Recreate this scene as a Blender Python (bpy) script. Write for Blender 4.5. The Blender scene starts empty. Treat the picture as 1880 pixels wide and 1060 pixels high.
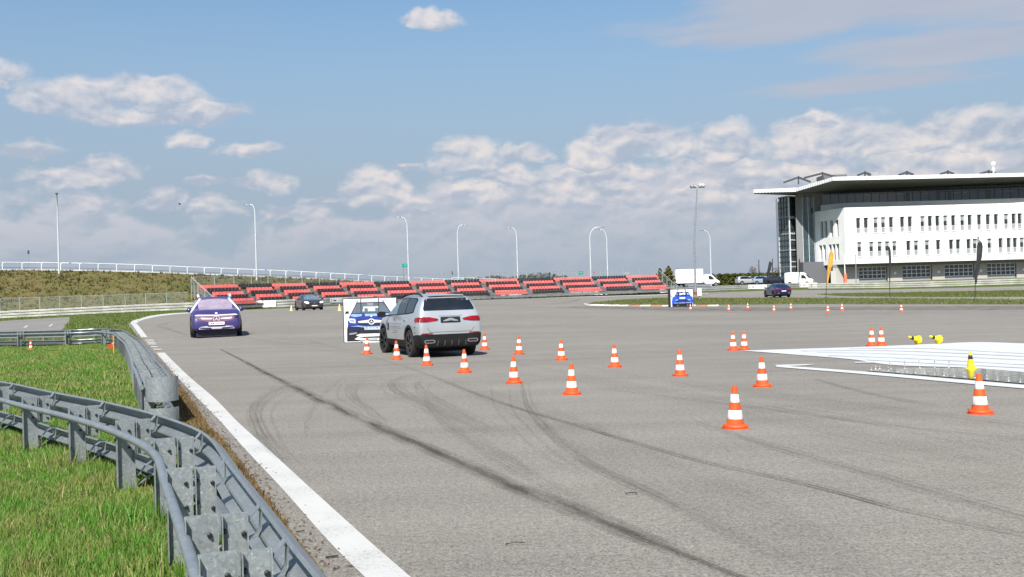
import bpy, bmesh, math, random
import numpy as np
from mathutils import Vector, Matrix
from mathutils.bvhtree import BVHTree
from mathutils.geometry import delaunay_2d_cdt, tessellate_polygon

R = math.radians
rng = random.Random(7)
nrng = np.random.default_rng(7)
scene = bpy.context.scene
COL = scene.collection

# ------------------------------------------------------------------ camera, sky, sun, exposure
CAM_H = 1.655
FPX = 1800.0                      # focal length in photograph pixels (photograph 1880 wide)
ROLL = math.atan(0.029)
PITCH = math.atan(10.7 / FPX)
cam_data = bpy.data.cameras.new('camera')
cam_data.sensor_width = 36.0
cam_data.lens = 36.0 * FPX / 1880.0
cam_data.clip_start = 0.1
cam_data.clip_end = 9000
cam = bpy.data.objects.new('camera', cam_data)
COL.objects.link(cam)
CAM_M = (Matrix.Translation((0, 0, CAM_H)) @ Matrix.Rotation(R(90) + PITCH, 4, 'X') @ Matrix.Rotation(-ROLL, 4, 'Z'))
cam.matrix_world = CAM_M
scene.camera = cam
CAM_R = CAM_M.to_3x3()

SUN_EL, SUN_AZ = R(47), R(190)     # azimuth clockwise from +Y: behind the camera, a little to its left
EXPOSURE = 0.95
scene.view_settings.view_transform = 'Standard'
scene.view_settings.look = 'None'
scene.view_settings.exposure = EXPOSURE
scene.view_settings.gamma = 1.0
scene.view_settings.use_curve_mapping = False
scene.cycles.max_bounces = 6
scene.cycles.transparent_max_bounces = 12
scene.cycles.caustics_reflective = False
scene.cycles.caustics_refractive = False
scene.cycles.use_denoising = True

sun_vec = Vector((math.sin(SUN_AZ) * math.cos(SUN_EL), math.cos(SUN_AZ) * math.cos(SUN_EL), math.sin(SUN_EL)))
sun_data = bpy.data.lights.new('sun', 'SUN')
sun_data.energy = 4.1
sun_data.angle = R(0.5)
sun_data.color = (1.0, 0.955, 0.89)
sun = bpy.data.objects.new('sun', sun_data)
COL.objects.link(sun)
sun.rotation_euler = (-sun_vec).to_track_quat('-Z', 'Y').to_euler()
sun.location = sun_vec * 50


class NT:
    """small helper for building node trees"""
    def __init__(self, tree):
        self.t = tree; self.n = tree.nodes; self.l = tree.links
    def node(self, kind, **kw):
        nd = self.n.new(kind)
        for k, v in kw.items(): setattr(nd, k, v)
        return nd
    def put(self, sock, v):
        if hasattr(v, 'is_linked') or hasattr(v, 'links'): self.l.new(v, sock)
        else: sock.default_value = v
    def m(self, op, a, b=None, c=None, clamp=False):
        nd = self.node('ShaderNodeMath', operation=op, use_clamp=clamp)
        self.put(nd.inputs[0], a)
        if b is not None: self.put(nd.inputs[1], b)
        if c is not None: self.put(nd.inputs[2], c)
        return nd.outputs[0]
    def smooth(self, x, lo, hi):
        nd = self.node('ShaderNodeMapRange', interpolation_type='SMOOTHSTEP')
        self.put(nd.inputs['Value'], x); self.put(nd.inputs['From Min'], lo); self.put(nd.inputs['From Max'], hi)
        return nd.outputs['Result']
    def noise(self, vec, scale, detail=4, rough=0.5, dist=0.0):
        nd = self.node('ShaderNodeTexNoise')
        if vec is not None: self.l.new(vec, nd.inputs['Vector'])
        nd.inputs['Scale'].default_value = scale; nd.inputs['Detail'].default_value = detail
        nd.inputs['Roughness'].default_value = rough; nd.inputs['Distortion'].default_value = dist
        return nd.outputs['Fac']
    def mix(self, f, a, b, blend='MIX'):
        nd = self.node('ShaderNodeMix', data_type='RGBA', blend_type=blend)
        self.put(nd.inputs[0], f); self.put(nd.inputs[6], a); self.put(nd.inputs[7], b)
        return nd.outputs[2]
    def comb(self, x, y, z):
        nd = self.node('ShaderNodeCombineXYZ')
        self.put(nd.inputs[0], x); self.put(nd.inputs[1], y); self.put(nd.inputs[2], z)
        return nd.outputs[0]


def c4(c): return (c[0], c[1], c[2], 1.0)

def yh(px): return 540.7 - 0.029 * (px - 940)          # horizon row in the photograph

# world: Nishita sky with procedural clouds laid out by azimuth and elevation
world = bpy.data.worlds.new('World')
scene.world = world
world.use_nodes = True
w = NT(world.node_tree)
w.n.clear()
SKY_STRENGTH = 0.075
sky = w.node('ShaderNodeTexSky', sky_type='NISHITA')
sky.sun_disc = False
sky.sun_elevation = SUN_EL
sky.sun_rotation = SUN_AZ
sky.altitude = 200
sky.air_density = 1.0
sky.dust_density = 1.1
sky.ozone_density = 2.0
tc = w.node('ShaderNodeTexCoord')
sx = w.node('ShaderNodeSeparateXYZ'); w.l.new(tc.outputs['Generated'], sx.inputs[0])
AZ = w.m('ARCTAN2', sx.outputs[0], sx.outputs[1])
EL = w.m('ARCSINE', sx.outputs[2])
P = w.comb(AZ, w.m('MULTIPLY', EL, 1.55), 0.0)
warp = w.node('ShaderNodeTexNoise'); w.l.new(P, warp.inputs['Vector'])
warp.inputs['Scale'].default_value = 14; warp.inputs['Detail'].default_value = 3
wv = w.node('ShaderNodeVectorMath', operation='MULTIPLY_ADD')
w.l.new(warp.outputs['Color'], wv.inputs[0]); wv.inputs[1].default_value = (0.035, 0.03, 0); w.l.new(P, wv.inputs[2])
PW = wv.outputs[0]
def shifted(v, d):
    nd = w.node('ShaderNodeVectorMath', operation='ADD'); w.l.new(v, nd.inputs[0]); nd.inputs[1].default_value = d
    return nd.outputs[0]
n_big = w.noise(PW, 15, 5, 0.46)
n_big_up = w.noise(shifted(PW, (-0.004, 0.013, 0)), 15, 4, 0.42)
n_med = w.noise(shifted(PW, (3.1, 1.7, 0)), 32, 5, 0.5)
n_med_up = w.noise(shifted(PW, (3.097, 1.7075, 0)), 32, 4, 0.45)
stretch = w.node('ShaderNodeVectorMath', operation='MULTIPLY'); w.l.new(PW, stretch.inputs[0]); stretch.inputs[1].default_value = (0.5, 2.0, 1)
n_flat = w.noise(stretch.outputs[0], 14, 4, 0.42)
# top of the cumulus bank as a curve over azimuth (photograph pixels above the horizon)
bank = [(-900, 230), (0, 268), (110, 262), (200, 268), (300, 222), (400, 205), (500, 218), (600, 205), (700, 226), (770, 238), (850, 280), (905, 262),
        (960, 268), (1040, 262), (1100, 282), (1190, 308), (1260, 292), (1350, 284), (1430, 276), (1510, 300), (1600, 286), (1660, 250),
        (1720, 268), (1790, 284), (1880, 276), (2700, 240)]
fc = w.node('ShaderNodeFloatCurve')
w.put(fc.inputs['Value'], w.m('DIVIDE', w.m('ADD', AZ, 1.1), 2.2, clamp=True))
cur = fc.mapping.curves[0]
pts = [((math.atan((x - 940) / FPX) + 1.1) / 2.2, h / 400.0) for x, h in bank]
cur.points[0].location = (0.0, 0.58); cur.points[1].location = (1.0, 0.6)
for a, b in pts: cur.points.new(a, b)
fc.mapping.update()
TOP = w.m('MULTIPLY', fc.outputs[0], 400.0 / FPX)
cov_bank = w.m('DIVIDE', w.m('SUBTRACT', w.m('SUBTRACT', TOP, 0.022), EL), 0.03)
cov_bank = w.m('MINIMUM', cov_bank, 1.6)
d_bank = w.m('ADD', cov_bank, w.m('MULTIPLY', w.m('SUBTRACT', n_big, 0.505), 4.6))
d_bank = w.m('ADD', d_bank, w.m('MULTIPLY', w.m('SUBTRACT', n_med, 0.5), 2.6))
# to the left the bank breaks up into separate puffs
left_thin = w.m('MULTIPLY', w.smooth(AZ, -0.10, -0.24), 0.45)
d_bank = w.m('SUBTRACT', d_bank, left_thin)
a_bank = w.smooth(d_bank, -0.2, 0.9)
def ellipse(px, py, rx, ry, soft=1.0):
    ca, ce = math.atan((px - 940) / FPX), (yh(px) - py) / FPX
    u = w.m('DIVIDE', w.m('SUBTRACT', AZ, ca), rx / FPX)
    v = w.m('DIVIDE', w.m('SUBTRACT', EL, ce), ry / FPX)
    d = w.m('SQRT', w.m('ADD', w.m('MULTIPLY', u, u), w.m('MULTIPLY', v, v)))
    return w.m('MULTIPLY', w.m('SUBTRACT', 1.0, d), soft)
def cloud(parts, nz, amp, lo, hi):
    d = parts[0]
    for q in parts[1:]: d = w.m('MAXIMUM', d, q)
    d = w.m('ADD', d, w.m('MULTIPLY', w.m('SUBTRACT', nz, 0.5), amp))
    return w.smooth(d, lo, hi)
# separate cumulus puffs: column, row, half width, half height (photograph pixels) and brightness
PUFFS = [(250, 205, 150, 42, .9), (150, 222, 100, 45, .8), (385, 222, 88, 30, .95), (300, 240, 150, 22, .7), (-60, 190, 110, 42, .8), (357, 273, 46, 19, .8), (474, 288, 60, 19, .8), (795, 56, 62, 27, 1.0), (10, 208, 26, 13, .8), (760, 308, 32, 11, .7),
         (62, 312, 62, 26, .95), (212, 330, 66, 34, .95), (130, 352, 85, 26, .7), (385, 347, 42, 18, .85), (490, 346, 68, 26, .9), (690, 360, 66, 46, .95), (862, 302, 62, 46, 1.0), (875, 360, 52, 28, .9), (150, 392, 45, 24, .65), (300, 380, 55, 28, .6), (400, 388, 55, 25, .65),
         (545, 396, 90, 24, .65), (590, 372, 46, 14, .7), (762, 386, 40, 26, .7), (965, 286, 52, 26, .9), (1095, 288, 52, 34, 1.0), (1190, 272, 105, 46, .9), (1193, 246, 38, 20, 1.0), (1340, 282, 95, 42, .85), (1155, 324, 62, 28, .9), (1020, 352, 68, 46, .85), (1150, 368, 80, 28, .75),
         (1285, 378, 80, 38, .75), (1395, 348, 80, 42, .85), (1535, 280, 120, 54, 1.0), (1510, 248, 56, 26, 1.05), (1620, 284, 60, 42, .9), (1780, 276, 140, 44, .95), (1700, 330, 120, 46, .8), (1480, 350, 90, 40, .8), (1930, 268, 110, 40, .9), (950, 330, 60, 30, .75), (1240, 330, 60, 30, .75)]
sepw = w.node('ShaderNodeSeparateXYZ'); w.l.new(PW, sepw.inputs[0])
n_edge = w.noise(shifted(P, (7.3, 2.2, 0)), 60, 7, 0.6)
AZW = w.m('ADD', w.m('SUBTRACT', sepw.outputs[0], 0.0175), w.m('MULTIPLY', w.m('SUBTRACT', n_edge, 0.5), 0.03)); ELW = w.m('ADD', w.m('DIVIDE', w.m('SUBTRACT', sepw.outputs[1], 0.015), 1.55), w.m('MULTIPLY', w.m('SUBTRACT', n_med, 0.5), 0.024))
dens = shade_p = None
for px, py, rx, ry, br in PUFFS:
    ca, ce = math.atan((px - 940) / FPX), (yh(px) - py) / FPX
    br = br * (0.88 if px < 640 else 1.0)
    if px > 640 and py > 220: rx, ry = rx * 1.25, ry * 1.22
    u = w.m('MULTIPLY', w.m('SUBTRACT', AZW, ca), FPX / rx); v = w.m('MULTIPLY', w.m('SUBTRACT', ELW, ce), FPX / ry)
    vv = w.m('MULTIPLY', v, w.m('ADD', 1.0, w.m('MULTIPLY', w.m('LESS_THAN', v, 0.0), 0.6)))           # flatter below than above
    d = w.m('SUBTRACT', 1.0, w.m('SQRT', w.m('ADD', w.m('MULTIPLY', u, u), w.m('MULTIPLY', vv, vv))))
    sh = w.m('MULTIPLY', w.m('ADD', 0.52, w.m('MULTIPLY', v, 0.55)), br)
    if dens is None: dens, shade_p = d, sh
    else:
        g_ = w.m('GREATER_THAN', d, dens)
        shade_p = w.m('ADD', w.m('MULTIPLY', sh, g_), w.m('MULTIPLY', shade_p, w.m('SUBTRACT', 1.0, g_))); dens = w.m('MAXIMUM', dens, d)
a_puff = w.smooth(w.m('ADD', dens, w.m('MULTIPLY', w.m('SUBTRACT', n_big, 0.5), 1.4)), 0.0, 0.40)
a_veil = cloud([ellipse(1700, 35, 480, 75), ellipse(1500, 60, 260, 48), ellipse(1780, 128, 260, 38), ellipse(1640, 178, 220, 22), ellipse(1400, 90, 180, 24),
                ellipse(830, -6, 60, 14), ellipse(2250, 60, 420, 120)], n_flat, 1.6, -0.1, 0.6)
a_veil = w.m('MULTIPLY', a_veil, 0.9)
# the sky behind and above the camera carries the same scattered clouds
gen_n = w.noise(tc.outputs['Generated'], 3.2, 7, 0.55)
away = w.smooth(w.m('ABSOLUTE', AZ), 0.75, 1.1)
above = w.smooth(EL, 0.36, 0.55)
a_gen = w.m('MULTIPLY', w.smooth(gen_n, 0.53, 0.66), w.m('MAXIMUM', away, above))
up = 2.0 ** -EXPOSURE
def lit(c): return c4([k * up for k in c])
sh_big = w.m('ADD', 0.56, w.m('MULTIPLY', w.m('SUBTRACT', n_big, n_big_up), 3.6))
sh_med = w.m('MULTIPLY', w.m('SUBTRACT', n_med, n_med_up), 2.2)
shade = w.m('ADD', sh_big, sh_med, clamp=True)
edge = w.m('MULTIPLY', w.smooth(d_bank, 3.2, 0.5), 0.22)
shade_bank = w.m('ADD', shade, edge, clamp=True)
col_bank = w.mix(shade_bank, lit((0.43, 0.495, 0.60)), lit((0.62, 0.625, 0.685)))
hazy = w.smooth(EL, 0.105, 0.01)
col_bank = w.mix(w.m('MULTIPLY', hazy, 0.8), col_bank, lit((0.375, 0.44, 0.53)))
col_left = w.mix(shade, lit((0.44, 0.50, 0.62)), lit((0.70, 0.675, 0.69)))
col_veil = w.mix(w.m('ADD', n_flat, -0.05, clamp=True), lit((0.40, 0.47, 0.60)), lit((0.56, 0.57, 0.63)))
sky_scaled = w.node('ShaderNodeVectorMath', operation='SCALE'); w.l.new(sky.outputs[0], sky_scaled.inputs[0]); sky_scaled.inputs['Scale'].default_value = SKY_STRENGTH
low = w.smooth(EL, 0.40, 0.06)
blue = w.mix(1.0, sky_scaled.outputs[0], c4((0.80, 1.0, 1.03)), 'MULTIPLY')
SKY_C = w.mix(w.m('MULTIPLY', low, 0.95), blue, lit((0.37, 0.445, 0.545)))
k = w.mix(a_veil, SKY_C, col_veil)
k = w.mix(a_gen, k, lit((0.70, 0.71, 0.75)))
front = w.m('MULTIPLY', w.m('SUBTRACT', 1.0, away), w.smooth(EL, -0.02, 0.0))
k = w.mix(w.m('MULTIPLY', w.m('MULTIPLY', a_bank, 0.85), front), k, col_bank)
t_p = w.m('ADD', shade_p, w.m('ADD', w.m('MULTIPLY', w.m('SUBTRACT', n_big, n_big_up), 2.6), w.m('MULTIPLY', w.m('SUBTRACT', n_med, n_med_up), 2.4)), clamp=True)
ramp = w.node('ShaderNodeValToRGB'); w.put(ramp.inputs[0], t_p)
cr_ = ramp.color_ramp; cr_.elements[0].position = 0.1; cr_.elements[0].color = lit((0.44, 0.50, 0.61)); cr_.elements[1].position = 0.95; cr_.elements[1].color = lit((0.86, 0.79, 0.76))
e_ = cr_.elements.new(0.5); e_.color = lit((0.62, 0.63, 0.69))
col_puff = w.mix(w.m('MULTIPLY', w.smooth(EL, 0.12, 0.03), 0.75), ramp.outputs[0], lit((0.42, 0.475, 0.555)))
k = w.mix(w.m('MULTIPLY', w.m('MULTIPLY', a_puff, 0.80), w.smooth(EL, 0.0, 0.03)), k, col_puff)
# world strength stays at the sky's own value: colours are divided by it here and multiplied back by the Background node
inv = w.node('ShaderNodeVectorMath', operation='SCALE'); w.l.new(k, inv.inputs[0]); inv.inputs['Scale'].default_value = 1.0 / SKY_STRENGTH
bg = w.node('ShaderNodeBackground'); bg.inputs['Strength'].default_value = SKY_STRENGTH
w.l.new(inv.outputs[0], bg.inputs['Color'])
wo = w.node('ShaderNodeOutputWorld'); w.l.new(bg.outputs[0], wo.inputs['Surface'])

# ------------------------------------------------------------------ materials
MATS = {}
def mat(name, col, rough=0.6, metal=0.0, var=0.12, vscale=6.0, bump=0.0, bscale=60.0, col2=None, spec=0.5, coat=0.0, coords='Object', fine=0.0, fscale=200.0, emit=None):
    if name in MATS: return MATS[name]
    m = bpy.data.materials.new(name); m.use_nodes = True
    t = NT(m.node_tree); b = t.n['Principled BSDF']
    tcn = t.node('ShaderNodeTexCoord')
    if coords == 'World':
        g = t.node('ShaderNodeNewGeometry'); vec = g.outputs['Position']
    else: vec = tcn.outputs['Object']
    n1 = t.noise(vec, vscale, 5, 0.6)
    lo = [max(0, k * (1 - var)) for k in col]; hi = [min(1, k * (1 + var)) for k in col]
    if col2 is None: c = t.mix(t.smooth(n1, 0.3, 0.7), c4(lo), c4(hi))
    else: c = t.mix(t.smooth(n1, 0.35, 0.65), c4(col), c4(col2))
    if fine > 0:
        n2 = t.noise(vec, fscale, 3, 0.7)
        v = t.m('ADD', 1.0 - fine * 0.5, t.m('MULTIPLY', n2, fine))
        sc = t.node('ShaderNodeVectorMath', operation='SCALE'); t.l.new(c, sc.inputs[0]); t.l.new(v, sc.inputs['Scale'])
        c = sc.outputs[0]
    t.l.new(c, b.inputs['Base Color'])
    t.put(b.inputs['Roughness'], t.m('ADD', rough - 0.06, t.m('MULTIPLY', n1, 0.12), clamp=True))
    b.inputs['Metallic'].default_value = metal
    b.inputs['Specular IOR Level'].default_value = spec
    b.inputs['Coat Weight'].default_value = coat
    b.inputs['Coat Roughness'].default_value = 0.06
    if emit:
        b.inputs['Emission Color'].default_value = c4(emit[0]); b.inputs['Emission Strength'].default_value = emit[1]
    if bump > 0:
        bn = t.noise(vec, bscale, 4, 0.6)
        bp = t.node('ShaderNodeBump'); bp.inputs['Strength'].default_value = bump; bp.inputs['Distance'].default_value = 0.01
        t.l.new(bn, bp.inputs['Height']); t.l.new(bp.outputs[0], b.inputs['Normal'])
    MATS[name] = m
    return m

# ------------------------------------------------------------------ projection and terrain height
def ray(px, py):
    d = CAM_R @ Vector(((px - 940) / FPX, (530 - py) / FPX, -1.0))
    return d / d.y
def W(px, py, D): return Vector((0, 0, CAM_H)) + ray(px, py) * D

# (photograph column, distance, height of the ground there)
ctrl = [(300, 5, 0), (900, 5, 0), (1700, 5, 0), (300, 9, 0), (900, 9, 0), (1700, 9, 0), (100, 14, 0), (500, 14, 0), (1000, 14, 0), (1700, 14, 0),
        (0, 25, 0), (400, 25, 0), (755, 27, 0), (1100, 25, 0), (1700, 25, 0), (1950, 20, 0), (0, 41, 0), (215, 40, 0.03), (500, 38, 0.05), (683, 37, 0), (1000, 38, 0),
        (1347, 29, 0), (1600, 32, 0), (1850, 36, 0), (395, 41, 0.2), (1400, 50, 0), (1800, 55, 0), (1100, 55, 0.08), (240, 65, 0.43), (600, 60, 0.48), (576, 78, 0.82), (60, 100, 0.04),
        (-60, 80, 0.0), (0, 122, 0.5), (300, 118, 0.87), (460, 114, 0.82), (700, 125, 0.96), (950, 95, 0.6), (950, 148, 1.08), (1100, 88, 0.48), (1075, 100, 0.6), (1253, 79, 0.18),
        (1338, 64, 0.03), (1520, 62, 0.0), (1655, 62, 0), (1500, 82, 0.1), (1500, 104, 0.35), (1427, 111, 0.45), (1880, 84, 0.1), (1880, 105, 0.3),
        (1700, 118, 0.27), (1700, 138, 0.55), (1600, 145, 0.9), (1880, 145, 0.96), (1220, 155, 1.02), (1350, 140, 0.85), (1600, 171, 2.0), (1880, 171, 2.0), (1450, 180, 1.85),
        (1283, 186, 2.07), (1385, 188, 2.15), (950, 185, 2.0), (500, 170, 1.6), (0, 150, 1.0), (0, 185, 1.5), (1880, 190, 2.0)]
cx = np.array([((p - 940) / FPX * d, d) for p, d, z in ctrl]); cz = np.array([z for p, d, z in ctrl])
def _k(r2): return 0.5 * r2 * np.log(r2 + 1e-9)
_n = len(cx)
_A = np.zeros((_n + 3, _n + 3))
_A[:_n, :_n] = _k(((cx[:, None] - cx[None]) ** 2).sum(-1) / 1e4) + np.eye(_n) * 0.004
_A[:_n, _n:] = np.c_[np.ones(_n), cx / 100]; _A[_n:, :_n] = _A[:_n, _n:].T
_sol = np.linalg.solve(_A, np.r_[cz, 0, 0, 0])
def fz(x, y):
    x = np.clip(np.atleast_1d(np.asarray(x, float)), -75, 95); yy = np.atleast_1d(np.asarray(y, float)); y = np.clip(yy, 0, 190)
    lim = np.maximum(8.0, y * 0.62); x = np.clip(x, -lim, lim)
    r2 = ((x[:, None] - cx[None, :, 0]) ** 2 + (y[:, None] - cx[None, :, 1]) ** 2) / 1e4
    z = _k(r2) @ _sol[:_n] + _sol[_n] + _sol[_n + 1] * x / 100 + _sol[_n + 2] * y / 100
    t = np.clip((y - 22) / 14, 0, 1); t = t * t * (3 - 2 * t)
    return z * t
def F(x, y): return float(fz(x, y)[0])
def G(px, py, h=0.0, dmax=260):
    """point where the ray through a photograph pixel meets the ground (raised by h)"""
    d = ray(px, py)
    D = np.concatenate([np.arange(1.5, 40, 0.02), np.arange(40, dmax, 0.08)])
    g = CAM_H + d.z * D - fz(d.x * D, D) - h
    idx = np.where(g < 0)[0]
    if len(idx) == 0:
        i = int(np.argmin(g))
        return Vector((d.x * D[i], D[i], F(d.x * D[i], D[i]) + h))
    i = idx[0]; a, b = (g[i - 1], g[i]) if i else (1, 1)
    Dm = D[i - 1] + (D[i] - D[i - 1]) * (a / (a - b)) if i else D[0]
    return Vector((d.x * Dm, Dm, CAM_H + d.z * Dm))

# ------------------------------------------------------------------ object helpers
def tag(o, label=None, cat=None, group=None, kind=None):
    if label: o['label'] = label
    if cat: o['category'] = cat
    if group: o['group'] = group
    if kind: o['kind'] = kind
    return o
def thing(name, label, cat, loc=(0, 0, 0), rz=0.0, group=None):
    o = bpy.data.objects.new(name, None); COL.objects.link(o)
    o.location = loc; o.rotation_euler = (0, 0, rz); o.empty_display_size = 0.2
    return tag(o, label, cat, group)
def link(name, me, parent=None, loc=None, rot=None):
    o = bpy.data.objects.new(name, me); COL.objects.link(o)
    if parent is not None: o.parent = parent
    if loc is not None: o.location = loc
    if rot is not None: o.rotation_euler = rot
    return o
def copy_tree(o, parent=None):
    c = o.copy(); COL.objects.link(c)
    if parent is not None: c.parent = parent
    for ch in list(o.children): copy_tree(ch, c)
    return c

class MB:
    """collects faces and links them as one mesh object"""
    def __init__(self): self.v = []; self.f = []; self.mi = []; self.cur = 0
    def add(self, vs, fs):
        o = len(self.v); self.v += [tuple(p) for p in vs]
        for f in fs: self.f.append([i + o for i in f]); self.mi.append(self.cur)
        return self
    def box(self, c, s, rz=0.0, M=None):
        hx, hy, hz = s[0] / 2, s[1] / 2, s[2] / 2
        vs = [Vector((x, y, z)) for z in (-hz, hz) for x, y in ((-hx, -hy), (hx, -hy), (hx, hy), (-hx, hy))]
        if rz: m = Matrix.Rotation(rz, 3, 'Z'); vs = [m @ p for p in vs]
        if M is not None: vs = [M @ p for p in vs]
        c = Vector(c); vs = [p + c for p in vs]
        self.add(vs, [[3, 2, 1, 0], [4, 5, 6, 7], [0, 1, 5, 4], [1, 2, 6, 5], [2, 3, 7, 6], [3, 0, 4, 7]])
        return self
    def bar(self, a, b, wx, wy, up=(0, 0, 1)):
        a, b = Vector(a), Vector(b); d = (b - a); L = d.length; d.normalize()
        u = Vector(up); s = d.cross(u)
        if s.length < 1e-4: s = d.cross(Vector((1, 0, 0)))
        s.normalize(); u = s.cross(d)
        vs = [p + s * (x * wx / 2) + u * (y * wy / 2) for p in (a, b) for x, y in ((-1, -1), (1, -1), (1, 1), (-1, 1))]
        self.add(vs, [[0, 1, 2, 3], [7, 6, 5, 4], [0, 4, 5, 1], [1, 5, 6, 2], [2, 6, 7, 3], [3, 7, 4, 0]])
        return self
    def tube(self, path, r, seg=8, cap=True):
        path = [Vector(p) for p in path]; n = len(path)
        rr = r if isinstance(r, (list, tuple)) else [r] * n
        rings = []; prev = None
        for i, p in enumerate(path):
            t = (path[min(i + 1, n - 1)] - path[max(i - 1, 0)]).normalized()
            if prev is None:
                s = t.cross(Vector((0, 0, 1)))
                if s.length < 1e-3: s = t.cross(Vector((0, 1, 0)))
            else: s = prev - t * prev.dot(t)
            s.normalize(); u = s.cross(t); prev = s
            rings.append([p + (s * math.cos(a) + u * math.sin(a)) * rr[i] for a in [2 * math.pi * k / seg for k in range(seg)]])
        vs = [q for g in rings for q in g]; fs = []
        for i in range(n - 1):
            for k in range(seg):
                a, b = i * seg + k, i * seg + (k + 1) % seg
                fs.append([a, b, b + seg, a + seg])
        if cap: fs.append(list(range(seg))[::-1]); fs.append([(n - 1) * seg + k for k in range(seg)])
        self.add(vs, fs); return self
    def lathe(self, prof, seg=16, M=None, cap=True):
        vs = []; fs = []; n = len(prof)
        for r, z in prof:
            for k in range(seg):
                a = 2 * math.pi * k / seg; vs.append(Vector((r * math.cos(a), r * math.sin(a), z)))
        for i in range(n - 1):
            for k in range(seg):
                a, b = i * seg + k, i * seg + (k + 1) % seg
                fs.append([a, b, b + seg, a + seg])
        if cap: fs.append(list(range(seg))[::-1]); fs.append([(n - 1) * seg + k for k in range(seg)])
        if M is not None: vs = [M @ p for p in vs]
        self.add(vs, fs); return self
    def loft(self, rings, cap=True, closed=True):
        n = len(rings[0]); vs = [p for g in rings for p in g]; fs = []
        for i in range(len(rings) - 1):
            for k in range(n if closed else n - 1):
                a, b = i * n + k, i * n + (k + 1) % n
                fs.append([a, b, b + n, a + n])
        if cap: fs.append(list(range(n))[::-1]); fs.append([(len(rings) - 1) * n + k for k in range(n)])
        self.add(vs, fs); return self
    def prism(self, poly, z0, z1, M=None):
        """poly: counter-clockwise (x, y); extruded from z0 to z1"""
        n = len(poly)
        vs = [Vector((p[0], p[1], z0)) for p in poly] + [Vector((p[0], p[1], z1)) for p in poly]
        tris = tessellate_polygon([[Vector((p[0], p[1], 0)) for p in poly]])
        fs = []
        for t in tris:
            a, b, c = t
            A, B, C = (Vector(poly[i]) for i in t)
            if (B - A).cross(C - A) < 0: a, b, c = c, b, a
            fs.append([c, b, a]); fs.append([a + n, b + n, c + n])
        fs += [[i, (i + 1) % n, (i + 1) % n + n, i + n] for i in range(n)]
        if M is not None: vs = [M @ p for p in vs]
        self.add(vs, fs); return self
    def quad(self, a, b, c, d): self.add([a, b, c, d], [[0, 1, 2, 3]]); return self
    def mesh(self, name, mats, smooth=None):
        me = bpy.data.meshes.new(name); me.from_pydata(self.v, [], self.f)
        for m in (mats if isinstance(mats, (list, tuple)) else [mats]): me.materials.append(m)
        if any(self.mi): me.polygons.foreach_set('material_index', self.mi)
        if smooth is not None:
            me.polygons.foreach_set('use_smooth', [True] * len(me.polygons))
            if smooth < 3: me.set_sharp_from_angle(angle=smooth)
        me.update(); return me
    def build(self, name, mats, parent=None, smooth=None, loc=None, rot=None):
        return link(name, self.mesh(name, mats, smooth), parent, loc, rot)

def catmull(pts, n=8):
    pts = [Vector(p) for p in pts]; out = []
    for i in range(len(pts) - 1):
        p0, p1, p2, p3 = pts[max(i - 1, 0)], pts[i], pts[i + 1], pts[min(i + 2, len(pts) - 1)]
        for k in range(n):
            t = k / n
            out.append(0.5 * ((2 * p1) + (p2 - p0) * t + (2 * p0 - 5 * p1 + 4 * p2 - p3) * t * t + (3 * p1 - p0 - 3 * p2 + p3) * t ** 3))
    out.append(pts[-1]); return out
class Path:
    """plan curve with arc length; normal() points to the left of travel"""
    def __init__(self, pts, smooth=8):
        p = [Vector((q[0], q[1])) for q in pts]
        self.p = catmull(p, smooth) if smooth else p
        self.s = [0.0]
        for a, b in zip(self.p, self.p[1:]): self.s.append(self.s[-1] + (b - a).length)
        self.L = self.s[-1]
    def at(self, s):
        s = max(0, min(self.L, s)); i = int(np.searchsorted(self.s, s, 'right')) - 1; i = max(0, min(i, len(self.p) - 2))
        d = self.p[i + 1] - self.p[i]; t = (s - self.s[i]) / max(d.length, 1e-9)
        return self.p[i] + d * t
    def tan(self, s): return (self.at(s + 0.15) - self.at(s - 0.15)).normalized()
    def nor(self, s): t = self.tan(s); return Vector((-t.y, t.x))
    def near(self, q):
        q = Vector((q[0], q[1])); best = min(range(len(self.p)), key=lambda i: (self.p[i] - q).length)
        return self.s[best]
# ------------------------------------------------------------------ ground: one conformal sheet split into regions
def gp(lst): return [G(x, y).to_2d() for x, y in lst]
edge_px = [(592, 1046), (556, 1001), (522, 956), (477, 901), (445, 854), (436, 839), (414, 812), (384, 785), (370, 762), (343, 723), (316, 692), (300, 672),
           (284, 657), (269, 640), (250, 615), (235, 596), (241, 590.5), (262, 582.5), (309, 576), (345, 573.5), (470, 568.5), (560, 565), (700, 558), (838, 549.8), (950, 547),
           (1100, 543.7), (1230, 540.2), (1300, 537.6), (1430, 533.6), (1490, 532.6), (1600, 532.2), (1750, 529), (1880, 526), (2000, 522.5)]
track_edge = gp(edge_px)
track = [Vector((-0.45, 3.6)), Vector((0.1, 2.3)), Vector((1.5, -1)), Vector((4, -14))]
track = track[::-1] + track_edge + [Vector((150, 142)), Vector((150, -14))]
access = gp([(119, 601), (128, 582.5), (60, 586), (0, 590), (-60, 592)]) + [Vector((-140, 110)), Vector((-140, 70))] + gp([(-60, 613), (0, 613), (108, 613)])
medA = gp([(1082, 557), (1086, 559.3), (1130, 560.3), (1228, 560.3), (1320, 560), (1500, 558.6), (1700, 559), (1880, 559.3), (2050, 560)]) + \
       gp([(2050, 550), (1880, 550.5), (1700, 548.8), (1500, 547.8), (1420, 547.5), (1330, 548), (1228, 547.2), (1160, 550), (1110, 554)])
medB = gp([(1500, 541), (1560, 544.6), (1700, 546), (1880, 545.5), (2050, 545)]) + gp([(2050, 532), (1880, 533.6), (1720, 536.5), (1600, 538.5), (1540, 539.6)])
forecourt = [Vector(p) for p in ((24, 172), (120, 166), (150, 166), (150, 260), (30, 260), (18, 225), (16, 190))]
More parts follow.
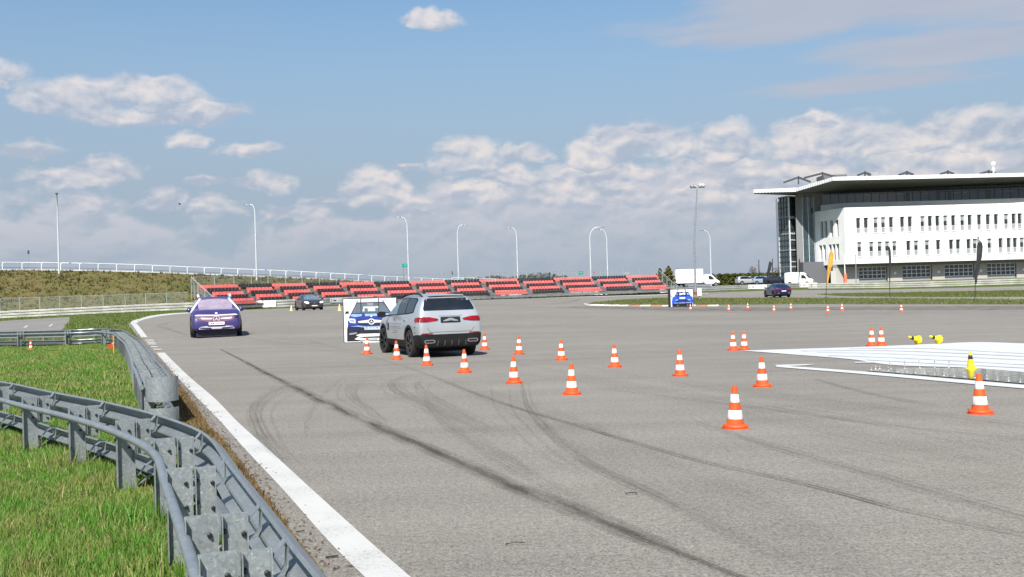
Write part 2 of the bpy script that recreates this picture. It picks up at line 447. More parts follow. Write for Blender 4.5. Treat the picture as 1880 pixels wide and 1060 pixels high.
# dry strip of dead grass between the rails and the asphalt
verge_dry = []
for i, p in enumerate(track_edge[:14]):
    verge_dry.append(p.copy())
dry_in = [Vector((p.x - 0.30 - 0.006 * p.y, p.y - 0.1)) for p in verge_dry]
verge_dry = verge_dry + dry_in[::-1]

def densify(poly, k=0.03, mn=0.25):
    out = []
    for a, b in zip(poly, poly[1:] + poly[:1]):
        d = (b - a).length; st = max(mn, k * ((a + b) / 2).length); n = max(1, int(d / st))
        out += [a + (b - a) * (i / n) for i in range(n)]
    return out
regions = {'track': densify(track), 'access': densify(access), 'medA': densify(medA), 'medB': densify(medB), 'forecourt': densify(forecourt), 'dry': densify(verge_dry)}
verts = []; edges = []
for poly in regions.values():
    o = len(verts); verts += poly; n = len(poly)
    edges += [(o + i, o + (i + 1) % n) for i in range(n)]
rr = [2.0]
while rr[-1] < 255: rr.append(rr[-1] * 1.035)
for i, r_ in enumerate(rr):
    for j in range(-44, 45):
        a = R(j * 1.5 + (0.75 if i % 2 else 0))
        verts.append(Vector((r_ * math.sin(a), r_ * math.cos(a))))
for r_ in (12, 40, 100, 200):
    for j in range(47, 194, 12): 
        a = R(j * 1.5); verts.append(Vector((r_ * math.sin(a), r_ * math.cos(a))))
for r_ in (320, 450, 700, 1200, 2200, 4000):
    for j in range(0, 360, 8): verts.append(Vector((r_ * math.sin(R(j)), r_ * math.cos(R(j)))))
res = delaunay_2d_cdt(verts, edges, [], 0, 1e-4)
gv, gf = res[0], res[2]
gvn = np.array([(v.x, v.y) for v in gv])
gz = np.concatenate([fz(c[:, 0], c[:, 1]) for c in np.array_split(gvn, 20)])
far = np.hypot(gvn[:, 0], gvn[:, 1]); tfar = np.clip((far - 230) / 170, 0, 1)
gz = gz * (1 - tfar) + 1.3 * tfar
def inside(poly, pts):
    p = np.array([(v.x, v.y) for v in poly]); x, y = pts[:, 0], pts[:, 1]; r = np.zeros(len(pts), bool)
    j = len(p) - 1
    for i in range(len(p)):
        c = ((p[i, 1] > y) != (p[j, 1] > y)) & (x < (p[j, 0] - p[i, 0]) * (y - p[i, 1]) / (p[j, 1] - p[i, 1] + 1e-12) + p[i, 0])
        r ^= c; j = i
    return r
tri = np.array([f for f in gf if len(f) == 3])
cen = gvn[tri].mean(1)
a_ = gvn[tri]; area = (a_[:, 1, 0] - a_[:, 0, 0]) * (a_[:, 2, 1] - a_[:, 0, 1]) - (a_[:, 1, 1] - a_[:, 0, 1]) * (a_[:, 2, 0] - a_[:, 0, 0])
tri[area < 0] = tri[area < 0][:, ::-1]
IN = {k_: inside(p, cen) for k_, p in regions.items()}
cls = np.full(len(tri), 0)                     # 0 grass verge
cls[IN['track']] = 1
cls[IN['access'] & ~IN['track']] = 2
cls[IN['medA']] = 3; cls[IN['medB']] = 4
cls[IN['forecourt'] & ~IN['track']] = 5
cls[IN['dry'] & ~IN['track']] = 6
TERRAIN = BVHTree.FromPolygons([(x, y, z) for (x, y), z in zip(gvn.tolist(), gz.tolist())], tri.tolist())
def T(x, y):
    h = TERRAIN.ray_cast(Vector((x, y, 60)), Vector((0, 0, -1)))
    return h[0].z if h[0] is not None else F(x, y)

# asphalt: worn, light, sunlit aggregate
def asphalt(name, base, seed=0.0):
    m = bpy.data.materials.new(name); m.use_nodes = True
    t = NT(m.node_tree); b = t.n['Principled BSDF']
    g = t.node('ShaderNodeNewGeometry'); mp = t.node('ShaderNodeVectorMath', operation='ADD'); t.l.new(g.outputs['Position'], mp.inputs[0]); mp.inputs[1].default_value = (seed, seed * 2, 0)
    v = mp.outputs[0]
    big = t.noise(v, 0.09, 4, 0.6); mid = t.noise(v, 0.9, 5, 0.6); grain = t.noise(v, 48, 3, 0.8); grain2 = t.noise(v, 17, 5, 0.8)
    # long streaks along the driving direction
    mp2 = t.node('ShaderNodeMapping'); mp2.inputs['Rotation'].default_value = (0, 0, R(38)); mp2.inputs['Scale'].default_value = (0.05, 0.9, 1)
    t.l.new(v, mp2.inputs[0]); streak = t.noise(mp2.outputs[0], 1.3, 5, 0.6)
    f = t.m('ADD', t.m('MULTIPLY', t.m('SUBTRACT', big, 0.5), 0.5), t.m('MULTIPLY', t.m('SUBTRACT', mid, 0.5), 0.22))
    f = t.m('ADD', f, t.m('MULTIPLY', t.m('SUBTRACT', streak, 0.5), 0.5))
    f = t.m('ADD', f, t.m('MULTIPLY', t.m('SUBTRACT', grain, 0.5), 2.7))
    f = t.m('ADD', f, t.m('MULTIPLY', t.m('SUBTRACT', grain2, 0.5), 1.6))
    vor = t.node('ShaderNodeTexVoronoi'); t.l.new(v, vor.inputs['Vector']); vor.inputs['Scale'].default_value = 7.0
    spots = t.m('MULTIPLY', t.smooth(vor.outputs['Distance'], 0.075, 0.035), 0.45)          # small dark stones and tar spots
    f = t.m('SUBTRACT', t.m('ADD', f, 1.0), spots)
    sc = t.node('ShaderNodeVectorMath', operation='SCALE')
    warm = t.mix(t.noise(v, 0.35, 3), c4(base), c4((base[0] * 1.03, base[1] * 0.98, base[2] * 0.94)))
    t.l.new(warm, sc.inputs[0]); t.l.new(f, sc.inputs['Scale']); t.l.new(sc.outputs[0], b.inputs['Base Color'])
    b.inputs['Roughness'].default_value = 0.88; b.inputs['Specular IOR Level'].default_value = 0.25
    bp = t.node('ShaderNodeBump'); bp.inputs['Strength'].default_value = 0.35; bp.inputs['Distance'].default_value = 0.006
    t.l.new(t.m('ADD', grain, grain2), bp.inputs['Height']); t.l.new(bp.outputs[0], b.inputs['Normal'])
    return m
A_TRACK = asphalt('asphalt', (0.189, 0.179, 0.161))
A_ACCESS = asphalt('access_asphalt', (0.185, 0.178, 0.168), 13)
A_YARD = asphalt('yard_asphalt', (0.2, 0.19, 0.175), 29)
def turf(name, c1, c2, c3, s1=0.35, s2=2.2):
    m = bpy.data.materials.new(name); m.use_nodes = True
    t = NT(m.node_tree); b = t.n['Principled BSDF']
    g = t.node('ShaderNodeNewGeometry'); v = g.outputs['Position']
    a = t.smooth(t.noise(v, s1, 5, 0.6), 0.38, 0.62); bb = t.smooth(t.noise(v, s2, 6, 0.65), 0.40, 0.66)
    c = t.mix(a, c4(c1), c4(c2)); c = t.mix(t.m('MULTIPLY', bb, 0.75), c, c4(c3))
    fine = t.m('ADD', 0.35, t.m('MULTIPLY', t.noise(v, 22, 4, 0.8), 1.3))
    sc = t.node('ShaderNodeVectorMath', operation='SCALE'); t.l.new(c, sc.inputs[0]); t.l.new(fine, sc.inputs['Scale'])
    t.l.new(sc.outputs[0], b.inputs['Base Color']); b.inputs['Roughness'].default_value = 0.9; b.inputs['Specular IOR Level'].default_value = 0.15
    bp = t.node('ShaderNodeBump'); bp.inputs['Strength'].default_value = 0.8; bp.inputs['Distance'].default_value = 0.12
    t.l.new(t.noise(v, 9, 6, 0.75), bp.inputs['Height']); t.l.new(bp.outputs[0], b.inputs['Normal'])
    return m
TURF = turf('turf', (0.052, 0.10, 0.018), (0.085, 0.115, 0.024), (0.14, 0.115, 0.045))
TURF_MED = turf('median_turf', (0.10, 0.125, 0.045), (0.13, 0.14, 0.055), (0.17, 0.145, 0.075), 0.2, 1.3)
DRY = turf('dead_grass', (0.27, 0.205, 0.11), (0.20, 0.145, 0.08), (0.11, 0.10, 0.045), 1.2, 5)
for idx, nm, m in ((0, 'grass_ground', TURF), (1, 'road', A_TRACK), (2, 'access_road', A_ACCESS), (3, 'grass_median', TURF_MED), (4, 'grass_median', TURF_MED), (5, 'yard', A_YARD), (6, 'dry_verge', DRY)):
    sel = tri[cls == idx]
    if len(sel) == 0: continue
    used, invx = np.unique(sel.ravel(), return_inverse=True)
    me = bpy.data.meshes.new(nm)
    me.from_pydata(np.c_[gvn[used], gz[used]].tolist(), [], invx.reshape(-1, 3).tolist())
    me.materials.append(m); me.polygons.foreach_set('use_smooth', [True] * len(me.polygons)); me.update()
    tag(link(nm, me), kind='structure')

# ------------------------------------------------------------------ painted lines, seams and tyre marks draped on the road
def worn_paint(name, col, wear=0.5):
    m = bpy.data.materials.new(name); m.use_nodes = True
    t = NT(m.node_tree); b = t.n['Principled BSDF']
    g = t.node('ShaderNodeNewGeometry'); v = g.outputs['Position']
    n = t.noise(v, 42, 5, 0.8); n2 = t.noise(v, 1.6, 4, 0.6)
    wearf = t.smooth(t.m('ADD', n, t.m('MULTIPLY', n2, 0.35)), 0.86 - wear * 0.24, 0.97 - wear * 0.24)
    c = t.mix(wearf, c4(col), c4((0.17, 0.165, 0.155)))
    c = t.mix(t.m('MULTIPLY', t.smooth(n2, 0.35, 0.75), 0.35), c, c4([k_ * 0.72 for k_ in col]))
    t.l.new(c, b.inputs['Base Color']); b.inputs['Roughness'].default_value = 0.7; b.inputs['Specular IOR Level'].default_value = 0.3
    bp = t.node('ShaderNodeBump'); bp.inputs['Strength'].default_value = 0.3; bp.inputs['Distance'].default_value = 0.004
    t.l.new(n, bp.inputs['Height']); t.l.new(bp.outputs[0], b.inputs['Normal'])
    return m
PAINT = worn_paint('road_paint', (0.47, 0.465, 0.45), 0.5)
def rubber(name, strength, streak=16.0, col=(0.03, 0.027, 0.025)):
    m = bpy.data.materials.new(name); m.use_nodes = True
    t = NT(m.node_tree); b = t.n['Principled BSDF']
    b.inputs['Base Color'].default_value = c4(col); b.inputs['Roughness'].default_value = 0.85; b.inputs['Specular IOR Level'].default_value = 0.2
    uv = t.node('ShaderNodeUVMap'); s = t.node('ShaderNodeSeparateXYZ'); t.l.new(uv.outputs[0], s.inputs[0])
    g = t.node('ShaderNodeNewGeometry')
    across = t.m('SUBTRACT', 1.0, t.m('ABSOLUTE', t.m('SUBTRACT', t.m('MULTIPLY', s.outputs[1], 2.0), 1.0)))
    soft = t.m('MULTIPLY', t.smooth(across, 0.02, 0.22), t.m('SUBTRACT', 1.0, t.m('MULTIPLY', t.smooth(across, 0.3, 0.7), 0.35 if streak > 8 else 0.0)))
    vec = t.comb(t.m('MULTIPLY', s.outputs[0], 0.6), t.m('MULTIPLY', s.outputs[1], streak * 0.25), 0.0)
    n = t.noise(vec, 1.6, 5, 0.65); n2 = t.noise(g.outputs['Position'], 30, 3, 0.7)
    a = t.m('MULTIPLY', t.m('MULTIPLY', soft, t.smooth(n, 0.30, 0.72)), t.m('ADD', 0.4, t.m('MULTIPLY', n2, 1.1)))
    ends = t.m('MULTIPLY', t.smooth(s.outputs[2], 0, 0.001), 1.0)
    t.l.new(t.m('MULTIPLY', a, strength, clamp=True), b.inputs['Alpha'])
    return m
RUB = [rubber('tyre_rubber', 0.36), rubber('tyre_rubber_faint', 0.2), rubber('seam_tar', 0.62, 5, (0.045, 0.033, 0.025)), rubber('tyre_rubber_wide', 0.13, 40)]
MARK_I = [0]
def lift(): MARK_I[0] += 1; return 0.004 + 0.0006 * MARK_I[0]
def strip_px(name, left, right, m, n=5, across=2, z=None, smooth=True):
    L = catmull([G(*p) for p in left], n) if smooth else [G(*p) for p in left]; Rr = catmull([G(*p) for p in right], n) if smooth else [G(*p) for p in right]
    z = z or lift(); vs = []; fs = []
    for a, b in zip(L, Rr):
        for k_ in range(across + 1):
            p = a.lerp(b, k_ / across); vs.append((p.x, p.y, T(p.x, p.y) + z))
    wd = across + 1
    for i in range(len(L) - 1):
        for k_ in range(across): a = i * wd + k_; fs.append([a, a + wd, a + wd + 1, a + 1])
    me = bpy.data.meshes.new(name); me.from_pydata(vs, [], fs); me.materials.append(m); me.update()
    if me.polygons and me.polygons[0].normal.z < 0: me.flip_normals()
    return tag(link(name, me), kind='structure')
def mark(px, width, m, n=8, name='tyre_mark', z=None):
    c = catmull([G(*p) for p in px], n); z = z or lift(); vs = []; fs = []; uvs = []; s = 0.0
    for i, p in enumerate(c):
        t_ = (c[min(i + 1, len(c) - 1)] - c[max(i - 1, 0)]).to_2d().normalized(); nn = Vector((-t_.y, t_.x))
        if i: s += (c[i] - c[i - 1]).length
        wd = width * (0.35 + 0.65 * min(1, 4 * min(i, len(c) - 1 - i) / len(c)))
        for k_ in (-0.5, 0.5):
            q = p.to_2d() + nn * wd * k_; vs.append((q.x, q.y, T(q.x, q.y) + z)); uvs.append((s, k_ + 0.5))
    for i in range(len(c) - 1): a = 2 * i; fs.append([a, a + 1, a + 3, a + 2])
    me = bpy.data.meshes.new(name); me.from_pydata(vs, [], fs); me.materials.append(m)
    uvl = me.uv_layers.new(name='UVMap')
    for lp in me.loops: uvl.data[lp.index].uv = uvs[lp.vertex_index]
    me.update()
    if me.polygons[0].normal.z < 0: me.flip_normals()
    return tag(link(name, me), kind='structure')

strip_px('road_line', [(287, 648), (322, 689), (364, 733), (405, 775), (446, 821), (517, 897), (601, 992), (669, 1060), (740, 1130)],
         [(302.5, 648), (343, 688), (393, 731), (434, 773), (486, 820), (570, 897), (676, 993), (753, 1060), (830, 1130)], PAINT, 8, 3)
strip_px('road_line', [(259, 619.5), (239.5, 593.4)], [(271, 619.5), (251, 594.6)], PAINT, 6, 2)
strip_px('road_line', [(239.7, 593.2), (250, 587), (272, 581), (309, 576.2), (345, 574.1), (400, 572)], [(251, 594.4), (256, 590.2), (280, 583.3), (309, 578.8), (345, 575.8), (400, 573.4)], PAINT, 6, 2)
for a, b, y in ((266, 282, 624.2), (269, 284, 628.2), (272, 286, 631.3), (276, 289, 636.3), (281, 296, 641)):
    strip_px('road_line', [(a, y), (a + 1.4, y + 1.6)], [(b, y), (b + 1.2, y + 1.6)], PAINT, 2, 2)
for a, y in ((42, 600), (88, 597.5)):
    strip_px('road_line', [(a, y + 2), (a + 7, y - 2)], [(a + 4, y + 2.2), (a + 11, y - 1.8)], PAINT, 2, 1)
# white edge lines round the far loop
strip_px('road_line', [(700, 558.6), (838, 550.4), (950, 547.6), (1100, 544.3), (1230, 540.9), (1300, 538.4)], [(700, 559.5), (838, 551.3), (950, 548.4), (1100, 545.1), (1230, 541.7), (1300, 539.2)], PAINT, 8, 1)
strip_px('road_line', [(1071, 558), (1076, 560), (1084, 562)], [(1075, 557.2), (1080, 559), (1090, 561.6)], PAINT, 4, 1)
# low-friction pad: white painted surface with seams, and its edge lines
PAD = worn_paint('pad_paint', (0.50, 0.51, 0.515), 0.15)
strip_px('skid_pad', [(1365, 644.6), (1450, 642), (1600, 637.2), (1700, 633), (1790, 629.2), (1880, 631.5), (2060, 637)],
         [(1367, 645), (1450, 651.5), (1560, 660.5), (1640, 671.5), (1780, 676.5), (1880, 684.5), (2060, 699)], PAD, 6, 6)
strip_px('road_line', [(1423, 671.5), (1600, 684.5), (1750, 697.2), (1880, 708), (2060, 722)], [(1426, 675), (1600, 689.5), (1750, 703.4), (1880, 714.8), (2060, 730)], PAD, 8, 2)
strip_px('road_line', [(1423, 671.2), (1497, 669.6)], [(1428, 674.2), (1480, 672)], PAD, 5, 1)
strip_px('road_line', [(1569, 666), (1606, 664.6)], [(1569, 667.6), (1604, 667.2)], PAD, 5, 1)
SEAM = mat('seam_grey', (0.27, 0.28, 0.29), .8, 0, .3, 2, coords='World')
for pl in ([(1500, 648), (1640, 651), (1880, 662), (2060, 671)], [(1560, 641), (1700, 641), (1880, 650), (2060, 658)], [(1520, 654), (1660, 659), (1880, 671), (2060, 682)], [(1470, 645.5), (1640, 645.2), (1880, 655.5)],
           [(1590, 662), (1700, 668), (1880, 677), (2060, 688)]):
    strip_px('pad_seam', pl, [(x, y + .55 + .0006 * (x - 1400)) for x, y in pl], SEAM, 8, 1)
# standing water on the pad edge
def water_mat():
    m = bpy.data.materials.new('shallow_water'); m.use_nodes = True; t = NT(m.node_tree); b = t.n['Principled BSDF']
    b.inputs['Base Color'].default_value = (0.012, 0.013, 0.014, 1); b.inputs['Roughness'].default_value = 0.08; b.inputs['Specular IOR Level'].default_value = 0.2
    g = t.node('ShaderNodeNewGeometry'); bp = t.node('ShaderNodeBump'); bp.inputs['Strength'].default_value = 0.12; bp.inputs['Distance'].default_value = 0.02
    t.l.new(t.noise(g.outputs['Position'], 7, 4, 0.6), bp.inputs['Height']); t.l.new(bp.outputs[0], b.inputs['Normal'])
    return m
strip_px('water', [(1590, 681), (1660, 678.5), (1780, 677.2), (1880, 685.5), (2060, 700)], [(1594, 682.6), (1680, 689.6), (1780, 697.5), (1880, 706.4), (2060, 721)], water_mat(), 8, 4)
# dark rubbered band by the inside kerb
mark([(1040, 563.5), (1228, 567), (1400, 568), (1600, 566.5), (1880, 566.5), (2050, 567)], 8.5, rubber('rubbered_band', 0.55, 30), 10, 'rubber_band')
mark([(900, 562), (1040, 566), (1228, 571), (1400, 573.5), (1700, 574), (2000, 573)], 5.0, RUB[3], 10, 'rubber_band')
# long seam with a tar stain, then the tyre marks
seam = [(405, 642), (440, 660), (480, 682), (560, 722), (640, 761), (720, 797), (800, 832), (880, 867), (960, 902), (1040, 934), (1120, 966), (1200, 999), (1290, 1036), (1400, 1080)]
mark(seam, 0.11, RUB[2], 10, 'tar_seam'); mark(seam, 0.30, rubber('tar_stain', 0.34, 6, (0.05, 0.036, 0.026)), 10, 'tar_stain')
CRACK = rubber('road_crack', 0.8, 3, (0.04, 0.035, 0.03))
for pl in ([(800, 697), (886, 729), (972, 758), (1041, 778), (1145, 809), (1288, 850), (1432, 881), (1547, 910), (1662, 941), (1880, 987), (1960, 1005)], [(220, 631), (300, 627), (352, 622.5)], [(1495, 697), (1547, 712), (1633, 732), (1719, 746)], [(1100, 715), (1400, 752), (1600, 779), (1900, 812)]):
    mark(pl, 0.035, CRACK, 12, 'road_crack')
for base, offs in (([(900, 800), (830, 770), (772, 742), (728, 722), (718, 706), (744, 694), (810, 688)], ((-14, 3), (22, 2), (44, 4), (66, 6))), ([(520, 850), (490, 818), (471, 786), (464, 758), (480, 735), (523, 711), (570, 697)], ((14, 0), (34, 6), (-10, -2))),
                   ([(958, 706), (967, 746), (995, 783), (1041, 827), (1087, 858), (1156, 893)], ((-26, 4), (-60, 0), (14, 0))), ([(700, 780), (669, 753), (645, 735), (638, 718), (655, 704), (702, 692), (760, 686)], ((16, 3), (-18, 0)))):
    for dx, dy in offs: mark([(x + dx + rng.uniform(-3, 3), y + dy + rng.uniform(-1, 1)) for x, y in base], .045, RUB[1], 10)
for pl, wd, mi in (
    ([(520, 612), (620, 640), (720, 668), (800, 695), (886, 729), (972, 758), (1041, 778), (1145, 809), (1288, 850), (1432, 881), (1547, 910), (1662, 941), (1880, 987), (1960, 1005)], 0.09, 0),
    ([(958, 706), (967, 746), (995, 783), (1041, 827), (1087, 858), (1156, 893), (1202, 913), (1250, 940)], 0.13, 0),
    ([(1280, 778), (1374, 809), (1489, 844), (1604, 875), (1719, 910), (1880, 953), (1950, 975)], 0.17, 0),
    ([(1495, 697), (1547, 712), (1633, 732), (1719, 746)], 0.07, 0),
    ([(1432, 729), (1600, 748), (1880, 783)], 0.06, 0), ([(1374, 746), (1604, 778), (1880, 806)], 0.06, 0), ([(1230, 700), (1420, 728), (1700, 766), (1900, 790)], 0.8, 3),
    ([(520, 850), (490, 818), (471, 786), (464, 758), (480, 735), (523, 711), (570, 697)], 0.12, 0), ([(530, 840), (500, 812), (480, 785), (474, 760), (490, 738), (530, 716)], 0.10, 1),
    ([(700, 780), (669, 753), (645, 735), (638, 718), (655, 704), (702, 692), (760, 686)], 0.13, 1), ([(712, 778), (680, 753), (656, 735), (650, 718), (668, 705), (710, 695)], 0.10, 1),
    ([(900, 800), (830, 770), (772, 742), (728, 722), (718, 706), (744, 694), (810, 688)], 0.16, 0), ([(930, 800), (850, 770), (790, 742), (740, 722), (730, 706), (756, 696), (820, 692)], 0.12, 1),
    ([(900, 790), (840, 758), (800, 735), (770, 715), (768, 702), (800, 694)], 0.16, 1), ([(990, 880), (900, 830), (830, 785), (790, 750), (780, 728)], 0.14, 1),
    ([(1080, 960), (980, 890), (880, 830), (810, 780), (770, 748)], 0.10, 1), ([(1180, 1000), (1080, 935), (960, 860), (880, 805)], 0.10, 1),
    ([(640, 690), (600, 720), (570, 760), (560, 800)], 0.09, 1), ([(290, 600), (300, 596), (324, 590), (360, 588)], 0.25, 0), ([(290, 600), (312, 606), (345, 617)], 0.22, 0), ([(220, 631), (300, 627), (352, 622.5)], 0.05, 0),
    ([(470, 628), (540, 640), (600, 646), (660, 652)], 0.14, 1), ([(440, 620), (520, 632), (600, 638), (640, 638)], 0.16, 0), ([(500, 634), (560, 630), (620, 636), (690, 634)], 0.16, 0), ([(430, 615), (500, 620), (560, 630)], 0.12, 1),
    ([(900, 663), (1000, 680), (1150, 706), (1330, 735), (1500, 770)], 0.12, 1), ([(880, 655), (1040, 672), (1200, 700), (1360, 730)], 0.12, 1), ([(940, 620), (1150, 625), (1330, 632)], 0.2, 1),
    ([(880, 600), (1100, 603), (1300, 600), (1500, 598), (1880, 598)], 0.45, 1), ([(880, 590), (1100, 590), (1300, 588), (1600, 586), (1880, 588)], 0.55, 1), ([(900, 612), (1200, 614), (1500, 612), (1880, 606)], 0.35, 1),
    ([(960, 577), (1150, 580), (1350, 580), (1600, 578), (1880, 578)], 0.8, 3), ([(1000, 560), (1040, 556), (1066, 550)], 0.8, 0), ([(880, 572), (980, 570), (1060, 575), (1200, 578)], 0.6, 1),
    ([(440, 590), (520, 592), (600, 588), (660, 580)], 0.3, 1), ([(445, 580), (520, 578), (600, 576)], 0.3, 1), ([(1000, 640), (1130, 645), (1260, 654), (1420, 672)], 0.12, 1),
    ([(900, 690), (1050, 700), (1240, 730), (1420, 770), (1640, 820), (1880, 870)], 0.7, 3), ([(820, 700), (1000, 770), (1200, 870), (1380, 960), (1600, 1080)], 0.9, 3),
    ([(1480, 1060), (1380, 1010), (1250, 940), (1120, 880), (1000, 830)], 0.12, 1), ([(1880, 840), (1700, 800), (1520, 765), (1400, 745)], 0.14, 1), ([(1880, 900), (1700, 862), (1540, 830)], 0.10, 1)):
    mark(pl, wd, RUB[mi])
# ------------------------------------------------------------------ steel guard rails
def galv(name, base, rough=0.42, metal=0.55, spangle=0.28):
    m = bpy.data.materials.new(name); m.use_nodes = True
    t = NT(m.node_tree); b = t.n['Principled BSDF']
    tcn = t.node('ShaderNodeTexCoord'); v = tcn.outputs['Object']; g = t.node('ShaderNodeNewGeometry')
    vo = t.node('ShaderNodeTexVoronoi'); t.l.new(g.outputs['Position'], vo.inputs['Vector']); vo.inputs['Scale'].default_value = 64
    sp = t.node('ShaderNodeSeparateColor'); t.l.new(vo.outputs['Color'], sp.inputs[0])
    n = t.noise(g.outputs['Position'], 5, 5, 0.65); n2 = t.noise(g.outputs['Position'], 38, 3, 0.6, 1.2)
    f = t.m('ADD', 1.0 - spangle * 0.5, t.m('MULTIPLY', sp.outputs[0], spangle * 0.5)); f = t.m('ADD', f, t.m('MULTIPLY', t.m('SUBTRACT', n, 0.5), 0.55))
    f = t.m('ADD', f, t.m('MULTIPLY', t.smooth(n2, 0.58, 0.7), spangle * 1.0))
    dirt = t.smooth(t.noise(g.outputs['Position'], 2.3, 5, 0.7), 0.56, 0.75)
    sc = t.node('ShaderNodeVectorMath', operation='SCALE'); sc.inputs[0].default_value = base; t.l.new(f, sc.inputs['Scale'])
    t.l.new(t.mix(t.m('MULTIPLY', dirt, 0.22), sc.outputs[0], c4((base[0] * 0.55, base[1] * 0.52, base[2] * 0.48))), b.inputs['Base Color'])
    t.put(b.inputs['Roughness'], t.m('ADD', rough - 0.1, t.m('MULTIPLY', sp.outputs[1], 0.22)))
    b.inputs['Metallic'].default_value = metal
    bp = t.node('ShaderNodeBump'); bp.inputs['Strength'].default_value = 0.25; bp.inputs['Distance'].default_value = 0.004
    t.l.new(n2, bp.inputs['Height']); t.l.new(bp.outputs[0], b.inputs['Normal'])
    return m
GALV = galv('galvanised_steel', (0.285, 0.312, 0.326))
GALV_LIGHT = galv('galvanised_plate', (0.34, 0.37, 0.38), 0.42, 0.45, 0.5)
STEEL_DARK = mat('dark_bolt_steel', (0.03, 0.032, 0.035), 0.5, 0.5)
WAVE = [(.075, -.155), (.083, -.14), (.012, -.10), (.0, -.085), (.0, -.062), (.012, -.046), (.078, -.013), (.083, 0), (.078, .013), (.012, .046), (.0, .062), (.0, .085), (.012, .10), (.083, .14), (.075, .155)]
def wave_profile(zc, t=0.0045): return [(o - .08, zc + z) for o, z in WAVE] + [(o - .08 + t, zc + z) for o, z in WAVE[::-1]]
def sweep(mb, path, prof, s0, s1, step=0.3, off=0.0):
    n = max(1, int(math.ceil((s1 - s0) / step))); rings = []
    for i in range(n + 1):
        s = s0 + (s1 - s0) * i / n; p = path.at(s); nn = path.nor(s); z0 = T(p.x, p.y)
        rings.append([Vector((p.x + nn.x * (o + off), p.y + nn.y * (o + off), z0 + z)) for o, z in prof])
    mb.loft(rings); return mb
def ring(o, z, r, n=12): return [(o + r * math.cos(2 * math.pi * k / n), z + r * math.sin(2 * math.pi * k / n)) for k in range(n)]
def flat_bar(pts, t, wdt):
    """bent flat bar in the (across, up) plane, wdt wide along the rail"""
    mb = MB(); L = []; Rr = []
    P_ = [Vector(p) for p in pts]
    for i, p in enumerate(P_):
        d = (P_[min(i + 1, len(P_) - 1)] - P_[max(i - 1, 0)]).normalized(); n = Vector((-d.y, d.x)) * t / 2
        L.append(p + n); Rr.append(p - n)
    out = L + Rr[::-1]
    rings = [[Vector((x, q.x, q.y)) for q in out] for x in (-wdt / 2, wdt / 2)]
    mb.loft(rings, cap=False)
    n = len(L)
    for x in (0, 1):
        o = x * 2 * n
        for i in range(n - 1):
            f = [o + i, o + i + 1, o + 2 * n - 2 - i, o + 2 * n - 1 - i]
            mb.f.append(f if x else f[::-1]); mb.mi.append(0)
    return mb
# shared meshes, local x along the rail, y across (towards the grass), z up
post_mb = MB(); post_mb.box((0, .2825, .21), (.007, .155, .84)); post_mb.box((-.022, .2085, .205), (.05, .006, .83)); post_mb.box((-.022, .357, .205), (.05, .006, .83))
POST = post_mb.mesh('post', GALV_LIGHT)
sp_mb = MB(); sp_mb.box((.0, .1275, .468), (.006, .125, .31)); sp_mb.box((-.02, .068, .468), (.045, .006, .308)); sp_mb.box((-.02, .187, .468), (.045, .006, .308))
SPACER = sp_mb.mesh('spacer', GALV_LIGHT)
STRAP = flat_bar([(.066, .582), (.05, .60), (.004, .652), (-.004, .645), (.0, .60), (.003, .54), (.02, .505), (.05, .495), (.066, .49)], .006, .06).mesh('strap', GALV)
STRAP_LOW = flat_bar([(.205, .10), (.15, .145), (.11, .20), (.05, .235), (.0, .23), (.003, .14), (.04, .11), (.1, .09), (.14, .06), (.205, .02)], .006, .045).mesh('strap', GALV)
bl = MB(); bl.lathe([(.013, 0), (.013, .012), (.008, .014), (.008, .022)], 6)
BOLT = bl.mesh('bolt', STEEL_DARK)
def guard_rail(name_label, group, path, posts, seg_posts=4, bolts=True, start_s=0.0, end_s=None, bolt_max=1e9, flip=False):
    end_s = end_s or path.L
    p0 = path.at(posts[0]); root = thing('guard_rail', name_label, 'guard rail', (p0.x, p0.y, T(p0.x, p0.y)), 0, group)
    def child(nm, me, parent, M):
        o = link(nm, me, parent); o.matrix_world = M
        return o
    Mi = Matrix.Translation((-p0.x, -p0.y, -T(p0.x, p0.y)))
    def part(nm, mb, m, smooth=R(35)):
        mb.v = [tuple(Mi @ Vector(v)) for v in mb.v]; return mb.build(nm, m, root, smooth)
    cuts = [start_s] + [posts[i] + 0.25 for i in range(seg_posts, len(posts) - 1, seg_posts)] + [end_s]
    for i, (a, b) in enumerate(zip(cuts, cuts[1:])):
        lap = 0.0 if i == 0 else -0.16; e = 0.004 if i % 2 else 0.0
        part('rail_beam', sweep(MB(), path, wave_profile(.50), a + lap, b, .25, -e), GALV)
        part('rail_beam', sweep(MB(), path, wave_profile(.08), a + lap, b, .25, -e), GALV)
        part('rear_tube', sweep(MB(), path, ring(.362, .525, .030 + e * 0.5), a + lap, b, .25), GALV)
    for s in posts:
        p = path.at(s); t_ = path.tan(s); n = path.nor(s)
        M = Matrix(((t_.x, n.x, 0, p.x - p0.x), (t_.y, n.y, 0, p.y - p0.y), (0, 0, 1, T(p.x, p.y) - T(p0.x, p0.y)), (0, 0, 0, 1)))
        def put(nm, me, parent, Mloc): o = link(nm, me, parent); o.matrix_local = Mloc; return o
        po = put('post', POST, root, M); so = put('spacer', SPACER, root, M); put('strap', STRAP, root, M); put('strap', STRAP_LOW, root, M)
        if bolts and p.length < bolt_max:
            RX = Matrix.Rotation(R(-90), 4, 'Y')
            for (o, x, z) in ((po, .225, .53), (po, .225, .38), (po, .345, .46)): put('bolt', BOLT, o, Matrix.Translation((-.004, x + .02, z)) @ RX)
            for (o, x, z) in ((so, .175, .54), (so, .175, .40), (so, .085, .52), (so, .085, .36)): put('bolt', BOLT, o, Matrix.Translation((-.004, x, z)) @ RX)
    return root
def lip(lst): return [G(x, y, 0.655) for x, y in lst]
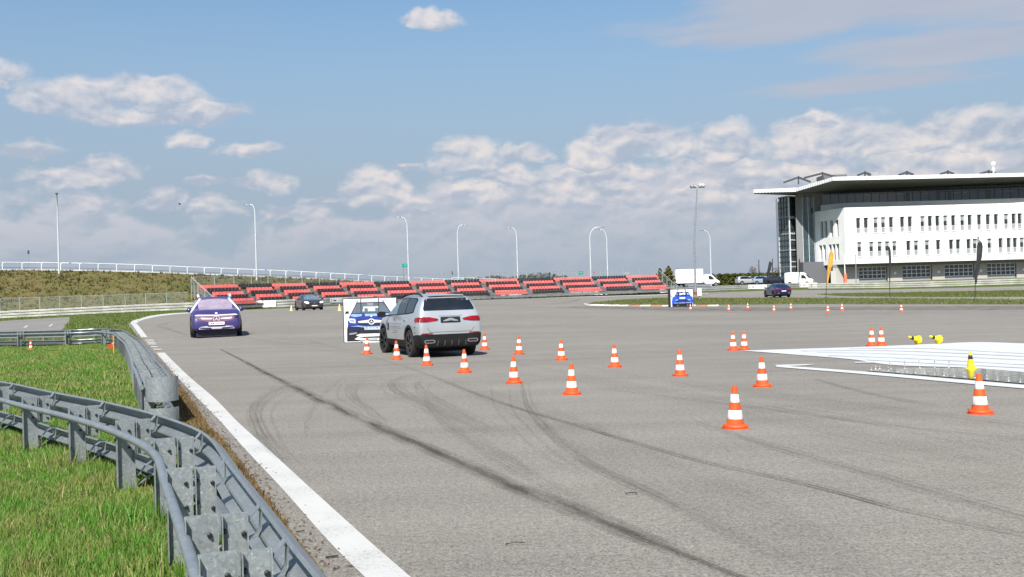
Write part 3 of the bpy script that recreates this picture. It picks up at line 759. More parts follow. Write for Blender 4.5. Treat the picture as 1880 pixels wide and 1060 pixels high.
# nearest rail: bends from running across the view to running towards the camera
near_px = [(-170, 676), (-100, 684.5), (-40, 694), (24.5, 704), (100, 720), (191, 737), (287, 760.6), (370, 792.5), (414, 844), (478, 925), (526, 987.6), (585, 1060)]
near_pts = [p.to_2d() for p in lip(near_px)] + [Vector((-0.30, 2.55)), Vector((0.25, 1.35)), Vector((0.8, 0.1))]
NEAR = Path(near_pts[::-1], 8)          # travelled away from the camera so that the grass lies to the left
near_posts = sorted(NEAR.near(near_pts[i]) for i in range(0, 11)); near_posts = [NEAR.near(near_pts[13]), NEAR.near(near_pts[12])] + near_posts
guard_rail('nearest galvanised guard rail, bending past the grass towards the camera', 'steel guard rails by the track', NEAR, near_posts, 4, True, 0.0, None, 13)
# second rail: straight flank along the track, rounded corner, then across the grass
mid_lip = lip([(311, 692), (292, 668), (282, 658), (269.5, 640), (252.5, 622), (239, 614), (229, 607.5), (209, 604.5), (180, 603.6), (137, 605.6), (70, 607.4), (0, 609), (-80, 611)])
MID = Path([p.to_2d() for p in mid_lip], 8)
s_c = MID.near(mid_lip[6].to_2d())
mid_posts = list(np.arange(0.35, s_c, 0.62)) + [MID.near(G(x, y, 0.655).to_2d()) for x, y in ((205, 604), (128, 606), (47, 608), (-30, 610))]
mid_rail = guard_rail('second galvanised guard rail with a drum shaped end, turning a corner beyond the grass', 'steel guard rails by the track', MID, mid_posts, 3, False)
e0 = MID.at(0); en = MID.nor(0); et = MID.tan(0)
def end_cap(z0, z1):
    mb = MB(); out = []; inn = []
    for k in range(13):
        a = math.pi * k / 12
        o = .10 - .215 * math.cos(a); f = -.20 * math.sin(a)
        out.append((o, f)); inn.append((o * 0.97 + 0.005, f * 0.95))
    pr = out + inn[::-1]; rg = []
    base = mid_rail.location
    for z in (z0, z1): rg.append([Vector((e0.x + en.x * o + et.x * f - base.x, e0.y + en.y * o + et.y * f - base.y, T(e0.x, e0.y) + z - base.z)) for o, f in pr])
    mb.loft(rg, cap=False)
    n = len(out)
    for i in range(n - 1):
        for lvl in (0, 1):
            o = lvl * 2 * n; mb.f.append([o + i, o + i + 1, o + 2 * n - 2 - i, o + 2 * n - 1 - i]); mb.mi.append(0)
    mb.build('end_cap', GALV_LIGHT, mid_rail, R(40))
end_cap(.335, .668); end_cap(-.09, .245)

# ------------------------------------------------------------------ pale three-rail crash barrier round the far side of the track
BARRIER = mat('barrier_steel', (0.50, 0.495, 0.46), 0.5, 0.25, 0.2, 0.6, coords='World')
BARRIER_GREY = mat('barrier_steel_grey', (0.30, 0.32, 0.32), 0.5, 0.3, 0.2, 0.6, coords='World')
def crash_barrier(label, pts, h, m, post_gap=4.0, rails=3, smooth=6):
    path = Path(pts, smooth); p0 = path.at(0); base = Vector((p0.x, p0.y, T(p0.x, p0.y)))
    root = thing('crash_barrier', label, 'crash barrier', base, 0, 'crash barriers round the track')
    rh = h / rails
    for i in range(rails):
        zc = rh * (i + .5); a = rh * .35
        pr = [(.06, zc - a), (.0, zc - a * .6), (.0, zc - a * .35), (.05, zc), (.0, zc + a * .35), (.0, zc + a * .6), (.06, zc + a), (.075, zc + a), (.075, zc - a)]
        mb = sweep(MB(), path, pr, 0, path.L, 2.0); mb.v = [tuple(Vector(v) - base) for v in mb.v]
        mb.build('rail', m, root, R(30))
    pm = MB().box((0, .15, h / 2 - .1), (.12, .1, h + .2)).mesh('post', BARRIER_GREY)
    for s in np.arange(.5, path.L, post_gap):
        p = path.at(s); t_ = path.tan(s)
        o = link('post', pm, root, Vector((p.x, p.y, T(p.x, p.y))) - base, (0, 0, math.atan2(t_.y, t_.x)))
    return root, path
far_px = [(-120, 592.5), (0, 585.8), (150, 578.5), (300, 571.8), (460, 567.4), (560, 563.6), (700, 556.6), (838, 548.8), (950, 545.4), (1100, 541.6), (1228, 537.6)]
_, FARB = crash_barrier('long pale barrier of three rails curving below the embankment and the grandstand', [G(*p).to_2d() for p in far_px], .98, BARRIER)
far2 = [(1262, 537), (1300, 535.5), (1374, 532.6), (1430, 530.6), (1476, 529)]
_, FARB2 = crash_barrier('greyish barrier in front of the white lorry and parked cars', [G(*p).to_2d() for p in far2], .85, BARRIER_GREY)
far3 = [(1484, 531.2), (1600, 530), (1750, 526.5), (1880, 522.6), (2000, 519.5)]
_, FARB3 = crash_barrier('pale barrier along the road before the garage doors', [G(*p).to_2d() for p in far3], .9, BARRIER)
# ------------------------------------------------------------------ embankment with its railing, fence and lamps
ridge_px = [(-160, 494.5, 142), (-60, 495.5, 146), (0, 496.3, 150), (110, 497, 154), (230, 499.3, 158), (370, 504.6, 163), (500, 509.5, 168), (600, 514, 173), (680, 518.2, 178), (760, 522, 184), (830, 524.5, 190), (940, 527, 198)]
ridge = [W(x, y, D) for x, y, D in ridge_px]
foot = []
for i, (x, y, D) in enumerate(ridge_px):
    t = min(1.0, max(0, (x + 160) / 1100)); d = D - (17.5 - 2 * t)
    p = W(x, y, d); foot.append(Vector((p.x, p.y, T(p.x, p.y) - .3)))
mb = MB(); R1 = catmull(ridge, 8); F1 = catmull(foot, 8); NS = 16
vs = []; fs = []
for i, (a, b) in enumerate(zip(F1, R1)):
    for k in range(NS + 1):
        t = k / NS; p = a.lerp(b, t)
        p.z += math.sin(t * math.pi) * 0.35 * (1 if k else 0)
        if 0 < k < NS: p.z += rng.uniform(-.12, .12); p.x += rng.uniform(-.2, .2); p.y += rng.uniform(-.2, .2)
        vs.append(p)
    for dy, dz in ((3, .15), (12, .1), (24, -7)):
        q = b + Vector((0, dy, dz)); q.z = max(q.z, -.5); vs.append(q)
wd = NS + 4
for i in range(len(F1) - 1):
    for k in range(wd - 1): a = i * wd + k; fs.append([a, a + wd, a + wd + 1, a + 1])
me = bpy.data.meshes.new('embankment'); me.from_pydata(vs, [], fs)
EMB = turf('embankment_turf', (0.115, 0.100, 0.036), (0.085, 0.092, 0.026), (0.15, 0.118, 0.056), 0.08, 0.45)
me.materials.append(EMB); me.polygons.foreach_set('use_smooth', [True] * len(me.polygons)); me.update()
if me.polygons[0].normal.z < 0: me.flip_normals()
tag(link('embankment', me), kind='structure')
EMB_BVH = BVHTree.FromPolygons(vs, fs)
# tufts of rough grass on the slope
def tufts(name, spots, size, mats, kind='stuff', blades=7, flat=0.8):
    n = len(spots); sp = np.array(spots); k = blades
    c = np.repeat(sp, k, 0); sz = size * nrng.uniform(.5, 1.4, n * k)
    a = nrng.uniform(0, 2 * np.pi, n * k); tilt = nrng.uniform(.1, flat, n * k)
    dx, dy = np.cos(a), np.sin(a)
    c = c + np.c_[dx, dy, 0 * dx] * (sz * .25)[:, None]
    v0 = c + np.c_[-dy, dx, 0 * dx] * (sz * .16)[:, None]; v1 = c - np.c_[-dy, dx, 0 * dx] * (sz * .16)[:, None]
    tip = c + np.c_[dx * tilt, dy * tilt, np.ones(n * k)] * sz[:, None]
    V = np.stack([v0, v1, tip], 1).reshape(-1, 3)
    me = bpy.data.meshes.new(name); nt = n * k
    me.vertices.add(len(V)); me.vertices.foreach_set('co', V.ravel())
    me.loops.add(nt * 3); me.loops.foreach_set('vertex_index', np.arange(nt * 3))
    me.polygons.add(nt); me.polygons.foreach_set('loop_start', np.arange(nt) * 3); me.polygons.foreach_set('loop_total', np.full(nt, 3))
    for m in mats: me.materials.append(m)
    if len(mats) > 1: me.polygons.foreach_set('material_index', np.repeat(nrng.integers(0, len(mats), n), k))
    me.update(calc_edges=True)
    return tag(link(name, me), kind=kind)
TUFT_A = mat('dry_tuft', (0.12, 0.10, 0.04), 0.9, 0, 0.35, 0.3, coords='World', spec=.1)
TUFT_B = mat('green_tuft', (0.065, 0.095, 0.022), 0.9, 0, 0.35, 0.3, coords='World', spec=.1)
TUFT_C = mat('straw_tuft', (0.17, 0.13, 0.065), 0.9, 0, 0.3, 0.3, coords='World', spec=.1)
spots = []
for i in range(5200):
    u = rng.random() ** 0.9 * (len(F1) - 2); j = int(u); t = rng.random()
    p = F1[j].lerp(R1[j], t).lerp(F1[j + 1].lerp(R1[j + 1], t), u - j)
    h = EMB_BVH.ray_cast(Vector((p.x, p.y, 40)), Vector((0, 0, -1)))
    if h[0] is not None: spots.append((p.x, p.y, h[0].z - .03))
tufts('embankment_grass', spots, .34, [TUFT_A, TUFT_A, TUFT_B, TUFT_C], blades=6, flat=1.1)

WHITE_STEEL = mat('white_painted_steel', (0.74, 0.76, 0.78), 0.45, 0.0, 0.06, 0.5, coords='World')
CONCRETE_EDGE = mat('pale_concrete', (0.55, 0.56, 0.56), 0.8, 0, 0.12, 0.4, coords='World')
WIRE_DARK = mat('dark_wire', (0.07, 0.08, 0.09), 0.6, 0.3)
RID = [p + Vector((0, .25, 0)) for p in R1]
r0 = RID[0].copy(); root = thing('railing', 'white tubular railing along the top of the grassy embankment', 'railing', r0)
cum = [0.0]
for a, b in zip(RID, RID[1:]): cum.append(cum[-1] + (b - a).length)
def rid(s):
    i = max(0, min(int(np.searchsorted(cum, s, 'right')) - 1, len(RID) - 2)); return RID[i].lerp(RID[i + 1], (s - cum[i]) / max(1e-6, cum[i + 1] - cum[i]))
SP = 2.72; H = 1.22
pole = MB().tube([(0, 0, -.3), (0, 0, H - .35), (.05, 0, H - .13), (.17, 0, H - .03), (.32, 0, H)], .062, 6).mesh('post', WHITE_STEEL, R(60))
s = 1.2; last = None
while s < cum[-1] - 3:
    p = rid(s); q = rid(s + SP); d = q - p
    link('post', pole, root, p - r0, (0, 0, math.atan2(d.y, d.x)))
    MB().tube([p - r0 + Vector((0, 0, H)) + d.normalized() * .3, q - r0 + Vector((0, 0, H)) + d.normalized() * .02], .055, 6).build('top_rail', WHITE_STEEL, root, R(60))
    s += SP
mb = MB(); mb.tube([p - r0 + Vector((0, .05, .42)) for p in RID[::2]], .03, 5); mb.build('lower_cable', WIRE_DARK, root)
mb = MB()
rings = [[p - r0 + Vector((0, o, z)) for o, z in ((-.1, -.25), (.15, -.25), (.15, .16), (-.1, .16))] for p in RID[::2]]
mb.loft(rings).build('edge_beam', CONCRETE_EDGE, root)
# ramp railing going on behind the grandstand
def post_rail(label, pts, h, gap, m=WHITE_STEEL, r=.06):
    root = thing('railing', label, 'railing', pts[0]); b = pts[0].copy(); ln = 0
    me = MB().tube([(0, 0, -1.2), (0, 0, h)], r, 6).mesh('post', m)
    for a, c in zip(pts, pts[1:]):
        n = max(1, int((c - a).length / gap))
        for k in range(n): link('post', me, root, a.lerp(c, k / n) - b)
    MB().tube([p - b + Vector((0, 0, h)) for p in pts], r, 6).build('top_rail', m, root)
    MB().tube([p - b + Vector((0, 0, h * .5)) for p in pts], r * .6, 5).build('middle_rail', m, root)
    return root
post_rail('white post and rail ramp fence sloping down behind the seats', [W(830, 519.5, 196), W(870, 519.8, 198), W(910, 521.5, 200), W(950, 523.5, 202), W(985, 524.5, 204)], 1.0, 2.0)

# chain-link fence at the foot of the embankment
def mesh_mat(name, col, alpha, scale):
    m = bpy.data.materials.new(name); m.use_nodes = True; t = NT(m.node_tree); b = t.n['Principled BSDF']
    b.inputs['Base Color'].default_value = c4(col); b.inputs['Roughness'].default_value = .6; b.inputs['Metallic'].default_value = .3
    g = t.node('ShaderNodeNewGeometry'); s_ = t.node('ShaderNodeSeparateXYZ'); t.l.new(g.outputs['Position'], s_.inputs[0])
    u = t.m('ADD', s_.outputs[0], t.m('MULTIPLY', s_.outputs[1], .7)); z = s_.outputs[2]
    def wires(e): return t.m('LESS_THAN', t.m('ABSOLUTE', t.m('SUBTRACT', t.m('FRACT', t.m('MULTIPLY', e, scale)), .5)), alpha)
    a = t.m('MAXIMUM', wires(t.m('ADD', u, z)), wires(t.m('SUBTRACT', u, z)))
    t.l.new(a, b.inputs['Alpha'])
    return m
CHAIN = mesh_mat('chain_link', (0.30, 0.33, 0.33), .045, 8.0)
FENCE_POST = mat('fence_post_grey', (0.33, 0.37, 0.38), .5, .2)
def chain_fence(label, pts, h, gap, group=None):
    root = thing('chain_link_fence', label, 'fence', pts[0], 0, group); b = pts[0].copy()
    me = MB().tube([(0, 0, -.6), (0, 0, h + .05)], .045, 6).mesh('post', FENCE_POST)
    for a, c in zip(pts, pts[1:]):
        n = max(1, round((c - a).length / gap))
        for k in range(n):
            p, q = a.lerp(c, k / n) - b, a.lerp(c, (k + 1) / n) - b
            link('post', me, root, p)
            MB().quad(p, q, q + Vector((0, 0, h)), p + Vector((0, 0, h))).build('mesh_panel', CHAIN, root)
    MB().tube([p - b + Vector((0, 0, h)) for p in pts], .02, 5).build('top_wire', FENCE_POST, root)
    return root
fence_pts = []
for x, d in ((-130, 128), (0, 127), (110, 125.5), (230, 123.5), (345, 121)):
    p = W(x, 560, d); fence_pts.append(Vector((p.x, p.y, 1.15)))
chain_fence('chain-link fence on thin grey posts at the foot of the embankment', fence_pts, 1.9, 2.75)

# ------------------------------------------------------------------ street lamps
LAMP_HEAD = mat('lamp_head_dark', (0.08, 0.085, 0.09), .4, .4)
POLE_W = mat('white_lamp_pole', (0.52, 0.55, 0.58), .4, .1, .08)
def street_lamp(label, base, top, side, reach, D, sunk=1.0):
    b = W(base[0], base[1], D); tpt = W(top[0], top[1], D); h = tpt.z - b.z
    root = thing('street_lamp', label, 'street lamp', b, 0, 'white street lamps along the skyline')
    r = reach; k = side
    pts = [(0, 0, -sunk), (0, 0, h * .55), (0, 0, h - 2.2 * min(1, r + .2))]
    rad = [.16, .12, .10]
    if k != 0:
        for i in range(1, 7):
            a = i / 6 * math.pi / 2
            pts.append((k * r * (1 - math.cos(a)), 0, h - 2.2 * min(1, r + .2) + 2.2 * min(1, r + .2) * math.sin(a))); rad.append(.10 - .006 * i)
        pts.append((k * (r + .3), 0, h + .02)); rad.append(.055)
    else:
        pts += [(.2, -.45, h - .8), (.48, -1.09, h - .2), (.64, -1.45, h)]; rad += [.09, .08, .07]
    MB().tube(pts, rad, 8).build('pole', POLE_W, root, R(60))
    hx = k * (r + .75); hd = MB()
    if k == 0: hd.box((.76, -1.73, h + .02), (.36, .8, .16), R(23))
    else: hd.loft([[Vector((hx + k * dx, y, h + z)) for y, z in ((-.16 * s_, -.05), (.16 * s_, -.05), (.12 * s_, .09 * s_), (-.12 * s_, .09 * s_))] for dx, s_ in ((-.5, .6), (-.2, 1), (.3, 1), (.5, .5))])
    hd.build('lamp_head', LAMP_HEAD, root)
    return root
LAMPS = [((108.3, 497), (102.8, 358.5), 0, 1, 152, 'straight white street lamp on the embankment, seen end on'),
         ((471, 503), (467.5, 376), -1, .55, 164, 'white street lamp beside the railing above the left end of the seats'),
         ((750.5, 520), (747, 399), -1, .85, 182, 'white street lamp behind the green sign at the foot of the railing'),
         ((842, 518), (839.5, 414), 1, .9, 200, 'thin white street lamp whose arm bends to the right'),
         ((951, 523), (946, 418.5), -1, .75, 190, 'white street lamp rising before the distant wood'),
         ((1085, 516), (1079, 418), 1, 1.6, 190, 'white street lamp with a wide round arm above the black seats'),
         ((1116, 516), (1113, 421.5), -1, 1.1, 205, 'white street lamp paired with the wide round armed lamp'),
         ((1305.5, 502), (1303, 423.5), -1, 1.0, 205, 'white street lamp standing behind the white lorry')]
for b, t, k, r, D, lb in LAMPS: street_lamp(lb, b, t, k, r, D, 3.0)

# floodlight mast
STEEL_GREY = mat('mast_grey', (0.26, 0.28, 0.30), .5, .4)
bp = G(1277.5, 545); D = bp.y; top = W(1280, 345, D); h = top.z - bp.z
root = thing('floodlight_mast', 'tall grey mast with floodlights on a crossbar beside the blue car print', 'floodlight mast', bp)
MB().tube([(0, 0, -.2), (0, 0, h * .5), (top.x - bp.x, 0, h)], [.14, .11, .07], 8).build('pole', STEEL_GREY, root, R(60))
tx = top.x - bp.x
MB().bar((tx - .95, 0, h), (tx + .95, 0, h), .08, .08).build('crossbar', STEEL_GREY, root)
GLASS_L = mat('floodlight_glass', (0.28, 0.30, 0.32), .2, 0, .1)
for dx, rot in ((-.75, 24), (-.35, 18), (.35, -18), (.75, -24)):
    M = Matrix.Rotation(R(rot), 3, 'Y') @ Matrix.Rotation(R(-35), 3, 'X')
    f = MB().box((tx + dx, -.12, h + .28), (.36, .24, .40), M=M).build('floodlight', STEEL_GREY, root)
    MB().box((tx + dx + math.sin(R(rot)) * 0, -.27, h + .26), (.30, .02, .32), M=M).build('lens', GLASS_L, f)
WHITE_PLASTIC = mat('white_plastic', (0.72, 0.72, 0.70), .5, 0, .05)
ORANGE_DIRTY = mat('dark_red_paint', (0.25, 0.03, 0.02), .6)
bx = G(1284, 549)
root = thing('control_box', 'small white control box with red fitting by the foot of the floodlight mast', 'box', bx)
MB().box((0, 0, .78), (.46, .35, .86)).build('cabinet', WHITE_PLASTIC, root); MB().box((0, 0, .17), (.12, .12, .42)).build('leg', STEEL_GREY, root)
MB().box((-.42, .0, .62), (.36, .2, .26)).build('red_fitting', ORANGE_DIRTY, root)
for z in (.95, .72): MB().box((-.1, -.178, z), (.12, .01, .09)).build('plate', STEEL_GREY, root)

# green signs and small posts on the skyline
GREEN_SIGN = mat('green_sign', (0.0, 0.20, 0.16), .5, 0, .08)
def sign(label, px, py0, py1, wpx, pyb, D, m, cat='sign', legs=2, rnd=False):
    a = W(px, py1, D); t = W(px, py0, D); b = W(px, pyb, D); w_ = wpx * D / FPX; h_ = t.z - a.z
    root = thing('sign', label, cat, b)
    poly = [(-w_ / 2, 0), (w_ / 2, 0), (w_ / 2, h_), (-w_ / 2, h_)]
    if rnd: poly = [(w_ / 2 * math.cos(q), h_ / 2 + h_ / 2 * math.sin(q)) for q in [k * math.pi / 8 for k in range(16)]]
    M = Matrix.Translation((0, 0, a.z - b.z)) @ Matrix.Rotation(R(90), 4, 'X')
    MB().prism(poly, 0, .06, M).build('sign_face', m, root)
    for dx in ((-w_ * .3, w_ * .3) if legs == 2 else (0,)): MB().tube([(dx, .06, -1.5), (dx, .06, a.z - b.z + h_ * .8)], .06, 6).build('leg', STEEL_GREY, root)
    return root
s1 = sign('small green sign on two legs beside a lamp by the white railing', 744, 484.5, 490.5, 10, 518, 178, GREEN_SIGN)
MB().box((.1, -.085, W(744, 490.5, 178).z - W(744, 518, 178).z + .3), (.5, .03, .26)).build('green_stripe', mat('sign_teal', (0.02, 0.42, 0.33), .5), s1)
s2 = sign('small green sign on the skyline behind the right part of the grandstand', 1067, 498.3, 504, 8.5, 516, 185, GREEN_SIGN)
MB().box((0, -.085, W(1067, 504, 185).z - W(1067, 516, 185).z + .3), (.5, .03, .22)).build('green_stripe', MATS['sign_teal'], s2)
sign('round red sign with a white plate between the two tallest lamps', 1091, 498.5, 502, 3.4, 514, 185, mat('red_sign', (0.5, 0.05, 0.04), .5), legs=1, rnd=True)
sign('grey panel fixed above the fence behind the top row of seats', 1151, 499.5, 504.5, 9, 512, 172, mat('grey_panel', (0.25, 0.28, 0.32), .5))
def slim_mast(label, px, pyt, pyb, D, r=.06):
    b = W(px, pyb, D); t = W(px, pyt, D); root = thing('slim_mast', label, 'mast', b)
    MB().tube([(0, 0, -1), (0, 0, t.z - b.z)], [r, r * .6], 6).build('pole', STEEL_GREY, root)
    MB().box((0, 0, t.z - b.z - .35), (.28, .2, .7)).build('head', LAMP_HEAD, root)
slim_mast('thin dark mast with a small head behind the embankment railing', 53, 460, 497, 190)
slim_mast('small dark post far off next to the thin lamp with its arm to the right', 831, 498.5, 520, 215, .1)

# ------------------------------------------------------------------ grandstand
RED_SEAT = mat('red_seat_plastic', (0.66, 0.15, 0.14), .45, 0, .14, .8, coords='World')
BLACK_SEAT = mat('black_seat_plastic', (0.028, 0.026, 0.028), .5, 0, .25, .8, coords='World')
DECK = mat('stand_deck_grey', (0.17, 0.175, 0.18), .75, .1, .2, .5, coords='World')
STAND_DARK = mat('stand_frame_steel', (0.09, 0.095, 0.10), .6, .3, .2)
bound_px = [365, 438, 500, 562, 624, 687, 752, 817, 881, 950, 1017, 1086, 1150, 1207]
dkey = [(365, 112), (500, 121), (640, 130), (800, 139), (940, 146), (1100, 154), (1207, 159)]
zkey = [(365, 529), (438, 527.3), (562, 524.6), (687, 522.3), (817, 519), (950, 515.8), (1086, 512.2), (1207, 508.6)]
ip = lambda tab, x: float(np.interp(x, [a for a, b in tab], [b for a, b in tab]))
top_pts = [W(x, ip(zkey, x), ip(dkey, x)) for x in bound_px]
g0 = top_pts[0].copy(); g0.z = T(g0.x, g0.y)
STAND = thing('grandstand', 'long low grandstand of red and black seat blocks behind the barrier', 'grandstand', g0)
ROWS, RISE, RUN = 5, .42, .82
def seat_row(parent, A, B, fwd, m, name, bh=.74):
    """A, B: ends of the seat line; fwd: unit vector towards the track"""
    d = (B - A); L = d.length; d.normalize(); n = max(3, int(L / .5)); mb = MB()
    for i in range(n):
        c = A + d * (L * (i + .5) / n); hw = L / n * .43; s = d * hw; f = fwd
        seat = [c - s + f * .02, c + s + f * .02, c + s + f * .40, c - s + f * .40]
        up = Vector((0, 0, 1))
        vs = [p + up * z for z in (.12, .42) for p in seat]
        mb.add(vs, [[3, 2, 1, 0], [4, 5, 6, 7], [0, 1, 5, 4], [1, 2, 6, 5], [2, 3, 7, 6], [3, 0, 4, 7]])
        s2 = s * .8
        b = [c - s + up * .40, c + s + up * .40, c + s - f * .06 + up * (bh - .12), c + s2 - f * .09 + up * bh, c - s2 - f * .09 + up * bh, c - s - f * .06 + up * (bh - .12)]
        bb = [p - f * .05 for p in b]
        mb.add(b + bb, [[5, 4, 3, 2, 1, 0], [6, 7, 8, 9, 10, 11]] + [[k, (k + 1) % 6, (k + 1) % 6 + 6, k + 6] for k in range(6)])
    mb.v = [tuple(Vector(v) - g0) for v in mb.v]
    return mb.build(name, m, parent)
for j in range(13):
    A, B = top_pts[j], top_pts[j + 1]; d = (B - A); d.z = 0; d.normalize(); fwd = Vector((d.y, -d.x, 0))
    if fwd.y > 0: fwd = -fwd
    for r in range(ROWS):
        off = fwd * (RUN * r) - Vector((0, 0, RISE * r + .42))
        a, b = A + off, B + off
        if r > 0: a = a + d * .55; b = b - d * .62
        seat_row(STAND, a, b, fwd, RED_SEAT if (j + r) % 2 == 0 else BLACK_SEAT, 'seat_row', .76 if (j + r) % 2 == 0 else .80)
    # tiers under the seats and the stair between blocks
    mb = MB()
    for r in range(ROWS):
        off = fwd * (RUN * r) - Vector((0, 0, RISE * r + .42)); a, b = A + off - fwd * .12, B + off - fwd * .12
        q = [a, b, b + fwd * RUN, a + fwd * RUN]; z0 = Vector((0, 0, .0)); 
        vs = [p - Vector((0, 0, .34)) for p in q] + [p + Vector((0, 0, .0)) for p in q]
        mb.add(vs, [[3, 2, 1, 0], [4, 5, 6, 7], [0, 1, 5, 4], [1, 2, 6, 5], [2, 3, 7, 6], [3, 0, 4, 7]])
    mb.v = [tuple(Vector(v) - g0) for v in mb.v]; mb.build('tier', DECK, STAND)
    mb = MB()
    for r in range(1, ROWS):
        off = fwd * (RUN * r - .1) - Vector((0, 0, RISE * r + .42)); c = B + off - d * .25
        mb.box(c + fwd * .1 + Vector((0, 0, .10)), (.8, .5, .2), math.atan2(d.y, d.x)); mb.box(c + fwd * .5 + Vector((0, 0, .04)), (.8, .32, .09), math.atan2(d.y, d.x))
    mb.v = [tuple(Vector(v) - g0) for v in mb.v]; mb.build('stair', DECK, STAND)
    mb = MB()
    for k in (0.02, .5, .98):
        p = A.lerp(B, k)
        for r in (0, 2, 4):
            q = p + fwd * (RUN * r + .3) - Vector((0, 0, RISE * r + .8)); zb = T(q.x, q.y)
            mb.bar((q.x, q.y, zb - .2), q, .07, .07)
        q0 = p - Vector((0, 0, .8)); q1 = p + fwd * (RUN * 4.4) - Vector((0, 0, RISE * 4.4 + .8)); mb.bar(q0, q1, .06, .1)
    mb.v = [tuple(Vector(v) - g0) for v in mb.v]; mb.build('support_frame', STAND_DARK, STAND)
    # parapet of rails at the front of the lowest row
    mb = MB(); a = A + fwd * (RUN * 4.9) - Vector((0, 0, RISE * 4 + .42)); b = B + fwd * (RUN * 4.9) - Vector((0, 0, RISE * 4 + .42))
    mb.tube([a + Vector((0, 0, .45)), b + Vector((0, 0, .45))], .03, 5); mb.tube([a + Vector((0, 0, .1)), b + Vector((0, 0, .1))], .03, 5)
    mb.v = [tuple(Vector(v) - g0) for v in mb.v]; mb.build('front_rail', STAND_DARK, STAND)
# fence behind the top row and its sloping ends
back = []
for j, p in enumerate(top_pts):
    q = top_pts[min(j + 1, 13)] - top_pts[max(j - 1, 0)]; q.z = 0; q.normalize(); n = Vector((-q.y, q.x, 0))
    back.append(p + n * .8 - Vector((0, 0, .7)))
    if j == 13: RN = n
chain_fence('chain-link fence on grey posts behind the top row of the grandstand', back, 2.0, 2.6, 'chain-link fences')
def sloping(label, A, B, h0, h1):
    root = thing('sloping_side_fence', label, 'fence', A, 0, 'chain-link fences'); b = A.copy()
    MB().quad(Vector(), B - b, B - b + Vector((0, 0, h1)), Vector((0, 0, h0))).build('mesh_panel', CHAIN, root)
    for k in range(5):
        t = k / 4; p = A.lerp(B, t) - b; MB().tube([p - Vector((0, 0, .5)), p + Vector((0, 0, h0 + (h1 - h0) * t))], .04, 6).build('post', FENCE_POST, root)
    MB().tube([Vector((0, 0, h0)), B - b + Vector((0, 0, h1))], .035, 6).build('top_rail', FENCE_POST, root)
e = back[-1] + Vector((.5, 0, 0)); sloping('sloping chain-link side fence at the hedge end of the grandstand', e, e - RN * 4.6 + Vector((.3, 0, -2.0)), 2.0, 1.2)
q = top_pts[1] - top_pts[0]; q.z = 0; q.normalize(); LN = Vector((-q.y, q.x, 0))
e = back[0] - q * .4; sloping('sloping chain-link side fence at the embankment end of the grandstand', e, e - LN * 4.6 + Vector((0, 0, -2.0)), 2.0, 1.0)

# advertising banners hung on the barriers (small, only partly readable marks)
BANNER = mat('banner_vinyl', (0.72, 0.72, 0.71), .6, 0, .04)
INK = mat('banner_ink', (0.05, 0.05, 0.055), .6); INK_RED = mat('banner_red', (0.35, 0.06, 0.05), .6); INK_G = mat('banner_grey', (0.3, 0.3, 0.31), .6)
INV = CAM_M.inverted()
def proj_px(p): q = INV @ Vector((p[0], p[1], 1.6)); return 940 + FPX * q.x / -q.z
def at_px(path, px): return path.s[min(range(len(path.p)), key=lambda i: abs(proj_px(path.p[i]) - px))] if False else min(np.arange(0, path.L, .1), key=lambda s: abs(proj_px(path.at(s)) - px))
def banner(label, px0, px1, pyt, pyb, path, D=None):
    s0, s1 = at_px(path, px0), at_px(path, px1)
    p, q = path.at(s0), path.at(s1); d = (q - p); Dm = p.lerp(q, .5).length
    a = W(px0, pyb, p.y); b = W(px0, pyt, p.y); c = W(px1, pyb, q.y); h = b.z - a.z
    n = Vector((-d.y, d.x)).normalized(); p3 = Vector((p.x - n.x * .06, p.y - n.y * .06, a.z)); L = d.length; slope = math.atan2(c.z - a.z, L)
    root = thing('banner', label, 'banner', p3, math.atan2(d.y, d.x), 'white advertising banners on the barriers')
    root.rotation_euler = (0, -slope, math.atan2(d.y, d.x))
    MB().box((L / 2, .012, h / 2), (L, .024, h)).build('sheet', BANNER, root)
    def mark_(x, z, w_, hh, m, nm='print'): MB().box((L * x, -.006, h * z), (L * w_, .008, h * hh)).build(nm, m, root)
    e = MB(); e.prism([(L * .06 + h * .14 * math.cos(k) * (1 if i % 2 else .55), h * .5 + h * .3 * math.sin(k)) for i, k in enumerate([j * math.pi / 4 for j in range(8)])], 0, .008, Matrix.Translation((0, -.004, 0)) @ Matrix.Rotation(R(90), 4, 'X'))
    e.build('emblem', INK_RED, root)
    for i, (x, w_) in enumerate(((.20, .035), (.245, .03), (.285, .035), (.33, .03))): mark_(x, .45, w_, .26 if i % 2 else .32, INK)
    mark_(.66, .62, .05, .16, INK); mark_(.62, .36, .2, .09, INK_G); mark_(.75, .36, .06, .09, INK_G)
BN = [('white banner with dark print on the barrier left of the dark saloon car', 474, 507, 552, 564, FARB), ('white banner with crumpled print to the right of the dark saloon car', 606, 636, 547.5, 555.5, FARB),
      ('white banner half hidden behind the silver car and the blue car print', 712, 745, 542.2, 550.5, FARB), ('white banner on the barrier right of the silver car roof', 920, 957, 537, 545, FARB),
      ('white banner below the middle right seat blocks, before the kerb tip', 1082, 1114, 533.2, 541.5, FARB), ('white banner at the last seat block, left of the blue car print', 1189, 1221, 529.5, 538, FARB),
      ('white banner in front of the parked silver cars', 1374.5, 1407.5, 523, 530.8, FARB2)]
for b in BN: banner(*b)
b4 = Path([G(1466, 529.6).to_2d(), G(1502, 528.6).to_2d()], 0)
banner('white banner in front of the white panel van', 1468, 1500, 519.3, 527.6, b4)

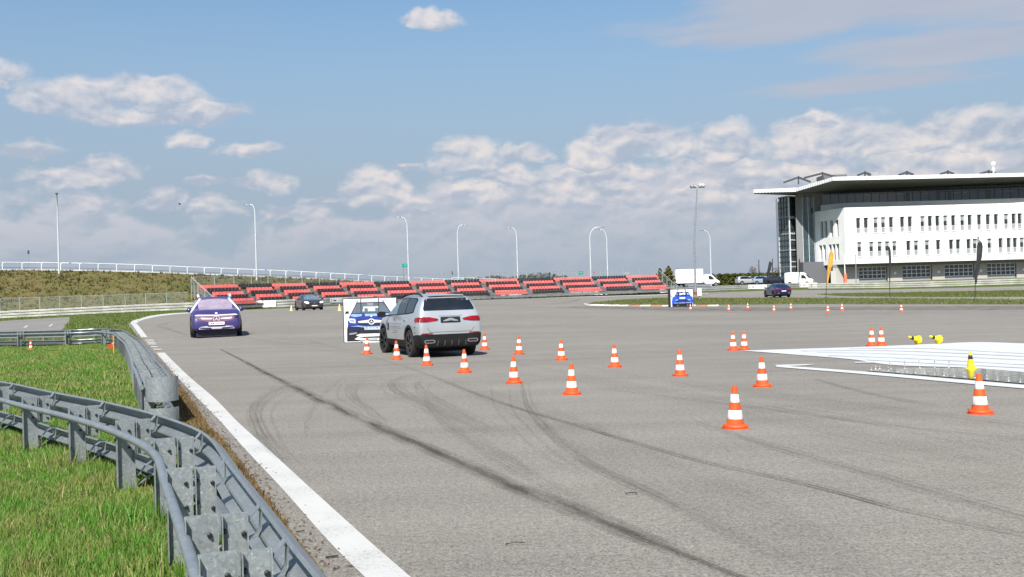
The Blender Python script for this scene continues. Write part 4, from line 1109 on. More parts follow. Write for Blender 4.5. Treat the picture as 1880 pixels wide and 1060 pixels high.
# ------------------------------------------------------------------ foliage
LEAF = {}
def leaf_mat(name, c, c2):
    return mat(name, c, .8, 0, .3, .9, col2=c2, coords='World', spec=.15)
HEDGE_G = leaf_mat('hedge_leaf', (0.045, 0.058, 0.012), (0.095, 0.10, 0.02)); CONIFER = leaf_mat('conifer_leaf', (0.075, 0.078, 0.018), (0.115, 0.105, 0.03)); PINE = leaf_mat('pine_leaf', (0.035, 0.05, 0.03), (0.055, 0.07, 0.045))
BARE = leaf_mat('bare_twig', (0.12, 0.10, 0.08), (0.16, 0.14, 0.12)); TRUNK = mat('bark', (0.09, 0.07, 0.05), .9)
def leaves(n, shape, size, up=.3):
    """n leaf quads scattered through shape() points"""
    mb = MB()
    for i in range(n):
        p = Vector(shape()); a = rng.uniform(0, 6.28); e = rng.uniform(-.9, .9)
        u = Vector((math.cos(a), math.sin(a), e * .6)).normalized(); v = u.cross(Vector((rng.uniform(-1, 1), rng.uniform(-1, 1), up))).normalized(); s = size * rng.uniform(.5, 1.3)
        mb.add([p - u * s - v * s * .5, p + u * s - v * s * .35, p + u * s * .8 + v * s * .5, p - u * s * .7 + v * s * .45], [[0, 1, 2, 3]])
    return mb
def bush(name, label, cat, c, rx, ry, h, m, n, size, group=None, cone=False):
    root = thing(name, label, cat, c, 0, group)
    lob = [(rng.uniform(-.55, .55), rng.uniform(-.4, .4), rng.uniform(.3, .75), rng.uniform(.35, .6)) for _ in range(7)]
    def sh():
        if cone:
            z = rng.random() ** 1.3; r = (1 - z) ** .75 * (0.75 + .25 * math.sin(z * 31)); a = rng.uniform(0, 6.28); k = math.sqrt(rng.uniform(.3, 1))
            return (rx * r * k * math.cos(a), ry * r * k * math.sin(a), h * (.04 + z * .96))
        l = rng.choice(lob); a = rng.uniform(0, 6.28); b = math.acos(rng.uniform(-1, 1)); k = rng.uniform(.6, 1) * l[3]
        return (rx * (l[0] + k * math.sin(b) * math.cos(a)), ry * (l[1] + k * math.sin(b) * math.sin(a)), max(.05, h * (l[2] + k * .6 * math.cos(b))))
    leaves(n, sh, size).build('crown', m, root)
    MB().tube([(0, 0, -.3), (.05, 0, h * .5), (0, .05, h * .8)], [.12, .08, .03], 6).build('trunk', TRUNK, root)
    return root
def at(px, pyb, D, lower=0.0): p = W(px, pyb, D); return Vector((p.x, p.y, p.z - lower))
bush('conifer_bush', 'yellowish green pointed shrub at the end of the grandstand', 'shrub', at(1228, 525, 172), 1.7, 1.5, 3.4, CONIFER, 900, .22, 'shrubs by the grandstand', True)
bush('conifer_bush', 'smaller olive shrub behind the sloping fence of the grandstand', 'shrub', at(1212, 524, 174), 1.4, 1.2, 2.9, CONIFER, 700, .22, 'shrubs by the grandstand', True)
bush('bare_tree', 'leafless greyish tree between the shrub and the white lorry', 'tree', at(1240, 524, 205), 2.2, 2, 3.8, BARE, 260, .16)
# hedge: one clipped row
hd = thing('hedge', 'long clipped yellow-green hedge behind the lorry and the parked cars', 'hedge', at(1318, 526, 200))
a, b = W(1316, 526, 200), W(1440, 523, 200)
def hs():
    t = rng.random(); p = a.lerp(b, t) - a; z = rng.random()
    return (p.x + rng.uniform(-.4, .4), rng.uniform(-.7, .7), .1 + 2.35 * z ** .8 + .15 * math.sin(t * 60) + p.z)
leaves(5200, hs, .2).build('foliage', HEDGE_G, hd)
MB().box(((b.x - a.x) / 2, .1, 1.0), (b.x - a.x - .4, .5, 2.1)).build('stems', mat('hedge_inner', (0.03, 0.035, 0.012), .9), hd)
bush('young_tree', 'young thin tree rising above the hedge behind the parked cars', 'tree', at(1387, 521, 212), 1.5, 1.5, 3.9, BARE, 300, .14)
bush('broad_tree', 'low leafy tree above the hedge next to the glass tower', 'tree', at(1428, 521, 214), 3.0, 2, 3.4, HEDGE_G, 420, .2)
bush('broad_tree', 'dark small tree peeping over the hedge behind the lorry cab', 'tree', at(1309, 520, 220), 1.2, 1.2, 2.6, PINE, 260, .2)
# far-off wood on the skyline
mb = MB()
for px in np.arange(855, 1068, 2.6):
    hpx = 9 + 9 * max(0, math.exp(-((px - 995) / 42) ** 2)) + 6 * math.exp(-((px - 915) / 26) ** 2) - (4 if px > 1040 else 0); D = rng.uniform(390, 440)
    base = W(px + rng.uniform(-2, 2), 522, D); h = max(2.0, (hpx + rng.uniform(-3.5, 3)) * D / FPX); r = rng.uniform(1.2, 2.4)
    m_ = leaves(46, lambda: (lambda z, a_, k_: (base.x + r * (1 - z * .8) * k_ * math.cos(a_), base.y + r * (1 - z * .8) * k_ * math.sin(a_), base.z + z * h))(rng.random(), rng.uniform(0, 6.28), math.sqrt(rng.random())), .75)
    mb.add(m_.v, m_.f)
tag(mb.build('far_wood', leaf_mat('far_wood_leaf', (0.075, 0.09, 0.08), (0.11, 0.125, 0.11))), kind='stuff')
# ------------------------------------------------------------------ office building with garages
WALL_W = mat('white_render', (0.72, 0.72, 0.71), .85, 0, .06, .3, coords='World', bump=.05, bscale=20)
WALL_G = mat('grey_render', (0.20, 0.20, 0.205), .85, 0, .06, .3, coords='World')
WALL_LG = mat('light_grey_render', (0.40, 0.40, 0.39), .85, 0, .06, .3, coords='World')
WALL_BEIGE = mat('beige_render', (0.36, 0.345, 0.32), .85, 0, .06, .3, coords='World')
def glass(name, col, rough=.06):
    m = mat(name, col, rough, 0, .25, .35, coords='World', spec=.9); return m
GLASS_D = glass('dark_window_glass', (0.022, 0.026, 0.03)); GLASS_B = glass('blue_curtain_glass', (0.045, 0.075, 0.085)); GLASS_R = glass('ribbon_glass', (0.05, 0.075, 0.10))
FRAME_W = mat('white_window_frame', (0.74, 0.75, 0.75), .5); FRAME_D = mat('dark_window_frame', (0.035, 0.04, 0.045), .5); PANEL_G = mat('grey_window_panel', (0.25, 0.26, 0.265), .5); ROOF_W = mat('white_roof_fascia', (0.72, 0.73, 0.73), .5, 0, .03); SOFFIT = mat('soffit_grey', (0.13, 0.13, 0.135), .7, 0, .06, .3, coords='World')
FD = 170.0
cr = W(1553, 485, FD)                                    # lower near corner of the white block
GZ = 1.95
BLD = thing('office_building', 'white office block with wide flat roof, narrow windows and garage doors', 'building', (cr.x, FD, GZ))
ob = Vector((cr.x, FD, GZ)); rec = R(-0.9)               # the front recedes slightly to the right
def L(p): return Vector(p) - ob
ux = Vector((math.cos(rec), -math.sin(rec) * 1.0, 0)); ux = Vector((1, .016, 0)).normalized(); uy = Vector((-ux.y, ux.x, 0))
def xf(px, py=440):                                       # distance along the front from the corner for a photo column
    d = ray(px, py); # intersect with the front plane
    t = ob.y / (d.y - d.x * ux.y / ux.x + 0) if False else None
    n = Vector((ux.y, -ux.x)); k = n.dot(ob.to_2d()) / n.dot(d.to_2d()); q = d.to_2d() * k
    return (q - ob.to_2d()).dot(ux.to_2d())
def zf(px, py, back=0.0):
    d = ray(px, py); n = Vector((ux.y, -ux.x)); k = (n.dot(ob.to_2d()) - back) / n.dot(d.to_2d()); return CAM_H + d.z * k - GZ
BM = Matrix(((ux.x, uy.x, 0), (ux.y, uy.y, 0), (0, 0, 1)))   # building local axes: x along front, y inwards, z up
def bpart(name, mb, m, parent=BLD, smooth=None):
    mb.v = [tuple(BM @ Vector(v)) for v in mb.v]; return mb.build(name, m, parent, smooth)
zb, zt = zf(1700, 481, 0), zf(1700, 377.5, 0)            # white block bottom and top
FL = 62.0                                                # the front goes on past the frame
lw = W(1497, 440, 177.5) - ob; lwl = Vector((lw.dot(ux), lw.dot(uy)))  # far end of the left wall
def wall_with_holes(name, x0, x1, z0, z1, holes, thick, m, M=None, parent=BLD):
    """front face with rectangular openings and their reveals; x along, z up, at y = 0"""
    vs = [Vector((x0, z0)), Vector((x1, z0)), Vector((x1, z1)), Vector((x0, z1))]; ed = [(0, 1), (1, 2), (2, 3), (3, 0)]
    for a, b, c, d in holes:
        o = len(vs); vs += [Vector((a, c)), Vector((b, c)), Vector((b, d)), Vector((a, d))]; ed += [(o + i, o + (i + 1) % 4) for i in range(4)]
    r = delaunay_2d_cdt(vs, ed, [], 1, 1e-5); mb = MB(); pts = [Vector((p.x, 0, p.y)) for p in r[0]]; fs = []
    for f in r[2]:
        c = sum((r[0][i] for i in f), Vector((0, 0))) / len(f)
        if any(a < c.x < b and e < c.y < d for a, b, e, d in holes): continue
        A, B, C = (r[0][i] for i in f[:3])
        fs.append(list(f) if (B - A).cross(C - A) > 0 else list(f)[::-1])
    mb.add(pts, fs)
    for a, b, c, d in holes:
        q = [(a, c), (b, c), (b, d), (a, d)]
        for i in range(4):
            (xa, za), (xb, zb_) = q[i], q[(i + 1) % 4]
            mb.quad(Vector((xa, thick, za)), Vector((xb, thick, zb_)), Vector((xb, 0, zb_)), Vector((xa, 0, za)))
    if M is not None: mb.v = [tuple(M @ Vector(v)) for v in mb.v]
    return bpart(name, mb, m, parent)
row1 = [1066, 1104, 1152, 1189, 1228, 1283, 1321, 1383, 1420, 1457, 1496, 1535, 1580, 1616, 1663, 1706, 1746, 1796, 1833, 1863, 1915, 1955, 2010, 2050, 2110]
row2 = [1068, 1127, 1168, 1205, 1241, 1310, 1348, 1402, 1457, 1521, 1555, 1607, 1638, 1710, 1765, 1805, 1836, 1870, 1925, 1965, 2030, 2075, 2120]
topx = lambda x: 280 + .3723 * x * 0
holes = []; wins = []
z1t, z1b = zf(1600, 399.5), zf(1600, 428.3); z2t, z2b = zf(1600, 444.2), zf(1600, 471.6)
for lst, zt_, zb_ in ((row1, z1t, z1b), (row2, z2t, z2b)):
    for x in lst:
        c = xf(1180 + .3723 * x); holes.append((c - .37, c + .37, zb_, zt_)); wins.append((c, zb_, zt_))
wall_with_holes('front_wall', 0, FL, zb, zt, holes, .32, WALL_W)
def win_meshes(w_, h, sill):
    f = MB(); t = .05
    f.box((-w_ / 2 + t / 2, 0, h / 2), (t, .07, h)); f.box((w_ / 2 - t / 2, 0, h / 2), (t, .07, h)); f.box((0, 0, t / 2), (w_ - 2 * t, .066, t)); f.box((0, 0, h - t / 2), (w_ - 2 * t, .066, t)); f.box((0, 0, sill), (w_ - 2 * t, .066, t))
    g = MB().box((0, .01, (sill + h) / 2), (w_ - 2 * t, .02, h - sill - t * 1.2)); p = MB().box((0, .0, sill / 2), (w_ - 2 * t, .03, sill - t * 1.2)); s = MB().box((0, -.2, -.03), (w_ + .06, .34, .05))
    for q in (f, g, p, s): q.v = [tuple(BM @ Vector(v)) for v in q.v]
    bl_ = MB().box((0, -.006, h - (h - sill) * .27), (w_ - 2 * t, .02, (h - sill) * .5)); bl_.v = [tuple(BM @ Vector(v)) for v in bl_.v]
    return f.mesh('window', FRAME_W), g.mesh('pane', GLASS_D), p.mesh('panel', PANEL_G), s.mesh('sill', FRAME_W), bl_.mesh('blind', PANEL_G)
WM = win_meshes(.74, z1t - z1b, (z1t - z1b) * .34)
def place_window(c, zb_, y, M3=None, blind=False):
    o = link('window', WM[0], BLD, BM @ Vector((c, y, zb_)) if M3 is None else M3)
    link('pane', WM[1], o); link('panel', WM[2], o); link('sill', WM[3], o)
    if blind: link('blind', WM[4], o)
    return o
for i, (c, zb_, zt_) in enumerate(wins): place_window(c, zb_, .27, blind=(i % 5 == 2 or i % 7 == 3 or i in (25, 26, 27, 28, 29)))
# left wall of the white block, running back to the grey body
lv = lwl.normalized(); LWL = lwl.length; ln = Vector((lv.y, -lv.x)); 
if ln.x > 0: ln = -ln
LM = Matrix(((-lv.x, -ln.x, 0, lwl.x), (-lv.y, -ln.y, 0, lwl.y), (0, 0, 1, 0), (0, 0, 0, 1)))    # local x from the back edge to the corner
holes = []
def lx(px): t = (px - 1497) / (1553 - 1497); dd = 177.5 + (170 - 177.5) * t; return LWL * (t * 170 / dd) if False else LWL * (t / (t + (1 - t) * 170 / 177.5))
for lst, py0, py1 in (((1509.5, 1517, 1527.5, 1538), 404.5, 433), ((1506, 1513, 1524, 1531, 1538), 447, 476)):
    for x in lst: c = lx(x); holes.append((c - .42, c + .42, (z1b if py0 < 420 else z2b) - .35, (z1t if py0 < 420 else z2t) - .1))
wall_with_holes('side_wall', 0, LWL, zb, zt, holes, .5, WALL_W, LM)
for a, b, c, d in holes:
    mb = MB().box(((a + b) / 2, .46, (c + d) / 2), (b - a, .03, d - c)); mb.v = [tuple(LM @ Vector(v)) for v in mb.v]
    wd_ = bpart('window', mb, FRAME_W); mb = MB().box(((a + b) / 2, .44, (c + d) / 2), (b - a - .12, .02, d - c - .12)); mb.v = [tuple(LM @ Vector(v)) for v in mb.v]; bpart('pane', mb, GLASS_D, wd_)
# underside and top of the white block
pl = [(lwl.x, lwl.y), (0, 0), (FL, 0), (FL, lwl.y + 6), (lwl.x, lwl.y + 6)]
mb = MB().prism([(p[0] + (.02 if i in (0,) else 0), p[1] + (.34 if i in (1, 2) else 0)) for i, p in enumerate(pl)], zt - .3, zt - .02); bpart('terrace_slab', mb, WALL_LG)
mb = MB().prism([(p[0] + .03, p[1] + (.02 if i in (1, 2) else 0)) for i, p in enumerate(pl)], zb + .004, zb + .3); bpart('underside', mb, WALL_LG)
# parapet band set back above it
px0 = xf(1556, 380); ptop = zf(1700, 369.5, 2.2)
mb = MB(); mb.prism([(px0, 1.6), (FL, 1.6), (FL, 2.0), (px0 + .3, 2.0), (px0 - 2.6, 5.0), (px0 - 3.0, 5.0)], zt - .02, ptop); bpart('parapet', mb, WALL_LG)
# ground floor set back below it
gf = 2.4
doors = [(1577, 1630), (1657, 1712), (1735, 1790), (1813, 1867), (1893, 1946), (1973, 2026)]
def xg(px): return xf(px, 500) * (1 + gf / FD) + (ob.x * gf / FD)
gz0 = 0.0; dtop = zf(1685, 487.5, gf); gtop = zb + .004
hl = [(xg(a), xg(b), gz0 + .02, dtop) for a, b in doors]
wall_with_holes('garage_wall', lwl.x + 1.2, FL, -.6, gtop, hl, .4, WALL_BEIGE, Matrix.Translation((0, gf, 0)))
mb = MB().box(((lwl.x + 1.2 + FL) / 2, gf - .05, gtop - .62), (FL - lwl.x - 1.2, .1, 1.2)); 
lint = []
# dark lintel band cut at the doors is simply the recess shadow; thin darker strip above the doors
for (a, b, c, d) in hl:
    g = MB(); t = .09
    fr = bpart('garage_door', MB().box(((a + b) / 2, gf + .34, (c + d) / 2), (b - a, .05, d - c)), FRAME_D)
    lower = c + (d - c) * .23; W6 = (b - a - .3) / 6; H3 = (d - lower - .1) / 3
    bpart('lower_panel', MB().box(((a + b) / 2 - .05, gf + .29, (c + lower) / 2), (b - a - .2, .05, lower - c - .02)), PANEL_G, fr)
    grid = MB()
    for i in range(7): grid.box((a + .1 + W6 * i, gf + .28, (lower + d) / 2), (t, .05, d - lower))
    for j in range(4): grid.box(((a + b) / 2 - .05, gf + .275, lower + .04 + H3 * j), (b - a - .2, .05, t))
    bpart('glazing_bars', grid, FRAME_W, fr)
    for i in range(6):
        for j in range(3): bpart('pane', MB().box((a + .1 + W6 * (i + .5), gf + .30, lower + .04 + H3 * (j + .5)), (W6 - t, .02, H3 - t)), GLASS_D, fr)
for i in range(len(doors) - 1):
    x = xg((doors[i][1] + doors[i + 1][0]) / 2)
    M = Matrix.Translation((x, gf - .06, 1.5)) @ Matrix.Rotation(R(90), 4, 'X'); mb = MB().lathe([(.0, -.05), (.22, -.04), (.26, .0), (.22, .06), (.0, .09)], 12, M, False); bpart('wall_lamp', mb, ROOF_W)
# recess shadow painted as a grey band over the garage doors, 3 mm proud
mb = MB()
xs = [lwl.x + 1.2] + [v for h_ in hl for v in (h_[0] - .25, h_[1] + .25)] + [FL]
mb.box(((xs[0] + FL) / 2, gf - .02, (gtop + dtop) / 2 + .02), (FL - xs[0], .03, gtop - dtop - .05)); bpart('recess_shade_band', mb, WALL_G)
mb = MB().box((xg(1530), gf - .06, 1.1), (.9, .1, 2.2)); bpart('side_door', mb, WALL_LG)
# grey body behind
by = lwl.y + .2
gxl = xf(1463.5, 440) * (1 + by / FD) + ob.x * by / FD
rz_ = zf(1700, 333, 9)
wall_body = MB().loft([[Vector((x, y, z)) for x, z in ((gxl + k_, -.8), (FL, -.8), (FL, 17.38), (gxl + 4.5 + k_, 17.38), (gxl + k_, 16.3))] for y, k_ in ((by + 21, 8), (by, 0))]); bpart('grey_body', wall_body, WALL_G)
# ribbon glazing in the recess above the terrace
ry0, ry1 = zf(1700, 372.5, by), zf(1700, 347.5, by); rx0 = xf(1510, 360) * (1 + by / FD) + ob.x * by / FD
rb = bpart('ribbon_window', MB().box(((rx0 + FL) / 2, by - .03, (ry0 + ry1) / 2), (FL - rx0, .05, ry1 - ry0)), GLASS_R)
for i in range(34):
    x = rx0 + .05 + i * 1.5
    bpart('mullion', MB().box((x, by - .07, (ry0 + ry1) / 2), (.05 if i % 6 else .14, .06, ry1 - ry0 - .02)), FRAME_D if i % 6 else PANEL_G, rb)
for x in (1668, 1724, 1745, 1818):
    q = xf(x, 360) * (1 + by / FD) + ob.x * by / FD; bpart('column', MB().box((q, by - .09, (ry0 + ry1) / 2 - .2), (.55, .05, ry1 - ry0 - .5)), PANEL_G, rb)
bpart('transom', MB().box(((rx0 + FL) / 2, by - .065, ry1 - .55), (FL - rx0, .05, .05)), FRAME_D, rb)
for x, w_ in ((1600, 3), (1650, 4), (1700, 2), (1760, 3.4), (1850, 3)):
    q = xf(x, 360) * (1 + by / FD) + ob.x * by / FD; bpart('ceiling_light', MB().box((q, by - .062, ry1 - .75), (w_, .02, .09)), ROOF_W, rb)
# curtain window in the grey wall
cx0 = xf(1474.5, 420) * (1 + by / FD) + ob.x * by / FD; cx1 = xf(1496.5, 420) * (1 + by / FD) + ob.x * by / FD; cz0, cz1 = zf(1486, 482.5, by), zf(1486, 361.5, by)
cw = bpart('curtain_window', MB().box(((cx0 + cx1) / 2, by - .03, (cz0 + cz1) / 2), (cx1 - cx0, .05, cz1 - cz0)), GLASS_B)
for i in range(5): bpart('mullion', MB().box((cx0 + .03 + (cx1 - cx0 - .06) * i / 4, by - .075, (cz0 + cz1) / 2), (.06, .07, cz1 - cz0)), FRAME_W if i % 2 == 0 else FRAME_D, cw)
for j in range(9): bpart('transom', MB().box(((cx0 + cx1) / 2, by - .07, cz0 + (cz1 - cz0) * j / 8), (cx1 - cx0, .05, .05)), FRAME_D, cw)
# lower grey annexe in front of it, left of the garages
mb = MB().prism([(lwl.x - 3.0, by - 2.2), (lwl.x + 1.4, by - 2.2), (lwl.x + 1.4, by - .1), (lwl.x - 3.0, by - .1)], -.8, zf(1500, 481, by - 2)); bpart('annexe', mb, mat('dark_grey_render', (0.11, 0.115, 0.125), .8, 0, .06))
# glass stair tower at the left end
ty = by + 2.5
def xb(px, back): return xf(px, 440) * (1 + back / FD) + ob.x * back / FD
t0, t1, tm = xb(1437, ty), xb(1464.5, ty), xb(1452, ty - 1.5); tz1 = zf(1450, 361, ty)
tw = bpart('stair_tower', MB().prism([(t0, ty + 1.5), (tm, ty - 1.5), (t1, ty), (t1 + .5, ty + 6), (t0 + .8, ty + 6)], -.8, tz1), GLASS_B)
mv = [Vector((t0, ty + 1.5)), Vector((tm, ty - 1.5)), Vector((t1, ty))]
for i in range(2):
    a, b = mv[i], mv[i + 1]; d = (b - a); nn = Vector((d.y, -d.x)).normalized()
    for k in range(0 if i == 0 else 1, 5 if i else 5):
        p = a + d * (k / 4) + nn * .04; big = (i == 0 and k == 4)
        bpart('mullion', MB().box((p.x, p.y, tz1 / 2 - .2), (.26 if big else .08, .1, tz1 + .4), math.atan2(d.y, d.x)), FRAME_W if big or k == 0 and i == 0 else FRAME_D, tw)
    for j in range(17):
        z = .2 + (tz1 - .3) * j / 16; c = (a + b) / 2 + nn * .05
        bpart('transom', MB().box((c.x, c.y, z), (d.length * .98, .08, .07 if j % 2 else .16), math.atan2(d.y, d.x)), FRAME_D if j % 4 else (FRAME_W if i else FRAME_D), tw)
    for j in range(4):                                   # stair landings seen through the glass
        z = 3.2 + (tz1 - 4) * j / 4; c = (a + b) / 2 + nn * .02
        bpart('landing', MB().box((c.x, c.y, z), (d.length * .9, .06, .35), math.atan2(d.y, d.x)), FRAME_W if i else PANEL_G, tw)
# roof: thin wide slab, lifted at the corner
rc, md, tip, rt = W(1530, 331.8, 166.0), W(1461, 352.2, 174.0), W(1384, 354.2, 175.5), W(1880, 325.6, 168.3)
def tol(p): v = p - ob; return Vector((v.dot(ux), v.dot(uy), p.z - GZ))
c_, m_, t_, r_ = tol(rc), tol(md), tol(tip), tol(rt); r_ = c_ + (r_ - c_) * 1.8
r_.z = c_.z
mb = MB(); th = .62
yb_ = by + 22
low_ = [c_, r_, Vector((r_.x, yb_, r_.z)), Vector((m_.x + 9, yb_, m_.z)), Vector((m_.x + 2.6, t_.y + 6, m_.z)), Vector((t_.x + .6, t_.y + 2.2, t_.z)), t_, m_]
top_ = [p + Vector((0, .03, th)) for p in low_]; top_[6] = top_[6] - Vector((0, 0, th * .12)); n = len(low_)
mb.add(low_ + top_, [list(range(n))[::-1], [n + i for i in range(n)]] + [[i, (i + 1) % n, (i + 1) % n + n, i + n] for i in range(n)])
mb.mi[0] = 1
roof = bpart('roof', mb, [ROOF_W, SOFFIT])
rib = MB()                                               # ribbed cladding of the fascia at the left end
for a, b in ((m_, c_), (t_, m_)):
    d = b - a; nn = Vector((d.y, -d.x, 0)).normalized()
    if nn.x > 0 and a is m_: nn = -nn
    if a is t_ and nn.y > 0: nn = -nn
    k = int(d.length / .55)
    for i in range(k):
        p = a.lerp(b, (i + .5) / k) + nn * .02 + Vector((0, 0, th / 2)); rib.box(p, (.1, .06, th - .06), math.atan2(d.y, d.x))
bpart('fascia_ribs', rib, WALL_LG, roof)['kind'] = 'stuff'
TRUSS = mat('truss_steel', (0.05, 0.055, 0.06), .5, .3)
for x, y, wd_, hh in ((1466, 326, 44, 9.5), (1510, 318.5, 54, 8.5), (1588, 317.2, 22, 5), (1665, 316.6, 24, 5), (1740, 315.6, 22, 4.5), (1815, 315, 26, 4.5)):
    Dp = 180.0 if x < 1500 else 174.0; a = tol(W(x - wd_ * .62, y + hh, Dp)); b = tol(W(x, y, Dp)); c = tol(W(x + wd_ * .5, y + hh * .9, Dp)); e = tol(W(x, y + hh + 3, Dp))
    mb = MB().bar(a, b, .28, .34); mb.bar(b, c, .28, .34); mb.bar(e, b + Vector((0, 0, .25)), .2, .2); bpart('roof_truss', mb, TRUSS, roof)
a = tol(W(1512, 320, 178)); b = tol(W(1555, 320.5, 178)); mb = MB().box(((a.x + b.x) / 2, a.y + 2, a.z - .5), (b.x - a.x, 4, .7)); bpart('roof_plant', mb, mat('roof_plant_grey', (0.10, 0.105, 0.11), .7), roof)
a = tol(W(1602, 318, 175)); mb = MB().box((a.x, a.y, a.z - .3), (1.4, 1.2, .8)); bpart('roof_vent', mb, PANEL_G, roof)
a = tol(W(1812, 320, 178)); b = tol(W(1862, 307, 178)); e = tol(W(1960, 305, 178))
mb = MB().add([a, b, e, Vector((e.x, e.y, a.z))] + [p + Vector((0, 8, 0)) for p in (a, b, e, Vector((e.x, e.y, a.z)))], [[0, 3, 2, 1], [4, 5, 6, 7], [0, 1, 5, 4], [1, 2, 6, 5]]) if False else MB()
P4 = [a, Vector((e.x, e.y, a.z)), e, b]; mb.add(P4 + [p + Vector((0, 8, 0)) for p in P4], [[0, 1, 2, 3], [7, 6, 5, 4], [3, 2, 6, 7], [0, 3, 7, 4]]); bpart('penthouse', mb, mat('penthouse_grey', (0.16, 0.18, 0.2), .6), roof)
a = tol(W(1823.5, 301, 172)); bpart('radome', MB().lathe([(.0, -.40), (.22, -.35), (.37, -.15), (.40, .04), (.32, .25), (.15, .37), (0, .40)], 14, Matrix.Translation(a), False), ROOF_W, roof, 3.2)
bpart('radome_mast', MB().tube([a - Vector((0, 0, 2.2)), a - Vector((0, 0, .45))], .12, 8), ROOF_W, roof); bpart('radome_foot', MB().lathe([(.0, -.3), (.26, -.2), (.3, 0), (.22, .2), (0, .28)], 12, Matrix.Translation(a - Vector((0, 0, 1.0))), False), ROOF_W, roof, 3.2)
# ------------------------------------------------------------------ vehicles
def paint(name, col, metal=0.0, rough=.35, coat=.7, var=.04): return mat(name, col, rough, metal, var, 1.5, coat=coat)
TYRE = mat('tyre_black', (0.014, 0.014, 0.015), .8, 0, .2); RIM_BLACK = mat('rim_black', (0.012, 0.012, 0.014), .3, .5, .1, coat=.4); RIM_SILVER = mat('rim_silver', (0.45, 0.46, 0.48), .3, .8, .05)
CLAD = mat('black_cladding', (0.010, 0.010, 0.011), .6, 0, .15, spec=.25); CAR_GLASS = mat('car_glass', (0.010, 0.012, 0.016), .05, 0, .2, spec=.8); CAR_GLASS_PALE = mat('car_glass_pale', (0.10, 0.16, 0.19), .06, 0, .3, spec=.8)
CHROME = mat('chrome_trim', (0.7, 0.7, 0.72), .18, 1.0, .03); RED_LAMP = mat('red_lamp_glass', (0.24, 0.003, 0.008), .3, 0, .3, 9, coat=.15, spec=.3); RED_REFL = mat('red_reflector', (0.25, 0.01, 0.015), .3)
WHITE_LAMP = mat('white_lamp_glass', (0.75, 0.75, 0.74), .15, 0, .05, coat=.5); WELL = mat('wheel_well', (0.008, 0.008, 0.009), .9)
HEAD_LIT = mat('lit_headlamp', (0.8, 0.8, 0.78), .2, 0, .03, emit=((1, .97, .9), 2.2))
PLATE_W = mat('number_plate_white', (0.72, 0.72, 0.71), .5, 0, .03); PLATE_INK = mat('plate_ink', (0.03, 0.03, 0.035), .6)
def decal(bvh, outline, mode, off=.005, spacing=.07, rim=.02):
    xs = [p[0] for p in outline]; ys = [p[1] for p in outline]
    vs = []; n0 = len(outline)
    for i in range(n0):
        a, b = Vector(outline[i]), Vector(outline[(i + 1) % n0]); k = max(1, int((b - a).length / spacing))
        vs += [a + (b - a) * (j / k) for j in range(k)]
    nb = len(vs); ed = [(i, (i + 1) % nb) for i in range(nb)]
    for gx in np.arange(min(xs) + spacing / 2, max(xs), spacing):
        for gy in np.arange(min(ys) + spacing / 2, max(ys), spacing): vs.append(Vector((gx, gy)))
    r = delaunay_2d_cdt(vs, ed, [], 1, 1e-5)
    outv = [Vector((v.x, v.y)) for v in r[0]]
    o_d = {'L': lambda p: (Vector((p.x, 5, p.y)), Vector((0, -1, 0))), 'R': lambda p: (Vector((p.x, -5, p.y)), Vector((0, 1, 0))), 'rear': lambda p: (Vector((-9, p.x, p.y)), Vector((1, 0, 0))),
           'front': lambda p: (Vector((9, p.x, p.y)), Vector((-1, 0, 0))), 'top': lambda p: (Vector((p.x, p.y, 9)), Vector((0, 0, -1)))}[mode]
    P3 = []; last = None
    for p in outv:
        o, d = o_d(p); h = bvh.ray_cast(o, d); P3.append((h[0] - d * off) if h[0] is not None else None)
    cen_ = [None] * 0
    mb = MB(); mp = {}; fs = []
    poly = [Vector(p) for p in outline]
    for f in r[2]:
        c = sum((outv[i] for i in f), Vector((0, 0))) / len(f)
        if any(P3[i] is None for i in f) or not inside(poly, np.array([[c.x, c.y]]))[0]: continue
        for i in f:
            if i not in mp: mp[i] = len(mb.v); mb.v.append(tuple(P3[i]))
        g = [mp[i] for i in f]; a, b, c3 = (Vector(mb.v[i]) for i in g[:3]); dd = o_d(outv[f[0]])[1]
        if (b - a).cross(c3 - a).dot(dd) > 0: g = g[::-1]
        fs.append(g)
    cnt = {}
    for f in fs:
        for i in range(len(f)):
            e = (f[i], f[(i + 1) % len(f)]); cnt[e] = 1
    for f in fs: mb.f.append(f); mb.mi.append(0)
    inner = {}
    dd = o_d(outv[0])[1]
    for (a, b) in list(cnt):
        if (b, a) not in cnt:
            for i in (a, b):
                if i not in inner: inner[i] = len(mb.v); mb.v.append(tuple(Vector(mb.v[i]) + dd * rim))
            mb.f.append([b, a, inner[a], inner[b]]); mb.mi.append(0)
    return mb
def body_mesh(st, subsurf=True):
    rings = []
    for (x, zb, w_, zbelt, ztop, wr) in st:
        h = max(.03, ztop - zbelt); wr = min(wr, w_ * .93)
        half = [(0, zb), (w_ * .55, zb), (w_ * .86, zb), (w_ * .965, zb + .06 * min(1, (zbelt - zb) / .5)), (w_, zb + .42 * (zbelt - zb)), (w_ * .995, zb + .75 * (zbelt - zb)), (w_ * .945, zbelt),
                (w_ * .945 + (wr - w_ * .945) * .5 + .012, zbelt + .52 * h), (wr, zbelt + .87 * h), (wr * .86, zbelt + .965 * h), (wr * .45, ztop - .002), (0, ztop)]
        rg = [Vector((x, y, z)) for y, z in half] + [Vector((x, -y, z)) for y, z in half[-2:0:-1]]
        rings.append(rg)
    mb = MB(); mb.loft(rings[::-1]); return mb
